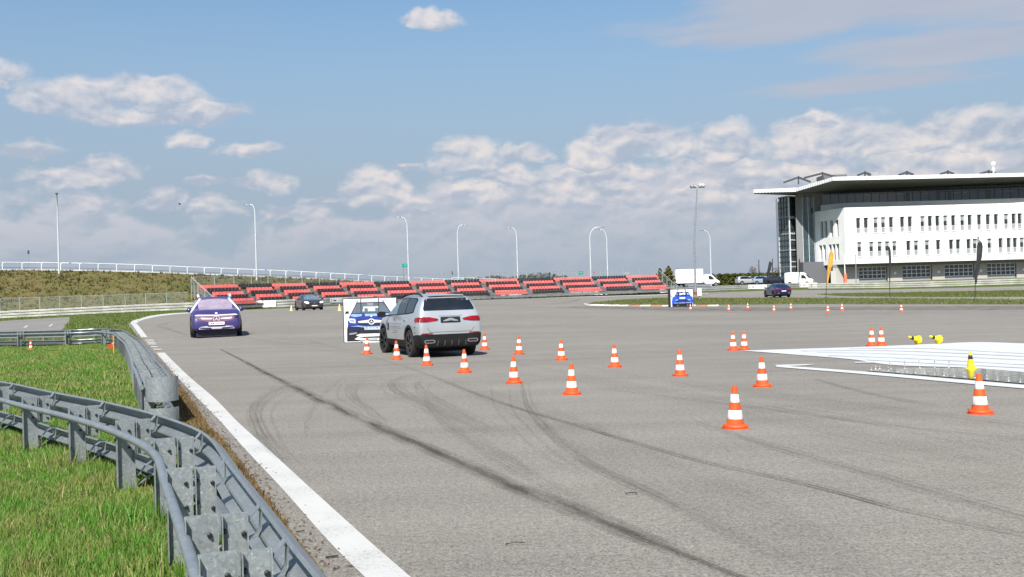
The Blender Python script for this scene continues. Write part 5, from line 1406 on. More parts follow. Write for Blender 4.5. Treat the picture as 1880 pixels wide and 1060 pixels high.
def cut_wells(mb, m_body, wheels, rw, extra=.06, w_=.30, level=1, low=None):
    me = mb.mesh('body', [m_body, WELL], 3.2)
    ob_ = bpy.data.objects.new('body', me); COL.objects.link(ob_)
    if level:
        s_ = ob_.modifiers.new('s', 'SUBSURF'); s_.levels = level; s_.render_levels = level
    cuts = []
    for (x, y) in wheels:
        c = MB(); M = Matrix.Translation((x, y + (.14 if y > 0 else -.14), rw)) @ Matrix.Rotation(R(90), 4, 'X')
        c.lathe([(rw + extra, -w_ - .05), (rw + extra, w_ + .05)], 28, M); cm = c.mesh('cut', [WELL]); co = bpy.data.objects.new('cut', cm); COL.objects.link(co); cuts.append(co)
        b = ob_.modifiers.new('b', 'BOOLEAN'); b.operation = 'DIFFERENCE'; b.solver = 'EXACT'; b.object = co; b.material_mode = 'TRANSFER'
    dg = bpy.context.evaluated_depsgraph_get(); dg.update()
    out = bpy.data.meshes.new_from_object(ob_.evaluated_get(dg), preserve_all_data_layers=True, depsgraph=dg)
    bpy.data.objects.remove(ob_)
    for c in cuts: bpy.data.objects.remove(c)
    out.name = 'body'
    if low is not None:
        out.materials.append(CLAD); k_ = len(out.materials) - 1
        for p in out.polygons:
            if p.material_index == 0 and low(p.center): p.material_index = k_
    out.polygons.foreach_set('use_smooth', [True] * len(out.polygons)); out.set_sharp_from_angle(angle=R(38)); out.update()
    return out
WHEEL_CACHE = {}
def wheel(parent, x, y, r, m_rim, width=.235, spokes=5, steer=0.0):
    key = (round(r, 3), m_rim.name, spokes)
    if key not in WHEEL_CACHE:
        w2 = width / 2
        t = MB().lathe([(r * .70, -w2 * .9), (r * .80, -w2), (r * .95, -w2 * .96), (r, -w2 * .75), (r, w2 * .75), (r * .95, w2 * .96), (r * .80, w2), (r * .70, w2 * .9)], 28, Matrix.Rotation(R(-90), 4, 'X'), False)
        rm = MB(); Mx = Matrix.Rotation(R(-90), 4, 'X')
        rm.lathe([(r * .71, -w2 * .8), (r * .73, w2 * .93), (r * .67, w2 * .93), (r * .63, w2 * .2), (r * .18, w2 * .15), (r * .16, w2 * .72), (0, w2 * .75)], 28, Mx, False)
        for k in range(spokes):
            for d in (-.14, .14):
                a = 2 * math.pi * k / spokes + d; p = Vector((math.cos(a), 0, math.sin(a)))
                rm.bar(Vector((math.cos(2 * math.pi * k / spokes), 0, math.sin(2 * math.pi * k / spokes))) * r * .12 + Vector((0, w2 * .7, 0)), p * r * .68 + Vector((0, w2 * .82, 0)), r * .10, r * .07, (0, 1, 0))
        WHEEL_CACHE[key] = (t.mesh('wheel', TYRE, R(40)), rm.mesh('rim', m_rim, R(30)))
    t, rm = WHEEL_CACHE[key]
    o = link('wheel', t, parent, (x, y, r), (0, 0, (0 if y > 0 else math.pi) + steer)); link('rim', rm, o); return o
def make_vehicle(name, label, cat, loc, heading, st, m_body, wx, wy, rw, m_rim, group=None, level=1, spokes=5, scale=None, steer=0.0, low=None):
    root = thing(name, label, cat, loc, heading, group)
    if scale: root.scale = scale
    mb = body_mesh(st); me = cut_wells(mb, m_body, [(x, y) for x in wx for y in (wy, -wy)], rw, level=level, low=low)
    link('body', me, root)
    bvh = BVHTree.FromPolygons([v.co[:] for v in me.vertices], [list(p.vertices) for p in me.polygons])
    for x in wx:
        for y in (wy, -wy): wheel(root, x, y, rw, m_rim, spokes=spokes, steer=steer if x > 0 else 0)
    return root, bvh
def dec(root, bvh, name, outline, modes, m, off=.005, sp=.07, parent=None, label=None):
    o = None
    for md in modes:
        mb = decal(bvh, outline, md, off, sp)
        if mb.f: o = mb.build(name, m, parent or root, R(40))
        if o is not None and label: o['label'] = label
    return o
def rrect(x0, x1, z0, z1, r=.04, n=3):
    out = []
    for cx_, cz_, a0 in ((x1 - r, z0 + r, -90), (x1 - r, z1 - r, 0), (x0 + r, z1 - r, 90), (x0 + r, z0 + r, 180)):
        for k in range(n + 1): a = R(a0 + 90 * k / n); out.append((cx_ + r * math.cos(a), cz_ + r * math.sin(a)))
    return out
def star(parent, c, r, m, axis, name='star_emblem'):
    """three-pointed star in a ring, facing +x (axis 1) or -x (axis -1)"""
    mb = MB(); M = Matrix.Translation(c) @ Matrix.Rotation(R(90) * axis, 4, 'Y') @ Matrix.Rotation(R(90) * axis, 4, 'Z')
    n = 24; rg = []
    for k in range(n):
        a = 2 * math.pi * k / n; rg.append([Vector(((r + dx) * math.cos(a), (r + dx) * math.sin(a), z)) for dx, z in ((-.16 * r, 0), (0, 0), (0, .02), (-.16 * r, .02))])
    rg.append(rg[0]); sub = MB().loft(rg, cap=False); mb.add([M @ Vector(v) for v in sub.v], sub.f)
    pts = []
    for k in range(6): a = R(90 + 60 * k); q = r * (.92 if k % 2 == 0 else .17); pts.append((q * math.cos(a), q * math.sin(a)))
    mb.prism(pts, 0, .022, M); return mb.build(name, m, parent)
def roof_rail(root, bvh, x0, x1, y, m):
    for s in (1, -1):
        pts = []
        for k in range(9):
            x = x0 + (x1 - x0) * k / 8; h = bvh.ray_cast(Vector((x, y * s, 5)), Vector((0, 0, -1))); z = h[0].z if h[0] is not None else 1.6
            pts.append((x, y * s, z + (.005 if k in (0, 8) else .05)))
        MB().tube(pts, .022, 6).build('roof_rail', m, root, R(50))
def mirror(root, x, y, z, m, s=1.0):
    for k in (1, -1):
        mb = MB(); mb.loft([[Vector((x + dx, k * (y + .05 + .20 * s), z)) + Vector((0, k * a, b)) for a, b in ((-.13 * q, -.075 * q), (.10 * q, -.07 * q), (.12 * q, .03 * q), (.02 * q, .09 * q), (-.12 * q, .07 * q))] for dx, q in ((-.06, 1), (.02, 1.0), (.09, .6))])
        mb.bar((x, k * (y - .04), z - .04), (x, k * (y + .1), z - .03), .05, .04); mb.build('mirror', m, root, R(50))

# ---- silver sport utility car seen from behind
SILVER = paint('silver_paint', (0.49, 0.51, 0.53), .55, .30, .8)
suv = [(-2.318, .40, .74, .70, .735, .6), (-2.312, .32, .82, .86, .895, .7), (-2.285, .28, .86, 1.0, 1.035, .76), (-2.22, .26, .885, 1.09, 1.14, .775), (-2.13, .25, .90, 1.11, 1.34, .745), (-2.03, .24, .908, 1.115, 1.52, .70), (-1.93, .24, .912, 1.115, 1.605, .675),
       (-1.6, .23, .917, 1.11, 1.65, .665), (-1.0, .23, .917, 1.10, 1.672, .66), (-.3, .23, .917, 1.085, 1.67, .655), (.25, .23, .917, 1.075, 1.63, .655), (.62, .23, .917, 1.065, 1.50, .67), (.95, .23, .915, 1.055, 1.28, .72), (1.22, .23, .914, 1.045, 1.10, .79),
       (1.55, .23, .905, 1.01, 1.07, .78), (1.95, .24, .88, .95, 1.02, .72), (2.17, .26, .83, .86, .93, .66), (2.28, .30, .76, .72, .78, .6), (2.316, .38, .68, .58, .62, .5)]
rl_, rr_ = G(755, 655.5), G(868, 651.5)
ax = (rl_ + rr_) / 2; hd_ = R(90 + 22)
fw = Vector((math.cos(hd_), math.sin(hd_), 0)); loc = Vector((ax.x - .03, ax.y + .1, 0)) + fw * 1.39; loc.z = T(loc.x, loc.y)
SUV, B = make_vehicle('silver_suv', 'silver sport utility car with black wheels driving off between the cones', 'car', loc, hd_, suv, SILVER, (1.44, -1.39), .795, .365, RIM_BLACK, steer=R(6), scale=(1.0, 1.02, 1.045), low=lambda c: c.z < .40 or (c.x < -1.95 and c.z < .57))
dec(SUV, B, 'rear_window', [(-.70, 1.225), (.70, 1.225), (.715, 1.27), (.60, 1.575), (.5, 1.60), (-.5, 1.60), (-.60, 1.575), (-.715, 1.27)], ['rear'], CAR_GLASS, .006)
dec(SUV, B, 'window_trim', [(.98, 1.09), (.80, 1.23), (.38, 1.46), (.1, 1.55), (-.5, 1.585), (-1.55, 1.56), (-1.72, 1.50), (-1.70, 1.22), (-1.66, 1.17), (-1.1, 1.135), (0, 1.10), (.6, 1.085)], ['L', 'R'], CLAD, .004)
for k, pl in enumerate(([(.90, 1.11), (.74, 1.25), (.36, 1.44), (.1, 1.52), (-.04, 1.53), (-.02, 1.125)], [(-.10, 1.13), (-.11, 1.535), (-.5, 1.56), (-.86, 1.56), (-.86, 1.155)], [(-.93, 1.16), (-.93, 1.56), (-1.52, 1.535), (-1.66, 1.49), (-1.64, 1.22), (-1.6, 1.19)])):
    dec(SUV, B, 'side_window', pl, ['L', 'R'], CAR_GLASS_PALE if k == 0 else CAR_GLASS, .009)
dec(SUV, B, 'windscreen', [(-.72, 1.10), (.72, 1.10), (.60, 1.52), (-.60, 1.52)], ['front'], CAR_GLASS, .006)
for s in (1, -1):
    dec(SUV, B, 'tail_lamp', [(s * .34, 1.01), (s * .36, .965), (s * .62, .935), (s * .868, .925), (s * .872, 1.03), (s * .80, 1.065), (s * .58, 1.06)], ['rear'], RED_LAMP, .016, .05)
    dec(SUV, B, 'tail_lamp', [(-2.24, .93), (-1.93, .95), (-1.90, 1.0), (-2.0, 1.05), (-2.25, 1.06)], ['L' if s > 0 else 'R'], RED_LAMP, .010, .05)
pp = dec(SUV, B, 'plate_recess', rrect(-.275, .275, .905, 1.055, .02), ['rear'], CLAD, .012)
sil = [(-.21, .94), (-.20, .965), (-.13, .985), (-.06, 1.02), (.04, 1.025), (.12, .99), (.20, .965), (.21, .94), (.1, .945), (.0, .96), (-.1, .945)]
dec(SUV, B, 'car_silhouette_print', sil, ['rear'], mat('silver_print', (0.22, 0.22, 0.22), .4), .018, .04)
# tailgate crease and lower bumper
dec(SUV, B, 'tailgate_crease', [(-.66, .775), (-.58, .66), (.58, .66), (.66, .775), (.645, .775), (.57, .675), (-.57, .675), (-.645, .775)], ['rear'], mat('panel_gap', (0.12, 0.125, 0.13), .6), .004, .03)
dec(SUV, B, 'tailgate_chrome_strip', [(-.34, 1.075), (.34, 1.075), (.34, 1.085), (-.34, 1.085)], ['rear'], CHROME, .006, .05)  # thin chrome strip above the plate recess
dec(SUV, B, 'bumper_cladding', [(-.86, .58), (-.80, .64), (-.6, .61), (.6, .61), (.80, .64), (.86, .58), (.87, .34), (.76, .25), (-.76, .25), (-.87, .34)], ['rear'], CLAD, .012)
dec(SUV, B, 'bumper_side_cladding', [(-2.29, .36), (-1.80, .26), (-1.76, .45), (-1.84, .58), (-2.1, .60), (-2.30, .62)], ['L', 'R'], CLAD, .008)
for s in (1, -1):
    dec(SUV, B, 'reflector', rrect(s * .65 - .14, s * .65 + .14, .622, .648, .01), ['rear'], RED_REFL, .018, .05)
    e = dec(SUV, B, 'exhaust_trim', rrect(s * .60 - .15, s * .60 + .15, .385, .475, .044), ['rear'], CHROME, .022, .04)
    dec(SUV, B, 'exhaust_opening', rrect(s * .60 - .12, s * .60 + .12, .405, .455, .024), ['rear'], WELL, .027, .04, e)
for k in range(5): dec(SUV, B, 'diffuser_fin', [(-.4 + .2 * k - .012, .31), (-.4 + .2 * k + .012, .31), (-.4 + .19 * k + .012, .45), (-.4 + .19 * k - .012, .45)], ['rear'], mat('fin_black', (0.05, 0.05, 0.052), .5), .03, .05)
def arch(x, r0, r1, a0=-8, a1=188): return [(x + r1 * math.cos(R(a)), .365 + r1 * math.sin(R(a))) for a in range(a0, a1 + 1, 14)] + [(x + r0 * math.cos(R(a)), .365 + r0 * math.sin(R(a))) for a in range(a1, a0 - 1, -14)]
for x in (1.44, -1.39): dec(SUV, B, 'wheel_arch_cladding', arch(x, .428, .495), ['L', 'R'], CLAD, .010, .05)
dec(SUV, B, 'sill_cladding', [(1.0, .25), (1.0, .41), (-.94, .41), (-.94, .25)], ['L', 'R'], CLAD, .010)
for x in (.98, -.06, -1.02): dec(SUV, B, 'door_gap', [(x, .42), (x + .010, .42), (x + .02, 1.07), (x + .01, 1.07)], ['L', 'R'], MATS['panel_gap'], .003, .06)
for x in (.12, -.90): dec(SUV, B, 'door_handle', rrect(x - .12, x + .12, .965, .995, .012), ['L', 'R'], CHROME, .022, .05)
dec(SUV, B, 'black_badge', rrect(.72, .86, .68, .88, .02), ['L'], CLAD, .006, .05)
for z, a, b in ((.86, -.62, .6), (.79, -.5, .62), (.74, -.55, .30), (.66, -.30, .25), (.61, -.10, .22)):
    x = a
    while x < b: ln_ = rng.uniform(.05, .16); dec(SUV, B, 'door_lettering', [(x, z), (x + ln_, z), (x + ln_, z + .022), (x, z + .022)], ['L'], mat('lettering_grey', (0.16, 0.165, 0.17), .6), .005, .2); x += ln_ + .05
for (x, z) in ((-1.98, .80), (-1.98, .66), (-2.03, .93)): dec(SUV, B, 'parking_sensor', rrect(x - .02, x + .02, z - .02, z + .02, .015), ['L'], CLAD, .006, .05)
roof_rail(SUV, B, .25, -1.75, .60, CLAD); mirror(SUV, .80, .86, 1.12, CLAD)
MB().loft([[Vector((x, y, z)) for y, z in ((-.50, 1.612), (.50, 1.612), (.46, 1.635), (-.46, 1.635))] for x in (-1.98, -1.86)]).build('roof_spoiler', SILVER, SUV, R(40))
MB().box((0, 0, .19), (3.4, 1.3, .12)).build('underbody', WELL, SUV)
for y in (-.32, .32): MB().box((.15 if y < 0 else .15, y, 1.16), (.12, .42, .55)).build('seat', CLAD, SUV)

# ---- purple inflatable car, front towards the camera
PURPLE = mat('purple_vinyl', (0.036, 0.026, 0.125), .42, 0, .16, 1.2, bump=.25, bscale=3.5, coat=.25); LILAC = mat('pale_lilac_vinyl', (0.27, 0.22, 0.29), .5, 0, .14, 2.2, bump=.3, bscale=5); WHITE_V = mat('white_vinyl', (0.60, 0.57, 0.63), .5, 0, .05); NAVY_V = mat('navy_vinyl', (0.012, 0.01, 0.03), .5, 0, .3); PURPLE_D = mat('mauve_vinyl', (0.13, 0.05, 0.10), .5, 0, .2)
st = []
base_ = [(-2.2, .40, .72, .72, .80, .6), (-2.17, .32, .84, .95, 1.05, .7), (-2.05, .28, .90, 1.06, 1.25, .72), (-1.8, .25, .93, 1.08, 1.52, .70), (-1.4, .24, .95, 1.08, 1.63, .69), (-.8, .24, .95, 1.07, 1.67, .69), (-.1, .24, .95, 1.06, 1.66, .69), (.30, .24, .95, 1.06, 1.60, .69), (.75, .24, .95, 1.05, 1.34, .73), (1.05, .24, .95, 1.05, 1.18, .78),
         (1.3, .24, .945, 1.03, 1.14, .78), (1.7, .24, .93, .98, 1.09, .76), (1.98, .25, .90, .90, 1.0, .72), (2.12, .27, .87, .80, .88, .70), (2.19, .31, .83, .64, .70, .68), (2.21, .38, .76, .52, .56, .6)]
for i, s_ in enumerate(base_):
    st.append(s_)
ip_ = G(398, 619.5); hI = R(-71.5)
fwI = Vector((math.cos(hI), math.sin(hI), 0)); li = ip_ - fwI * 2.1; li.z = T(li.x, li.y)
INF, B = make_vehicle('inflatable_car', 'purple inflatable dummy car facing the camera on the track', 'inflatable car', li, hI, st, PURPLE, (1.42, -1.36), .84, .36, RIM_SILVER, scale=(1.1, 1.13, 1.06), spokes=5)
dec(INF, B, 'windscreen', rrect(-.64, .64, 1.12, 1.575, .07), ['front'], LILAC, .012)
for k in range(6): dec(INF, B, 'windscreen_seam', [(-.5 + .2 * k, 1.15), (-.49 + .2 * k, 1.15), (-.49 + .2 * k, 1.55), (-.5 + .2 * k, 1.55)], ['front'], mat('lilac_seam', (0.32, 0.24, 0.35), .6), .016, .1)
for k in range(7): dec(INF, B, 'bonnet_seam', [(-.6 + .2 * k, .93), (-.592 + .2 * k, .93), (-.592 + .2 * k, 1.09), (-.6 + .2 * k, 1.09)], ['front'], NAVY_V, .006, .1)
dec(INF, B, 'grille', [(-.78, .86), (.78, .86), (.60, .70), (.34, .62), (-.34, .62), (-.60, .70)], ['front'], PURPLE_D, .012)
dec(INF, B, 'light_strip', [(-.80, .90), (-.70, .925), (0, .905), (.70, .925), (.80, .90), (.76, .875), (0, .872), (-.76, .875)], ['front'], WHITE_V, .02, .05)
for s in (1, -1):
    dec(INF, B, 'grille_bar', [(s * .16, .765), (s * .55, .80), (s * .57, .76), (s * .5, .735), (s * .16, .73)], ['front'], WHITE_V, .022, .05)
    dec(INF, B, 'headlamp_print', [(s * .60, .86), (s * .80, .86), (s * .82, .78), (s * .66, .75)], ['front'], NAVY_V, .018, .05)
    dec(INF, B, 'bumper_vent', [(s * .18, .335), (s * .62, .37), (s * .60, .41), (s * .2, .385)], ['front'], NAVY_V, .030, .05)
h = B.ray_cast(Vector((9, 0, .74)), Vector((-1, 0, 0)))[0]; star(INF, h + Vector((.02, 0, 0)), .12, WHITE_V, 1)
dec(INF, B, 'star_backing', [(.12 * math.cos(a), .74 + .12 * math.sin(a)) for a in [k * math.pi / 8 for k in range(16)]], ['front'], PURPLE_D, .016, .05)
dec(INF, B, 'bonnet_badge', [(.05 * math.cos(a), .975 + .032 * math.sin(a)) for a in [k * math.pi / 5 for k in range(10)]], ['front'], WHITE_V, .012, .05)
pl = dec(INF, B, 'number_plate', rrect(-.29, .29, .495, .615, .02), ['front'], PLATE_W, .03, .06)
for x, w_ in ((-.20, .05), (-.12, .06), (.0, .02), (.05, .03), (.11, .03), (.17, .025), (.21, .02)): dec(INF, B, 'plate_mark', [(x - w_ / 2, .535), (x + w_ / 2, .535), (x + w_ / 2, .575), (x - w_ / 2, .575)], ['front'], PLATE_INK, .036, .1, pl)
dec(INF, B, 'bumper_trim', [(-.66, .33), (.66, .33), (.60, .425), (.36, .45), (.3, .42), (-.3, .42), (-.36, .45), (-.60, .425)], ['front'], WHITE_V, .022, .06)
dec(INF, B, 'skirt', [(-.84, .33), (.84, .33), (.84, .22), (-.84, .22)], ['front'], NAVY_V, .012)
for x in (1.42, -1.36): dec(INF, B, 'wheel_arch_trim', arch(x, .428, .49), ['L', 'R'], NAVY_V, .010, .05)
dec(INF, B, 'side_window', [(.95, 1.10), (.60, 1.36), (.2, 1.53), (-1.2, 1.55), (-1.6, 1.45), (-1.6, 1.14)], ['L', 'R'], LILAC, .010)
for s in (1, -1):
    pts = []
    for x, z in ((1.02, 1.02), (1.05, 1.10), (.85, 1.22), (.55, 1.42), (.25, 1.56)):
        hh = B.ray_cast(Vector((x, s * 5, z)), Vector((0, -s, 0)))[0]; pts.append(hh if hh is not None else Vector((x, s * .8, z)))
    MB().tube(pts, .05, 8).build('pillar_tube', WHITE_V, INF, R(60))
    MB().tube([(.12, s * .60, 1.62), (.0, s * .61, 1.70), (-.3, s * .62, 1.735), (-1.2, s * .62, 1.74), (-1.5, s * .6, 1.66)], .05, 8).build('roof_rail', WHITE_V, INF, R(60))
    MB().lathe([(0, -.10), (.055, -.085), (.08, 0), (.055, .085), (0, .10)], 12, Matrix.Translation((.92, s * .98, 1.11)) @ Matrix.Scale(1.3, 4, (0, 1, 0)), False).build('mirror', PURPLE, INF, 3.2)
MB().box((0, 0, .15), (4.0, 1.5, .28)).build('underbody', NAVY_V, INF)

# ---- saloon / coupe shapes for the other cars
saloon = [(-2.4, .42, .70, .66, .70, .5), (-2.38, .33, .80, .88, .92, .6), (-2.3, .27, .86, .98, 1.04, .66), (-2.0, .23, .90, 1.0, 1.10, .70), (-1.7, .22, .915, .99, 1.16, .70), (-1.3, .21, .92, .98, 1.32, .64), (-.8, .20, .92, .97, 1.43, .61), (-.1, .20, .92, .96, 1.455, .60), (.35, .20, .92, .95, 1.40, .60), (.75, .20, .92, .95, 1.22, .66), (1.1, .20, .915, .94, 1.03, .76),
          (1.5, .20, .905, .91, .99, .76), (2.0, .21, .88, .85, .92, .72), (2.25, .23, .83, .75, .81, .66), (2.38, .27, .76, .60, .66, .6), (2.41, .34, .68, .50, .54, .5)]
coupe = [(-2.38, .46, .74, .80, .84, .6), (-2.36, .36, .83, 1.0, 1.05, .7), (-2.28, .30, .89, 1.10, 1.16, .72), (-2.0, .27, .92, 1.12, 1.24, .68), (-1.6, .26, .94, 1.10, 1.42, .64), (-1.1, .25, .945, 1.08, 1.55, .62), (-.4, .25, .945, 1.06, 1.60, .62), (.2, .25, .945, 1.05, 1.56, .62), (.6, .25, .945, 1.04, 1.42, .66), (1.0, .25, .94, 1.04, 1.16, .76), (1.35, .25, .93, 1.02, 1.10, .78), (1.9, .26, .90, .95, 1.02, .72), (2.2, .29, .84, .83, .89, .66), (2.34, .36, .74, .62, .66, .5)]
hatch = [(-2.1, .40, .72, .74, .78, .6), (-2.08, .32, .82, .98, 1.04, .68), (-1.98, .27, .87, 1.04, 1.30, .68), (-1.8, .24, .89, 1.04, 1.52, .64), (-1.3, .23, .90, 1.03, 1.60, .62), (-.4, .22, .90, 1.01, 1.61, .62), (.2, .22, .90, 1.0, 1.56, .62), (.6, .22, .90, .99, 1.36, .66), (1.0, .22, .895, .98, 1.10, .74), (1.4, .22, .88, .94, 1.02, .74), (1.85, .24, .85, .85, .92, .68), (2.05, .28, .78, .68, .74, .6), (2.12, .36, .68, .54, .58, .5)]
def side_glass(root, B, pl, m=CAR_GLASS): dec(root, B, 'side_window', pl, ['L', 'R'], m, .006, .12)
# dark saloon driving towards the camera
MAROON = paint('dark_maroon_paint', (0.06, 0.042, 0.045), .4, .3, .9)
c0 = G(577, 569.5); hS = R(-66); fwS = Vector((math.cos(hS), math.sin(hS), 0)); ls = c0 - fwS * 2.2; ls.z = T(ls.x, ls.y)
SAL, B = make_vehicle('dark_saloon', 'dark maroon saloon car with lit headlamps driving towards the camera', 'car', ls, hS, saloon, MAROON, (1.46, -1.48), .80, .345, RIM_BLACK)
dec(SAL, B, 'windscreen', [(-.70, .99), (.70, .99), (.58, 1.37), (-.58, 1.37)], ['front'], CAR_GLASS_PALE, .006)
side_glass(SAL, B, [(1.0, .98), (.55, 1.24), (.1, 1.37), (-.9, 1.36), (-1.5, 1.12), (-1.45, 1.01)])
for s in (1, -1):
    dec(SAL, B, 'headlamp', [(s * .48, .66), (s * .54, .745), (s * .80, .80), (s * .84, .74), (s * .74, .66)], ['front'], HEAD_LIT, .012, .05)
    dec(SAL, B, 'air_intake', [(s * .42, .30), (s * .76, .33), (s * .74, .47), (s * .50, .45)], ['front'], WELL, .012, .06)
dec(SAL, B, 'grille', [(-.40, .46), (.40, .46), (.44, .60), (.40, .70), (-.40, .70), (-.44, .60)], ['front'], WELL, .010)
dec(SAL, B, 'grille_trim', [(-.42, .70), (.42, .70), (.40, .725), (-.40, .725)], ['front'], CHROME, .014, .06)
h = B.ray_cast(Vector((9, 0, .59)), Vector((-1, 0, 0)))[0]; star(SAL, h + Vector((.012, 0, 0)), .09, CHROME, 1)
dec(SAL, B, 'number_plate', rrect(-.26, .26, .37, .45, .015), ['front'], PLATE_W, .022, .06)
dec(SAL, B, 'front_splitter', [(-.7, .27), (.7, .27), (.66, .31), (-.66, .31)], ['front'], mat('splitter_grey', (0.25, 0.22, 0.22), .4), .016, .06)
mirror(SAL, .78, .84, 1.0, MAROON); MB().box((0, 0, .17), (3.6, 1.4, .1)).build('underbody', WELL, SAL)
# dark blue coupe seen from behind
BLUE = paint('dark_blue_paint', (0.012, 0.018, 0.085), .4, .3, .9)
c0 = G(1437, 546.6); hB = R(93); fwB = Vector((math.cos(hB), math.sin(hB), 0)); lb = c0 + fwB * 1.9; lb.z = T(lb.x, lb.y)
CPE, B = make_vehicle('dark_blue_coupe', 'dark blue coupe with its tail lamps towards the camera beyond the grass median', 'car', lb, hB, coupe, BLUE, (1.42, -1.44), .82, .36, RIM_BLACK)
dec(CPE, B, 'rear_window', [(-.68, 1.20), (.68, 1.20), (.54, 1.50), (-.54, 1.50)], ['rear'], CAR_GLASS, .008)
side_glass(CPE, B, [(.95, 1.07), (.55, 1.34), (.15, 1.50), (-1.0, 1.48), (-1.65, 1.27), (-1.7, 1.14)])
for s in (1, -1):
    dec(CPE, B, 'tail_lamp', [(s * .30, .96), (s * .30, .90), (s * .84, .88), (s * .86, .99), (s * .7, 1.01)], ['rear'], RED_LAMP if s > 0 else RED_LAMP, .014, .05)
    dec(CPE, B, 'exhaust_trim', rrect(s * .6 - .13, s * .6 + .13, .44, .52, .03), ['rear'], CHROME, .02, .05)
dec(CPE, B, 'number_plate', rrect(-.26, .26, .66, .76, .02), ['rear'], PLATE_W, .016, .06)
dec(CPE, B, 'bumper_cladding', [(-.82, .40), (.82, .40), (.8, .56), (-.8, .56)], ['rear'], CLAD, .012)
for x in (1.42, -1.44): dec(CPE, B, 'wheel_arch_cladding', arch(x, .428, .49), ['L', 'R'], CLAD, .010, .06)
mirror(CPE, .8, .86, 1.1, CLAD); MB().box((0, 0, .2), (3.6, 1.4, .1)).build('underbody', WELL, CPE)

# parked cars by the hedge
def parked(label, px, pyb, D, head, st, m, rim, hs_, name='parked_car'):
    p = W(px, pyb, D); p.z = T(p.x, p.y) if T(p.x, p.y) > p.z - .6 else p.z
    p.z = W(px, pyb, D).z
    r_, B_ = make_vehicle(name, label, 'car', p, R(head), st, m, (1.3, -1.3), .78, .33, rim, 'cars parked by the hedge', spokes=5)
    z0, z1 = hs_
    side_glass(r_, B_, [(.85, z0 + .02), (.5, z1 - .2), (.1, z1 - .04), (-1.2, z1 - .04), (-1.6, z1 - .2), (-1.65, z0 + .06)])
    dec(r_, B_, 'windscreen', [(-.68, z0 + .03), (.68, z0 + .03), (.54, z1 - .03), (-.54, z1 - .03)], ['front'], CAR_GLASS_PALE, .006, .12)
    dec(r_, B_, 'rear_window', [(-.62, z0 + .1), (.62, z0 + .1), (.52, z1 - .08), (-.52, z1 - .08)], ['rear'], CAR_GLASS, .006, .12)
    for s in (1, -1):
        dec(r_, B_, 'headlamp', [(s * .5, .72), (s * .78, .76), (s * .76, .66), (s * .52, .64)], ['front'], WHITE_LAMP, .012, .07); dec(r_, B_, 'tail_lamp', rrect(s * .72 - .1, s * .72 + .1, .8, .98, .03), ['rear'], RED_LAMP, .012, .07)
    dec(r_, B_, 'grille', [(-.4, .5), (.4, .5), (.4, .62), (-.4, .62)], ['front'], WELL, .010, .1)
    mirror(r_, .72, .82, z0 + .05, m, .8); MB().box((0, 0, .2), (3.2, 1.3, .1)).build('underbody', WELL, r_)
    return r_
LSILVER = paint('light_silver_paint', (0.45, 0.47, 0.48), .4, .3, .6); PALEB = paint('pale_blue_paint', (0.33, 0.42, 0.50), .3, .3, .6); DARKB = paint('blackish_blue_paint', (0.015, 0.02, 0.035), .3, .3, .8)
parked('silver estate car parked side on at the end of the hedge', 1371.5, 522.6, 186, 8, hatch, LSILVER, RIM_SILVER, (1.02, 1.56))
parked('pale silver car parked behind the silver estate by the hedge', 1385, 522.2, 190, -38, hatch, paint('white_silver_paint', (0.6, 0.62, 0.62), .2, .3, .6), RIM_SILVER, (1.02, 1.56))
parked('light blue-grey car with a wide windscreen parked between the black flag and lamp', 1405.5, 522.2, 184, -40, hatch, PALEB, RIM_SILVER, (1.02, 1.56))
parked('dark car parked next to the glass stair tower', 1427, 521.6, 174, -30, saloon, DARKB, RIM_BLACK, (.97, 1.40))
parked('black car half hidden behind the lamp post and the dark car', 1416, 521.4, 192, -60, hatch, DARKB, RIM_BLACK, (1.02, 1.56))

# white box lorry and white panel van
VWHITE = paint('white_van_paint', (0.76, 0.76, 0.76), 0, .4, .3, .02)
cab = [(-1.2, .42, .90, 1.15, 2.25, .80), (-.3, .40, .98, 1.20, 2.36, .82), (.35, .40, .99, 1.20, 2.28, .80), (.80, .40, .99, 1.18, 1.95, .80), (1.15, .40, .985, 1.15, 1.42, .84), (1.5, .42, .96, 1.05, 1.22, .80), (1.85, .45, .90, .85, 1.0, .7), (1.98, .52, .80, .70, .76, .6)]
pl_ = W(1283, 526.6, 186); LOR = thing('box_lorry', 'white box lorry parked side on behind the barrier at the hedge', 'lorry', pl_, R(2))
me = cut_wells(body_mesh(cab), VWHITE, [(1.1, .82), (1.1, -.82)], .35); co = link('cab', me, LOR, (1.95, 0, 0)); Bc = BVHTree.FromPolygons([v.co[:] for v in me.vertices], [list(p.vertices) for p in me.polygons])
dec(LOR, Bc, 'side_window', [(.86, 1.25), (.55, 1.72), (.2, 2.0), (-.25, 2.0), (-.25, 1.32), (.1, 1.25)], ['L', 'R'], CAR_GLASS, .008, .1, co)
dec(LOR, Bc, 'windscreen', [(-.78, 1.3), (.78, 1.3), (.70, 2.15), (-.70, 2.15)], ['front'], CAR_GLASS, .008, .1, co)
dec(LOR, Bc, 'bumper', [(-.85, .45), (.85, .45), (.85, .68), (-.85, .68)], ['front'], CLAD, .012, .1, co)
dec(LOR, Bc, 'bumper', [(1.45, .45), (1.95, .5), (1.92, .68), (1.47, .66)], ['L', 'R'], CLAD, .012, .1, co)
bm_ = bmesh.new(); bmesh.ops.create_cube(bm_, size=1.0)
for v in bm_.verts: v.co = Vector((v.co.x * 5.2 - 1.95 + .0, v.co.y * 2.16, v.co.z * 2.66 + .68 + 1.33))
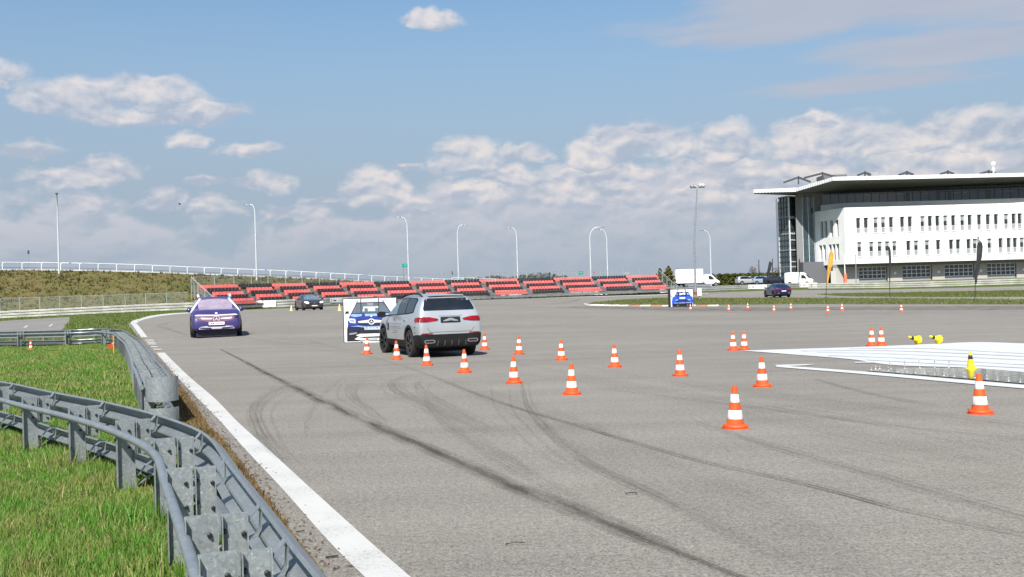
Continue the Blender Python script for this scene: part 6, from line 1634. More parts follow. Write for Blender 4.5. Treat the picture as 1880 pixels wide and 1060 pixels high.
bmesh.ops.bevel(bm_, geom=bm_.edges[:], offset=.05, segments=2, affect='EDGES'); me = bpy.data.meshes.new('cargo_box'); bm_.to_mesh(me); bm_.free(); me.materials.append(VWHITE); link('cargo_box', me, LOR)
MB().box((-1.4, 0, .52), (5.6, .9, .2)).build('chassis', WELL, LOR)
for s in (1, -1): MB().box((-1.6, s * 1.02, .42), (2.2, .04, .12)).build('side_guard', PANEL_G, LOR)
for x in (3.05, -2.6):
    for y in (.86, -.86): wheel(LOR, x, y, .35, RIM_SILVER)
MB().box((-1.0, -1.10, .85), (.35, .02, .1)).build('latch', PANEL_G, LOR); MB().box((.35, -1.10, .85), (.35, .02, .1)).build('latch', PANEL_G, LOR)
pl_ = W(1249, 526, 193); LFT = thing('trailer', 'grey trailer with an open frame standing behind the white lorry box', 'trailer', pl_)
MB().box((0, 0, 2.75), (1.25, 2, .9)).build('canopy', mat('pale_tarp', (0.5, 0.53, 0.55), .7), LFT); MB().box((0, 0, 1.45), (1.15, 1.9, 1.5)).build('load', mat('dark_load', (0.10, 0.11, 0.12), .8), LFT)
MB().box((0, 0, .6), (1.3, 2, .16)).build('bed', STEEL_GREY, LFT)
for x in (-.6, .6):
    for y in (-.95, .95): MB().bar((x, y, .6), (x, y, 3.2), .07, .07).build('upright', STEEL_GREY, LFT)
for y in (.85, -.85): wheel(LFT, 0, y, .35, RIM_SILVER)
van = [(-2.6, .45, .90, 1.25, 2.4, .82), (-2.56, .38, .97, 1.25, 2.5, .86), (-1.0, .36, .99, 1.22, 2.52, .86), (.6, .36, .99, 1.2, 2.5, .85), (.95, .36, .99, 1.2, 2.36, .84), (1.4, .36, .99, 1.18, 1.92, .84), (1.78, .36, .985, 1.15, 1.42, .86), (2.1, .4, .96, 1.05, 1.2, .8), (2.45, .45, .9, .85, .96, .7), (2.6, .52, .8, .7, .74, .6)]
p = W(1468.5, 524.6, 169.5); VAN, B = make_vehicle('panel_van', 'white panel van with a high roof parked at the foot of the glass tower', 'van', p, R(-32), van, VWHITE, (1.6, -1.6), .84, .34, RIM_SILVER, scale=(.93, .93, .93))
dec(VAN, B, 'side_window', [(1.55, 1.25), (1.25, 1.75), (.95, 1.95), (.55, 1.95), (.55, 1.3)], ['L', 'R'], CAR_GLASS, .008, .1); dec(VAN, B, 'windscreen', [(-.78, 1.28), (.78, 1.28), (.70, 2.05), (-.70, 2.05)], ['front'], CAR_GLASS, .008, .1)
dec(VAN, B, 'grille', [(-.45, .72), (.45, .72), (.42, .9), (-.42, .9)], ['front'], WELL, .012, .1); dec(VAN, B, 'door_handle', [(-.3, 1.1), (.1, 1.1), (.1, 1.16), (-.3, 1.16)], ['R', 'L'], PANEL_G, .01, .1)
for s in (1, -1): dec(VAN, B, 'headlamp', [(s * .55, .8), (s * .82, .86), (s * .8, 1.0), (s * .6, .94)], ['front'], WHITE_LAMP, .014, .07)
mirror(VAN, 1.5, .95, 1.35, CLAD, 1.1); MB().box((0, 0, .3), (4.2, 1.4, .12)).build('underbody', WELL, VAN)

# ---- flat printed targets
BOARD = mat('print_board_white', (0.70, 0.71, 0.72), .55, 0, .04, 1.5); FRAME_K = mat('panel_frame_black', (0.02, 0.02, 0.022), .5)
PR = {k: mat('print_' + k, c, .45, 0, .12, 3.0) for k, c in dict(blue=(0.02, 0.035, 0.21), sky=(0.22, 0.36, 0.66), navy=(0.012, 0.014, 0.05), glass=(0.10, 0.125, 0.15), pale=(0.45, 0.50, 0.52), black=(0.012, 0.012, 0.015), white=(0.72, 0.72, 0.73), grey=(0.22, 0.23, 0.25), silver=(0.5, 0.51, 0.53), bright=(0.02, 0.09, 0.50), red=(0.28, 0.02, 0.03)).items()}
def print_board(name, label, a, b, h, cols, rows, shapes, thick=.05):
    """board standing between ground points a and b; shapes: (material, polygon in 0..1 board coordinates)"""
    d = b - a; Lb = d.to_2d().length; rz_ = math.atan2(d.y, d.x)
    root = thing(name, label, 'printed target', a, rz_)
    M = Matrix.Rotation(R(90), 4, 'X')
    for i in range(cols):
        for j in range(rows):
            x0, x1 = Lb * i / cols, Lb * (i + 1) / cols; z0, z1 = h * j / rows, h * (j + 1) / rows
            MB().box(((x0 + x1) / 2, thick / 2, (z0 + z1) / 2), (x1 - x0 - .012, thick, z1 - z0 - .012)).build('panel', BOARD, root)
    for i in range(cols + 1): MB().bar((Lb * i / cols, thick * .6, .0), (Lb * i / cols, thick * .6, h + .02), .03, thick * 1.5, (0, 1, 0)).build('frame_bar', FRAME_K, root)
    for j in (0, rows): MB().box((Lb / 2, thick * .55, h * j / rows + (.01 if j else .012)), (Lb - .03, thick * 1.3, .022)).build('frame_bar', FRAME_K, root)
    pr = MB(); ml = []
    for k, (m, poly) in enumerate(shapes):
        if m not in ml: ml.append(m)
        pr.cur = ml.index(m); P_ = [(p[0] * Lb, p[1] * h) for p in poly]
        ar = sum(P_[i][0] * P_[(i + 1) % len(P_)][1] - P_[(i + 1) % len(P_)][0] * P_[i][1] for i in range(len(P_)))
        if ar < 0: P_ = P_[::-1]
        o = len(pr.v); fl = MB(); fl.prism(P_, 0, .0006, Matrix.Translation((0, -.0016 - .0008 * k, 0)) @ M); pr.add(fl.v, fl.f)
    pr.build('printed_car', [PR[m] for m in ml], root)
    # struts behind so that it stands up
    for x in (.15, .85): MB().bar((Lb * x, thick, h * .8), (Lb * x, thick + .7, .02), .04, .04).build('strut', FRAME_K, root)
    return root, Lb
def circ(cx_, cy_, rx, ry, n=18): return [(cx_ + rx * math.cos(2 * math.pi * k / n), cy_ + ry * math.sin(2 * math.pi * k / n)) for k in range(n)]
def sym(poly, c=.525): return [(2 * c - x, y) for x, y in poly]
def bx(x0, x1, y0, y1): return [(x0, y0), (x1, y0), (x1, y1), (x0, y1)]
sh = []
sh += [('black', [(.055, .03), (.99, .03), (.99, .12), (.92, .30), (.96, .42), (.90, .55), (.15, .55), (.08, .42), (.06, .3)])]       # dark lower car
sh += [('silver', [(.24, .935), (.30, .985), (.72, .985), (.78, .935), (.76, .91), (.26, .91)])]                              # roof
sh += [('grey', [(.25, .955), (.27, .965), (.28, .93), (.26, .91)]), ('grey', [(.77, .955), (.75, .965), (.74, .93), (.76, .91)])]
sh += [('navy', [(.14, .66), (.21, .82), (.25, .915), (.77, .915), (.82, .82), (.90, .66)])]                                      # pillars
sh += [('glass', [(.165, .675), (.225, .82), (.265, .895), (.755, .895), (.80, .82), (.87, .675)]), ('pale', [(.36, .71), (.38, .82), (.66, .82), (.68, .71)]), ('grey', [(.45, .90), (.57, .90), (.56, .84), (.46, .84)]), ('glass', bx(.40, .46, .70, .78)), ('glass', bx(.60, .66, .70, .78)), ('white', bx(.46, .56, .765, .785))]
sh += [('black', [(.03, .665), (.045, .72), (.10, .725), (.105, .67)])]                                                          # mirror
sh += [('blue', [(.075, .46), (.11, .60), (.145, .665), (.90, .665), (.94, .60), (.98, .46), (.95, .36), (.10, .36)])]             # bonnet and wings
sh += [('sky', [(.13, .61), (.16, .655), (.36, .65), (.33, .60), (.22, .585)]), ('sky', [(.40, .655), (.66, .655), (.65, .60), (.41, .60)]), ('sky', [(.70, .65), (.88, .655), (.90, .61), (.74, .60)])]
sh += [('white', circ(.525, .60, .018, .02)), ('navy', [(.26, .52), (.80, .52), (.78, .40), (.28, .40)])]
sh += [('silver', [(.27, .49), (.46, .515), (.60, .515), (.80, .49), (.79, .45), (.60, .445), (.46, .445), (.28, .45)]), ('white', circ(.525, .475, .062, .068)), ('black', circ(.525, .475, .046, .050))]
tri_ = []
for k in range(6): a = R(90 + 60 * k); q = 1.0 if k % 2 == 0 else .2; tri_.append((.525 + .046 * q * math.cos(a), .475 + .05 * q * math.sin(a)))
sh += [('white', tri_), ('silver', [(.09, .53), (.115, .56), (.22, .545), (.235, .47), (.225, .44), (.12, .46)]), ('grey', [(.115, .525), (.20, .515), (.205, .475), (.13, .49)])]
sh += [('navy', [(.09, .36), (.20, .39), (.30, .33), (.30, .26), (.10, .24)]), ('sky', [(.12, .37), (.28, .39), (.42, .36), (.40, .34), (.26, .365)]), ('pale', bx(.39, .68, .305, .36)), ('sky', bx(.39, .68, .285, .305)), ('grey', [(.10, .22), (.25, .24), (.25, .20), (.11, .18)])]
for x, w_ in ((.41, .05), (.48, .05), (.55, .03), (.60, .05)): sh.append(('grey', bx(x, x + w_, .322, .345)))
sh += [('white', [(.23, .165), (.30, .20), (.80, .20), (.86, .165), (.80, .14), (.30, .135)]), ('white', [(.20, .08), (.26, .125), (.40, .10), (.64, .10), (.82, .125), (.88, .08), (.70, .05), (.34, .05)]), ('grey', [(.40, .09), (.66, .09), (.62, .06), (.44, .06)]), ('white', bx(.36, 1.0, .0, .028))]
a, b = G(632, 630), G(730, 628.5); hB_ = W(681, 548.5, (a.y + b.y) / 2).z - (a.z + b.z) / 2
print_board('printed_car_target', 'upright white board printed with a blue car front, beside the silver car', a, b, hB_, 3, 3, sh)
s2 = [('bright', [(.08, .05), (.06, .30), (.10, .52), (.20, .62), (.28, .84), (.80, .84), (.88, .62), (.97, .52), (1.0, .3), (.95, .05)]), ('black', [(.08, .02), (.10, .2), (.95, .2), (.96, .02)]), ('navy', [(.22, .62), (.30, .83), (.78, .83), (.86, .62)]), ('white', [(.40, .66), (.42, .80), (.50, .75), (.58, .80), (.66, .80), (.68, .66), (.58, .70), (.5, .68)]),
      ('sky', [(.26, .68), (.30, .78), (.36, .78), (.34, .66)]), ('sky', [(.72, .78), (.80, .78), (.83, .68), (.74, .66)]), ('white', bx(.40, .68, .46, .54)), ('sky', [(.20, .40), (.34, .46), (.36, .36), (.24, .34)]), ('sky', [(.74, .36), (.78, .46), (.9, .40), (.86, .34)]), ('navy', [(.22, .34), (.36, .38), (.72, .38), (.86, .34), (.84, .30), (.24, .30)]), ('red', [(.08, .53), (.14, .58), (.22, .56), (.2, .53)]), ('red', [(.86, .56), (.94, .58), (.98, .53), (.88, .53)]), ('silver', [(.16, .215), (.94, .215), (.92, .235), (.18, .235)]), ('black', circ(.07, .62, .03, .025)), ('grey', bx(.3, .36, .06, .12)), ('grey', bx(.72, .78, .06, .12))]
a, b = G(1231, 564.6), G(1273, 563.8); hB_ = W(1252, 531.3, (a.y + b.y) / 2).z - (a.z + b.z) / 2
print_board('printed_car_target', 'upright white board printed with a bright blue car rear near the floodlight mast', a, b, hB_, 3, 1, s2, .3)
# ------------------------------------------------------------------ traffic cones
ORANGE = mat('cone_orange', (0.70, 0.085, 0.014), .5, 0, .22, 7, spec=.4, coords='World', fine=.3, fscale=25); ORANGE_B = mat('cone_base_orange', (0.66, 0.075, 0.012), .55, 0, .15, 5); CONE_W = mat('cone_white_band', (0.70, 0.68, 0.67), .5, 0, .16, 14, coords='World', fine=.35, fscale=35); YELLOW = mat('cone_yellow', (0.78, 0.60, 0.015), .5, 0, .08, 4); CONE_K = mat('cone_black_band', (0.02, 0.02, 0.02), .6); PALE_Y = mat('cone_pale_yellow', (0.72, 0.63, 0.25), .6, 0, .1); RUBBER_F = mat('cone_foot', (0.60, 0.09, 0.03), .7, 0, .2)
def cone_r(z): return .104 + (.027 - .104) * ((z - .05) / .445)
def cone_meshes(mb_col, mb_base, bands):
    prof = [(cone_r(.05), .05)] + [(cone_r(.05 + .445 * k / 8), .05 + .445 * k / 8) for k in range(1, 9)] + [(.020, .5)]
    body = MB().lathe(prof, 20).mesh('cone_body', mb_col, R(40))
    base = MB(); base.lathe([(.140, .010), (.147, .022), (.144, .040), (.125, .052), (.100, .055)], 20); basem = base.mesh('base_ring', mb_base, R(50))
    n = 8; oct_ = [(.168 * math.cos(R(22.5 + 45 * k)), .168 * math.sin(R(22.5 + 45 * k))) for k in range(n)]
    foot = MB().prism(oct_, 0, .012).mesh('foot', RUBBER_F)
    bm = []
    for z0, z1, m, nm in bands: bm.append((nm, MB().lathe([(cone_r(z0) + .0012, z0), (cone_r(z0) + .0022, z0 + .002), (cone_r(z1) + .0022, z1 - .002), (cone_r(z1) + .0012, z1)], 20, None, False).mesh(nm, m, R(40))))
    return body, basem, foot, bm
SETS = {'o': cone_meshes(ORANGE, ORANGE_B, [(.115, .218, CONE_W, 'white_band'), (.308, .405, CONE_W, 'white_band')]),
        'y': cone_meshes(YELLOW, YELLOW, [(.285, .395, CONE_K, 'black_band')]), 'p': cone_meshes(PALE_Y, PALE_Y, [(.19, .29, CONE_W, 'white_band')])}
FEET = {}
def cone(kind, label, p, rz=0.0, lie=None, sc=1.0, group=None, name='traffic_cone'):
    body, base, foot, bm = SETS[kind]
    r = thing(name, label, 'traffic cone', p, rz, group); r.scale = (sc,) * 3
    r.rotation_euler = (R(rng.gauss(0, .7)), R(rng.gauss(0, .7)), rz)
    if lie is not None:
        a = math.atan2(.168 - .02, .5)
        r.rotation_euler = (R(90) - a, 0, lie); r.location = p + Vector((0, 0, .165 * math.cos(a) * sc))
    link('cone_body', body, r); link('base_ring', base, r); ft = link('foot', foot, r)
    if kind != 'o':
        if kind not in FEET: FEET[kind] = foot.copy(); FEET[kind].materials[0] = YELLOW if kind == 'y' else PALE_Y
        ft.data = FEET[kind]
    for nm, m in bm: link(nm, m, r)
    return r
CONES = [(674, 651, 'orange cone standing before the blue car print, farthest of its row'), (729, 661, 'orange cone between the wheels of the silver car'), (784, 672, 'orange cone in front of the rear wheel of the silver car'),
         (853, 685, 'orange cone in front of the right tail of the silver car'), (944, 704.5, 'orange cone standing where two curved tyre marks start'), (1050, 725, 'orange cone second nearest in the near row'), (1350, 787, 'largest nearest orange cone with scuffed white bands'),
         (890, 643, 'orange cone close behind the right side of the silver car'), (953, 651, 'orange cone in the middle of the road right of the silver car'), (1031, 662, 'orange cone third along the row right of the silver car'), (1129, 675, 'orange cone alone on grey road midway in the right row'),
         (1249, 691, 'orange cone before the last one of the right row'), (1400, 711, 'orange cone standing behind the largest nearest cone'), (838, 637, 'orange cone almost hidden behind the silver car'),
         (1346.5, 644, 'paired orange cone at the tip of the white pad, outer one'), (1366.5, 643, 'paired orange cone at the tip of the white pad, touching the paint'), (1600.5, 636, 'paired orange cone on the back edge of the white pad, farther from the yellow cones'), (1618, 635.5, 'paired orange cone on the back edge of the white pad, nearer the fallen yellow cones'),
         (1800, 760, 'large orange cone near the water with a smudged upper band'),
         (1268, 570, 'small orange cone right in front of the bright blue car print'), (1338, 571.5, 'small far orange cone, first right of the printed board'), (1373, 568, 'small far orange cone, second right of the printed board'), (1421, 573, 'small far orange cone below the dark blue coupe, nearer the camera'),
         (1452, 569, 'small far orange cone below the tail of the dark blue coupe'), (1520, 574.8, 'small far orange cone below the orange flag, nearer the camera'), (1546, 571, 'small far orange cone just right of the orange flag'), (1655, 573.5, 'small far orange cone standing alone, last of its row')]
GRP = 'orange and white cones on the track'
for px, py, lb in CONES:
    p = G(px, py - .5); c_o = cone('o', lb, p, rng.uniform(0, 6.28) if 'scuff' not in lb and 'smudge' not in lb and px not in (1400, 1249) else 0, None, 1.0 if py > 600 else .95, GRP)
    if px in (1350, 1800, 1400, 1249):
        sm = MB(); rg = []
        for k in range(11):
            a = R(40 + 26 * k); rg.append([Vector(((.019 + dx) * math.cos(a) + .01, -(cone_r(.355) + .004) + dy + (.019 * math.sin(a)) * .21, .355 + (.019 + dx) * math.sin(a))) for dx, dy in ((-.0025, 0), (.0025, 0), (.0025, .003), (-.0025, .003))])
        sm.loft(rg).build('smudge', mat('smudge_grey', (0.30, 0.27, 0.27), .8, 0, .3, 30), c_o)
p = G(57, 642.5); cone('o', 'small orange cone standing in the grass before the second guard rail', p, .3, None, .76, 'cones left in the grass')
p = G(201, 643); p.y += .1; cone('o', 'orange cone lying in the grass with its base towards the camera', p, 0, R(-172), .74, 'cones left in the grass')
p = G(1783, 679); cone('y', 'yellow and black cone standing in the shallow water', p, 0, None, .69, 'yellow and black cones')
p = G(1686, 633); cone('y', 'fallen yellow cone nearer the orange pair, tip on the white pad', p, 0, R(-62), .76, 'yellow and black cones')
p = G(1724, 632); cone('y', 'fallen yellow cone farther from the orange pair, tip on the white pad', p, 0, R(-60), .76, 'yellow and black cones')
for px, lb in ((535, 'pale yellow cone before the barrier, left of the dark saloon'), (623.5, 'pale yellow cone between the dark saloon and the printed board')):
    cone('p', lb, G(px, 571), 0, None, 1.06, 'pale yellow cones', 'pale_cone')
# orange marker stake by the second rail
p = G(209, 650); st_ = thing('marker_stake', 'thin orange marker stake in the grass at the rail corner', 'stake', p)
MB().tube([(0, 0, -.1), (0, 0, .62)], [.022, .018], 8).build('stake', mat('stake_orange', (0.68, 0.30, 0.05), .6), st_)

# ------------------------------------------------------------------ red and white kerb stones along the grass median
KERB_R = mat('kerb_red', (0.50, 0.14, 0.08), .8, 0, .25, 3, coords='World'); KERB_W = mat('kerb_white', (0.66, 0.63, 0.57), .8, 0, .2, 3, coords='World')
kp = [G(x, y) for x, y in ((1085, 560.6), (1110, 561.5), (1150, 562), (1228, 562.2), (1320, 562))]
KP = Path([p.to_2d() for p in kp], 8); k0 = Vector((kp[0].x, kp[0].y, kp[0].z)); KB = thing('kerb', 'red and white kerb stones along the tip of the grass median', 'kerb', k0)
n = int(KP.L / .92)
for i in range(n):
    s = KP.L * (i + .5) / n; p = KP.at(s); t_ = KP.tan(s); red = (i > n * .25) and (i % 2 == 1)
    mb = MB(); l2 = KP.L / n / 2 - .02
    mb.loft([[Vector((x, y, z)) for y, z in ((-.30, -.05), (.30, -.05), (.30, .09), (.05, .09), (-.30, .015))] for x in (-l2, l2)])
    mb.build('kerb_stone', KERB_R if red else KERB_W, KB, None, Vector((p.x, p.y, T(p.x, p.y))) - k0, (0, 0, math.atan2(t_.y, t_.x)))

# ------------------------------------------------------------------ feather flags, small lamps and the raised barrier arm
def feather_flag(label, base, tip, wpx, m, lean=0, pole_low=.25, closed=False, D=None):
    b = G(*base) if D is None else W(base[0], base[1], D); t = W(tip[0], tip[1], b.y); h = t.z - b.z; dx = t.x - b.x; w_ = wpx * b.y / FPX
    r = thing('feather_flag', label, 'flag', b, 0, 'feather flags')
    MB().tube([(0, 0, -.2), (dx * .3, 0, h * .5), (dx * .8, 0, h * .9), (dx, 0, h)], [.03, .025, .018, .012], 6).build('pole', FRAME_K, r)
    n = 14; rings = []
    for k in range(n + 1):
        u = k / n; z = h * (pole_low + (1 - pole_low) * u); xc = dx * (.3 * min(1, z / h * 2) if z < h / 2 else .3 + .7 * (z / h - .5) / .5)
        w1 = w_ * (min(1, .32 + 1.1 * u) * (1 if u < .8 else math.sqrt(max(0.02, 1 - ((u - .8) / .2) ** 2))))
        bow = .05 * math.sin(u * 9)
        rings.append([Vector((xc - w1 * .12, bow, z)), Vector((xc + w1 * .4, bow + .05 * math.sin(u * 5 + 1), z)), Vector((xc + w1 * .88, bow * .5, z)), Vector((xc + w1 * .88, bow * .5 + .012, z)), Vector((xc + w1 * .4, bow + .062 + .05 * math.sin(u * 5 + 1), z)), Vector((xc - w1 * .12, bow + .012, z))])
    MB().loft(rings).build('flag_cloth', m, r, R(60))
    return r
FLAG_K = mat('black_flag_cloth', (0.018, 0.018, 0.02), .8, 0, .3, 3); FLAG_O = mat('amber_flag_cloth', (0.50, 0.27, 0.045), .8, 0, .15, 3)
feather_flag('amber feather flag leaning before the white building corner', (1516, 547.5), (1525, 460), 9, FLAG_O, pole_low=.28)
feather_flag('narrow furled black flag before the first two garage doors', (1634, 550.5), (1632, 452), 4.2, FLAG_K, pole_low=.32)
f = feather_flag('open black feather flag before the third garage door', (1789.5, 551), (1797, 441), 10.5, FLAG_K, pole_low=.27)
MB().box((1.0 * .42, -.07, 5.0), (.16, .02, .5)).build('print', mat('flag_print', (0.2, 0.2, 0.2), .7), f)
feather_flag('small black feather flag among the parked cars', (1407, 521, ), (1413, 480), 6.5, FLAG_K, pole_low=.22, D=180)
feather_flag('thin furled dark flag in front of the white van', (1466.5, 528), (1467, 475), 2.8, FLAG_K, pole_low=.1, D=160)
def t_lamp(label, px, py0, pyb, D, arm=9, m=None):
    b = W(px, pyb, D); t = W(px - .4, py0, D); h = t.z - b.z; r = thing('car_park_lamp', label, 'lamp post', b, 0, 'car park lamps')
    MB().tube([(0, 0, -.6), (t.x - b.x, 0, h)], [.09, .07], 8).build('pole', m or FRAME_K, r); MB().box((t.x - b.x, 0, h + .03), (arm * D / FPX, .3, .07)).build('lamp_head', PANEL_G, r)
t_lamp('thin car park lamp with a flat top at the hedge end', 1393.5, 477, 522, 184)
t_lamp('thicker car park lamp with a flat top before the glass tower', 1418.5, 475, 524, 176, 12)
t_lamp('car park lamp with a flat top at the first garage door', 1571.5, 468.5, 520, 164, 12, STEEL_GREY)
b = W(1552, 519.5, 163); r = thing('raised_barrier', 'raised white barrier arm on an orange post at the building corner', 'barrier', b)
MB().box((0, 0, .75), (.45, .4, 1.5)).build('post', mat('barrier_orange', (0.6, 0.17, 0.09), .6), r); MB().tube([(0, 0, 1.4), (-.05, 0, 4.7)], [.09, .07], 8).build('arm', ROOF_W, r)

# ------------------------------------------------------------------ water jets on the pad edge
SPRAY = mat('water_spray', (0.45, 0.47, 0.49), .25, 0, .1, spec=.6)
jet = []
for i in range(3):
    mb = MB(); hh = (.06, .08, .17)[i]
    prof = [(.03, 0), (.016, .008), (.006, .02), (.003, hh * .4), (.004, hh * .6), (.012, hh * .78), (.006, hh * .84), (.009, hh * .93), (.002, hh)]
    mb.lathe(prof, 7); mb.v = [(x + rng.uniform(-.005, .005) + .1 * z * (i - 1), y + rng.uniform(-.005, .005), z) for x, y, z in mb.v]
    jet.append(mb.mesh('water_jet', SPRAY))
JET = [(1600, 681), (1608, 680), (1615, 679), (1631, 682.5), (1648, 684.5), (1665, 685.5), (1681, 687), (1698, 688.5), (1716, 690), (1733, 692), (1752, 693.5), (1771, 694.5), (1790, 696), (1812, 698), (1831, 700), (1852, 702), (1873, 703.5), (1636, 679.5), (1661, 679), (1689, 678), (1716, 677), (1742, 677)]
for i, (x, y) in enumerate(JET):
    tall = i >= 17; p = G(x, y); p.z = T(p.x, p.y) + .01
    o = link('water_jet', jet[2 if tall else i % 2], None, p, (0, 0, rng.uniform(0, 6))); 
    tag(o, 'little water jet spraying at the back edge of the dark puddle' if tall else 'little water jet spraying along the near edge of the dark puddle', 'water jet', 'water jets at the back of the puddle' if tall else 'water jets along the front of the puddle')

# ------------------------------------------------------------------ litter on the road, a bird
TWIG = mat('dark_twig', (0.03, 0.025, 0.02), .9)
def bit(label, px, py, pts, r=.006):
    p = G(px, py); p.z = T(p.x, p.y) + .012; o = thing('twig', label, 'twig', p); MB().tube(pts, r, 5).build('stem', TWIG, o); return o
bit('bent thin twig lying on the road in the foreground', 945, 1001, [(-.05, .02, 0), (-.06, -.02, .0), (.0, -.015, .012), (.07, .01, 0)], .0028)
bit('small dark scrap of rubber on a tyre mark', 1159, 908.5, [(-.05, 0, 0), (.0, .006, .006), (.05, 0, 0)], .004)
bit('short dark stick between the guard rail and the white line', 609, 1026, [(-.04, 0, 0), (.04, .01, .004)], .006)
bit('small dark leaf stalk beside the near end of the white line', 551, 979, [(-.03, 0, 0), (.03, .005, .004)], .005)
p = W(330, 375, 220); bd = thing('bird', 'tiny dark bird gliding in the pale sky above the railing', 'bird', p)
MB().lathe([(0, -.35), (.10, -.12), (.12, .1), (.05, .3), (0, .34)], 8, Matrix.Rotation(R(90), 4, 'Y'), False).build('body', TWIG, bd, 3.2)
for s in (1, -1): MB().add([(-.15, 0, .03), (.15, 0, .03), (.1, s * .35, .2), (-.12, s * .35, .2), (-.12, s * .75, .1), (-.2, s * .72, .1)], [[0, 1, 2, 3], [3, 2, 4, 5]]).build('wing', TWIG, bd)

# ------------------------------------------------------------------ grass blades near the camera, dead stalks by the rails
def grass_mat(name, a, b, c):
    m = bpy.data.materials.new(name); m.use_nodes = True; t = NT(m.node_tree); bs = t.n['Principled BSDF']; g = t.node('ShaderNodeNewGeometry'); v = g.outputs['Position']
    n = t.smooth(t.noise(v, .7, 5, .65), .40, .66); n2 = t.noise(v, 7, 3, .6)
    rn = t.node('ShaderNodeMath', operation='ADD'); t.l.new(g.outputs['Random Per Island'], rn.inputs[0]); rn.inputs[1].default_value = 0
    col = t.mix(n, c4(a), c4(b)); col = t.mix(t.smooth(rn.outputs[0], .78, .92), col, c4(c)); col = t.mix(t.m('MULTIPLY', t.smooth(n2, .55, .75), .5), col, c4((a[0] * .6, a[1] * .75, a[2] * .6)))
    t.l.new(col, bs.inputs['Base Color']); bs.inputs['Roughness'].default_value = .55; bs.inputs['Specular IOR Level'].default_value = .3
    tr = t.node('ShaderNodeBsdfTranslucent'); t.l.new(col, tr.inputs['Color']); mx = t.node('ShaderNodeMixShader'); mx.inputs[0].default_value = .3
    t.l.new(bs.outputs[0], mx.inputs[1]); t.l.new(tr.outputs[0], mx.inputs[2]); t.l.new(mx.outputs[0], t.n['Material Output'].inputs['Surface'])
    return m
GRASS = grass_mat('grass_blade', (0.105, 0.265, 0.028), (0.235, 0.265, 0.07), (0.38, 0.31, 0.15))
STALK = grass_mat('dead_stalk', (0.24, 0.16, 0.07), (0.17, 0.11, 0.045), (0.10, 0.08, 0.03))
LIME = grass_mat('green_blade_far', (0.085, 0.17, 0.025), (0.16, 0.17, 0.045), (0.22, 0.19, 0.075))
def blades(name, pts, h, wd, m):
    n = len(pts); pts = np.asarray(pts); a = nrng.uniform(0, 2 * np.pi, n); X_, Y_ = pts[:, 0], pts[:, 1]; patch = .85 + .38 * np.sin(X_ * 1.9 + 1.4 * np.sin(Y_ * 1.3)) * np.sin(Y_ * 2.3 + 1.1 * np.sin(X_ * 2.7)) + .2 * np.sin(X_ * 5.3 + Y_ * 3.1)
    hh = h * nrng.uniform(.4, 1.35, n) * patch; b = nrng.uniform(0, 2 * np.pi, n); lean = nrng.uniform(.05, .75, n) * hh
    s = np.c_[np.cos(a), np.sin(a), 0 * a] * (wd * nrng.uniform(.6, 1.3, n))[:, None]; l = np.c_[np.cos(b), np.sin(b), 0 * b]
    up = np.array([0, 0, 1.0]); mid = pts + l * (lean * .35)[:, None] + up * (hh * .6)[:, None]; tip = pts + l * lean[:, None] + up * hh[:, None]
    V = np.stack([pts - s, pts + s, mid + s * .7, mid - s * .7, tip], 1).reshape(-1, 3); base = np.arange(n)[:, None] * 5
    Q = (base + np.array([0, 1, 2, 3])).ravel(); Tt = (base + np.array([3, 2, 4])).ravel()
    me = bpy.data.meshes.new(name); me.vertices.add(len(V)); me.vertices.foreach_set('co', V.ravel())
    me.loops.add(n * 7); me.loops.foreach_set('vertex_index', np.concatenate([Q, Tt])); me.polygons.add(2 * n)
    me.polygons.foreach_set('loop_start', np.concatenate([np.arange(n) * 4, n * 4 + np.arange(n) * 3])); me.polygons.foreach_set('loop_total', np.concatenate([np.full(n, 4), np.full(n, 3)]))
    me.materials.append(m); me.update(calc_edges=True); return tag(link(name, me), kind='stuff')
edge_poly = track + []
def scatter(x0, x1, y0, y1, n, keep):
    p = np.c_[nrng.uniform(x0, x1, n), nrng.uniform(y0, y1, n)]; return p[keep(p)]
def on_grass(p): return ~inside(regions['track'], p) & ~inside(regions['access'], p)
def in_view(p, m=.6): return (np.abs(p[:, 0]) < p[:, 1] * .53 + m) & (p[:, 1] > 2.5)
def lift_pts(p, dz=-.005): return np.c_[p, fz(p[:, 0], p[:, 1]) + dz]
dryp = regions['dry']
keep_near = lambda p: on_grass(p) & in_view(p) & ~inside(dryp, p)
g1 = scatter(-8.2, .6, 3.2, 14, 430000, keep_near)
d_ = np.hypot(g1[:, 0], g1[:, 1]); g1 = g1[nrng.random(len(g1)) < np.clip(9.0 / d_, .35, 1)]
blades('grass', lift_pts(g1), .068, .0034, GRASS)
g2 = scatter(-24, -3, 13.5, 41, 230000, keep_near); blades('grass', lift_pts(g2), .085, .008, GRASS)
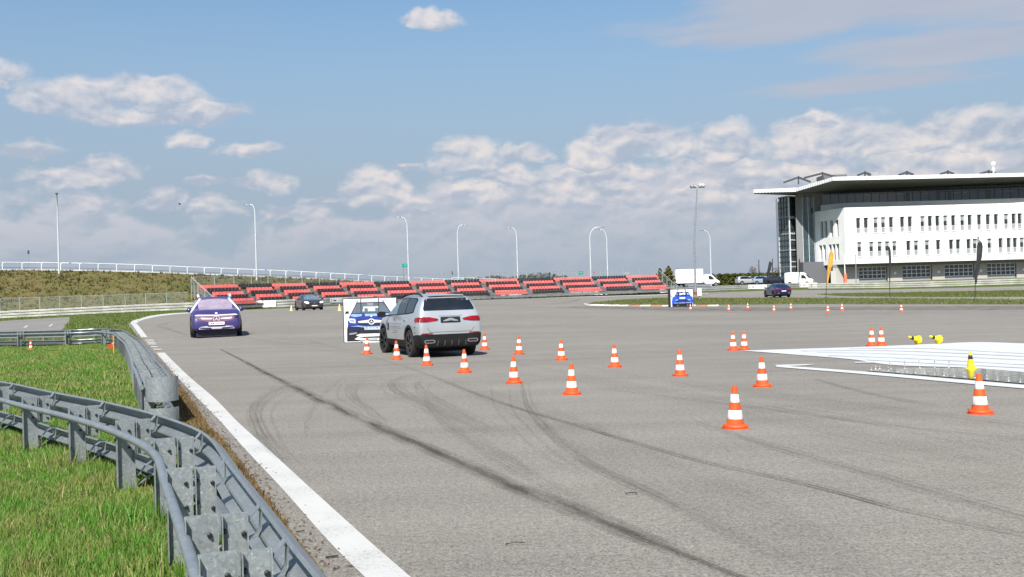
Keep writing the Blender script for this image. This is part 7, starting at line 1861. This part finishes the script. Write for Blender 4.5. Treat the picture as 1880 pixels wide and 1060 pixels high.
g3 = scatter(-75, -9, 41, 128, 60000, lambda p: on_grass(p) & (np.abs(p[:, 0]) < p[:, 1] * .55)); blades('grass', lift_pts(g3), .16, .03, LIME)
for rg in ('medA', 'medB'):
    bb = np.array([(v.x, v.y) for v in regions[rg]]); g4 = scatter(bb[:, 0].min(), bb[:, 0].max(), bb[:, 1].min(), bb[:, 1].max(), 45000, lambda p: inside(regions[rg], p)); blades('median_grass', lift_pts(g4), .13, .035, grass_mat('median_blade', (0.10, 0.15, 0.03), (0.15, 0.155, 0.05), (0.2, 0.165, 0.08)))
g5 = scatter(-9, .6, 3, 22, 420000, lambda p: inside(dryp, p) & (p[:, 1] > 7.2))
if len(g5): blades('dead_grass', lift_pts(g5[:60000]), .05, .006, STALK)
# long stalks round the posts of the nearest rail and along the debris line
pts_ = []
for s in near_posts:
    p = NEAR.at(s); n_ = NEAR.nor(s)
    for k in range(150): q = p + n_ * (.45 + rng.gauss(0, .12)) + Vector((rng.gauss(0, .14), rng.gauss(0, .14))); pts_.append((q.x, q.y))
pts_ = np.array(pts_); blades('rough_grass', lift_pts(pts_[in_view(pts_)]), .19, .005, GRASS)
CHIP = mat('brown_debris', (0.085, 0.055, 0.035), .9, 0, .5, 30)
mb = MB()
te = [Vector((p.x, p.y)) for p in track_edge[:15]]
for a, b in zip(te, te[1:]):
    for k in range(int((b - a).length * 70)):
        q = a.lerp(b, rng.random()) + Vector((abs(rng.gauss(0, .09)) * rng.choice((1, 1, -1)), rng.gauss(0, .05))); z = T(q.x, q.y) + .006; s = rng.uniform(.004, .014); an = rng.uniform(0, 6.28); u = Vector((math.cos(an), math.sin(an), rng.uniform(-.2, .3))) * s * rng.uniform(1, 2.5); v = Vector((-math.sin(an), math.cos(an), 0)) * s * .6; c = Vector((q.x, q.y, z))
        mb.add([c - u, c + v, c + u, c - v, c + Vector((0, 0, s * .7))], [[0, 1, 4], [1, 2, 4], [2, 3, 4], [3, 0, 4], [3, 2, 1, 0]])
tag(mb.build('edge_debris', CHIP), kind='stuff')
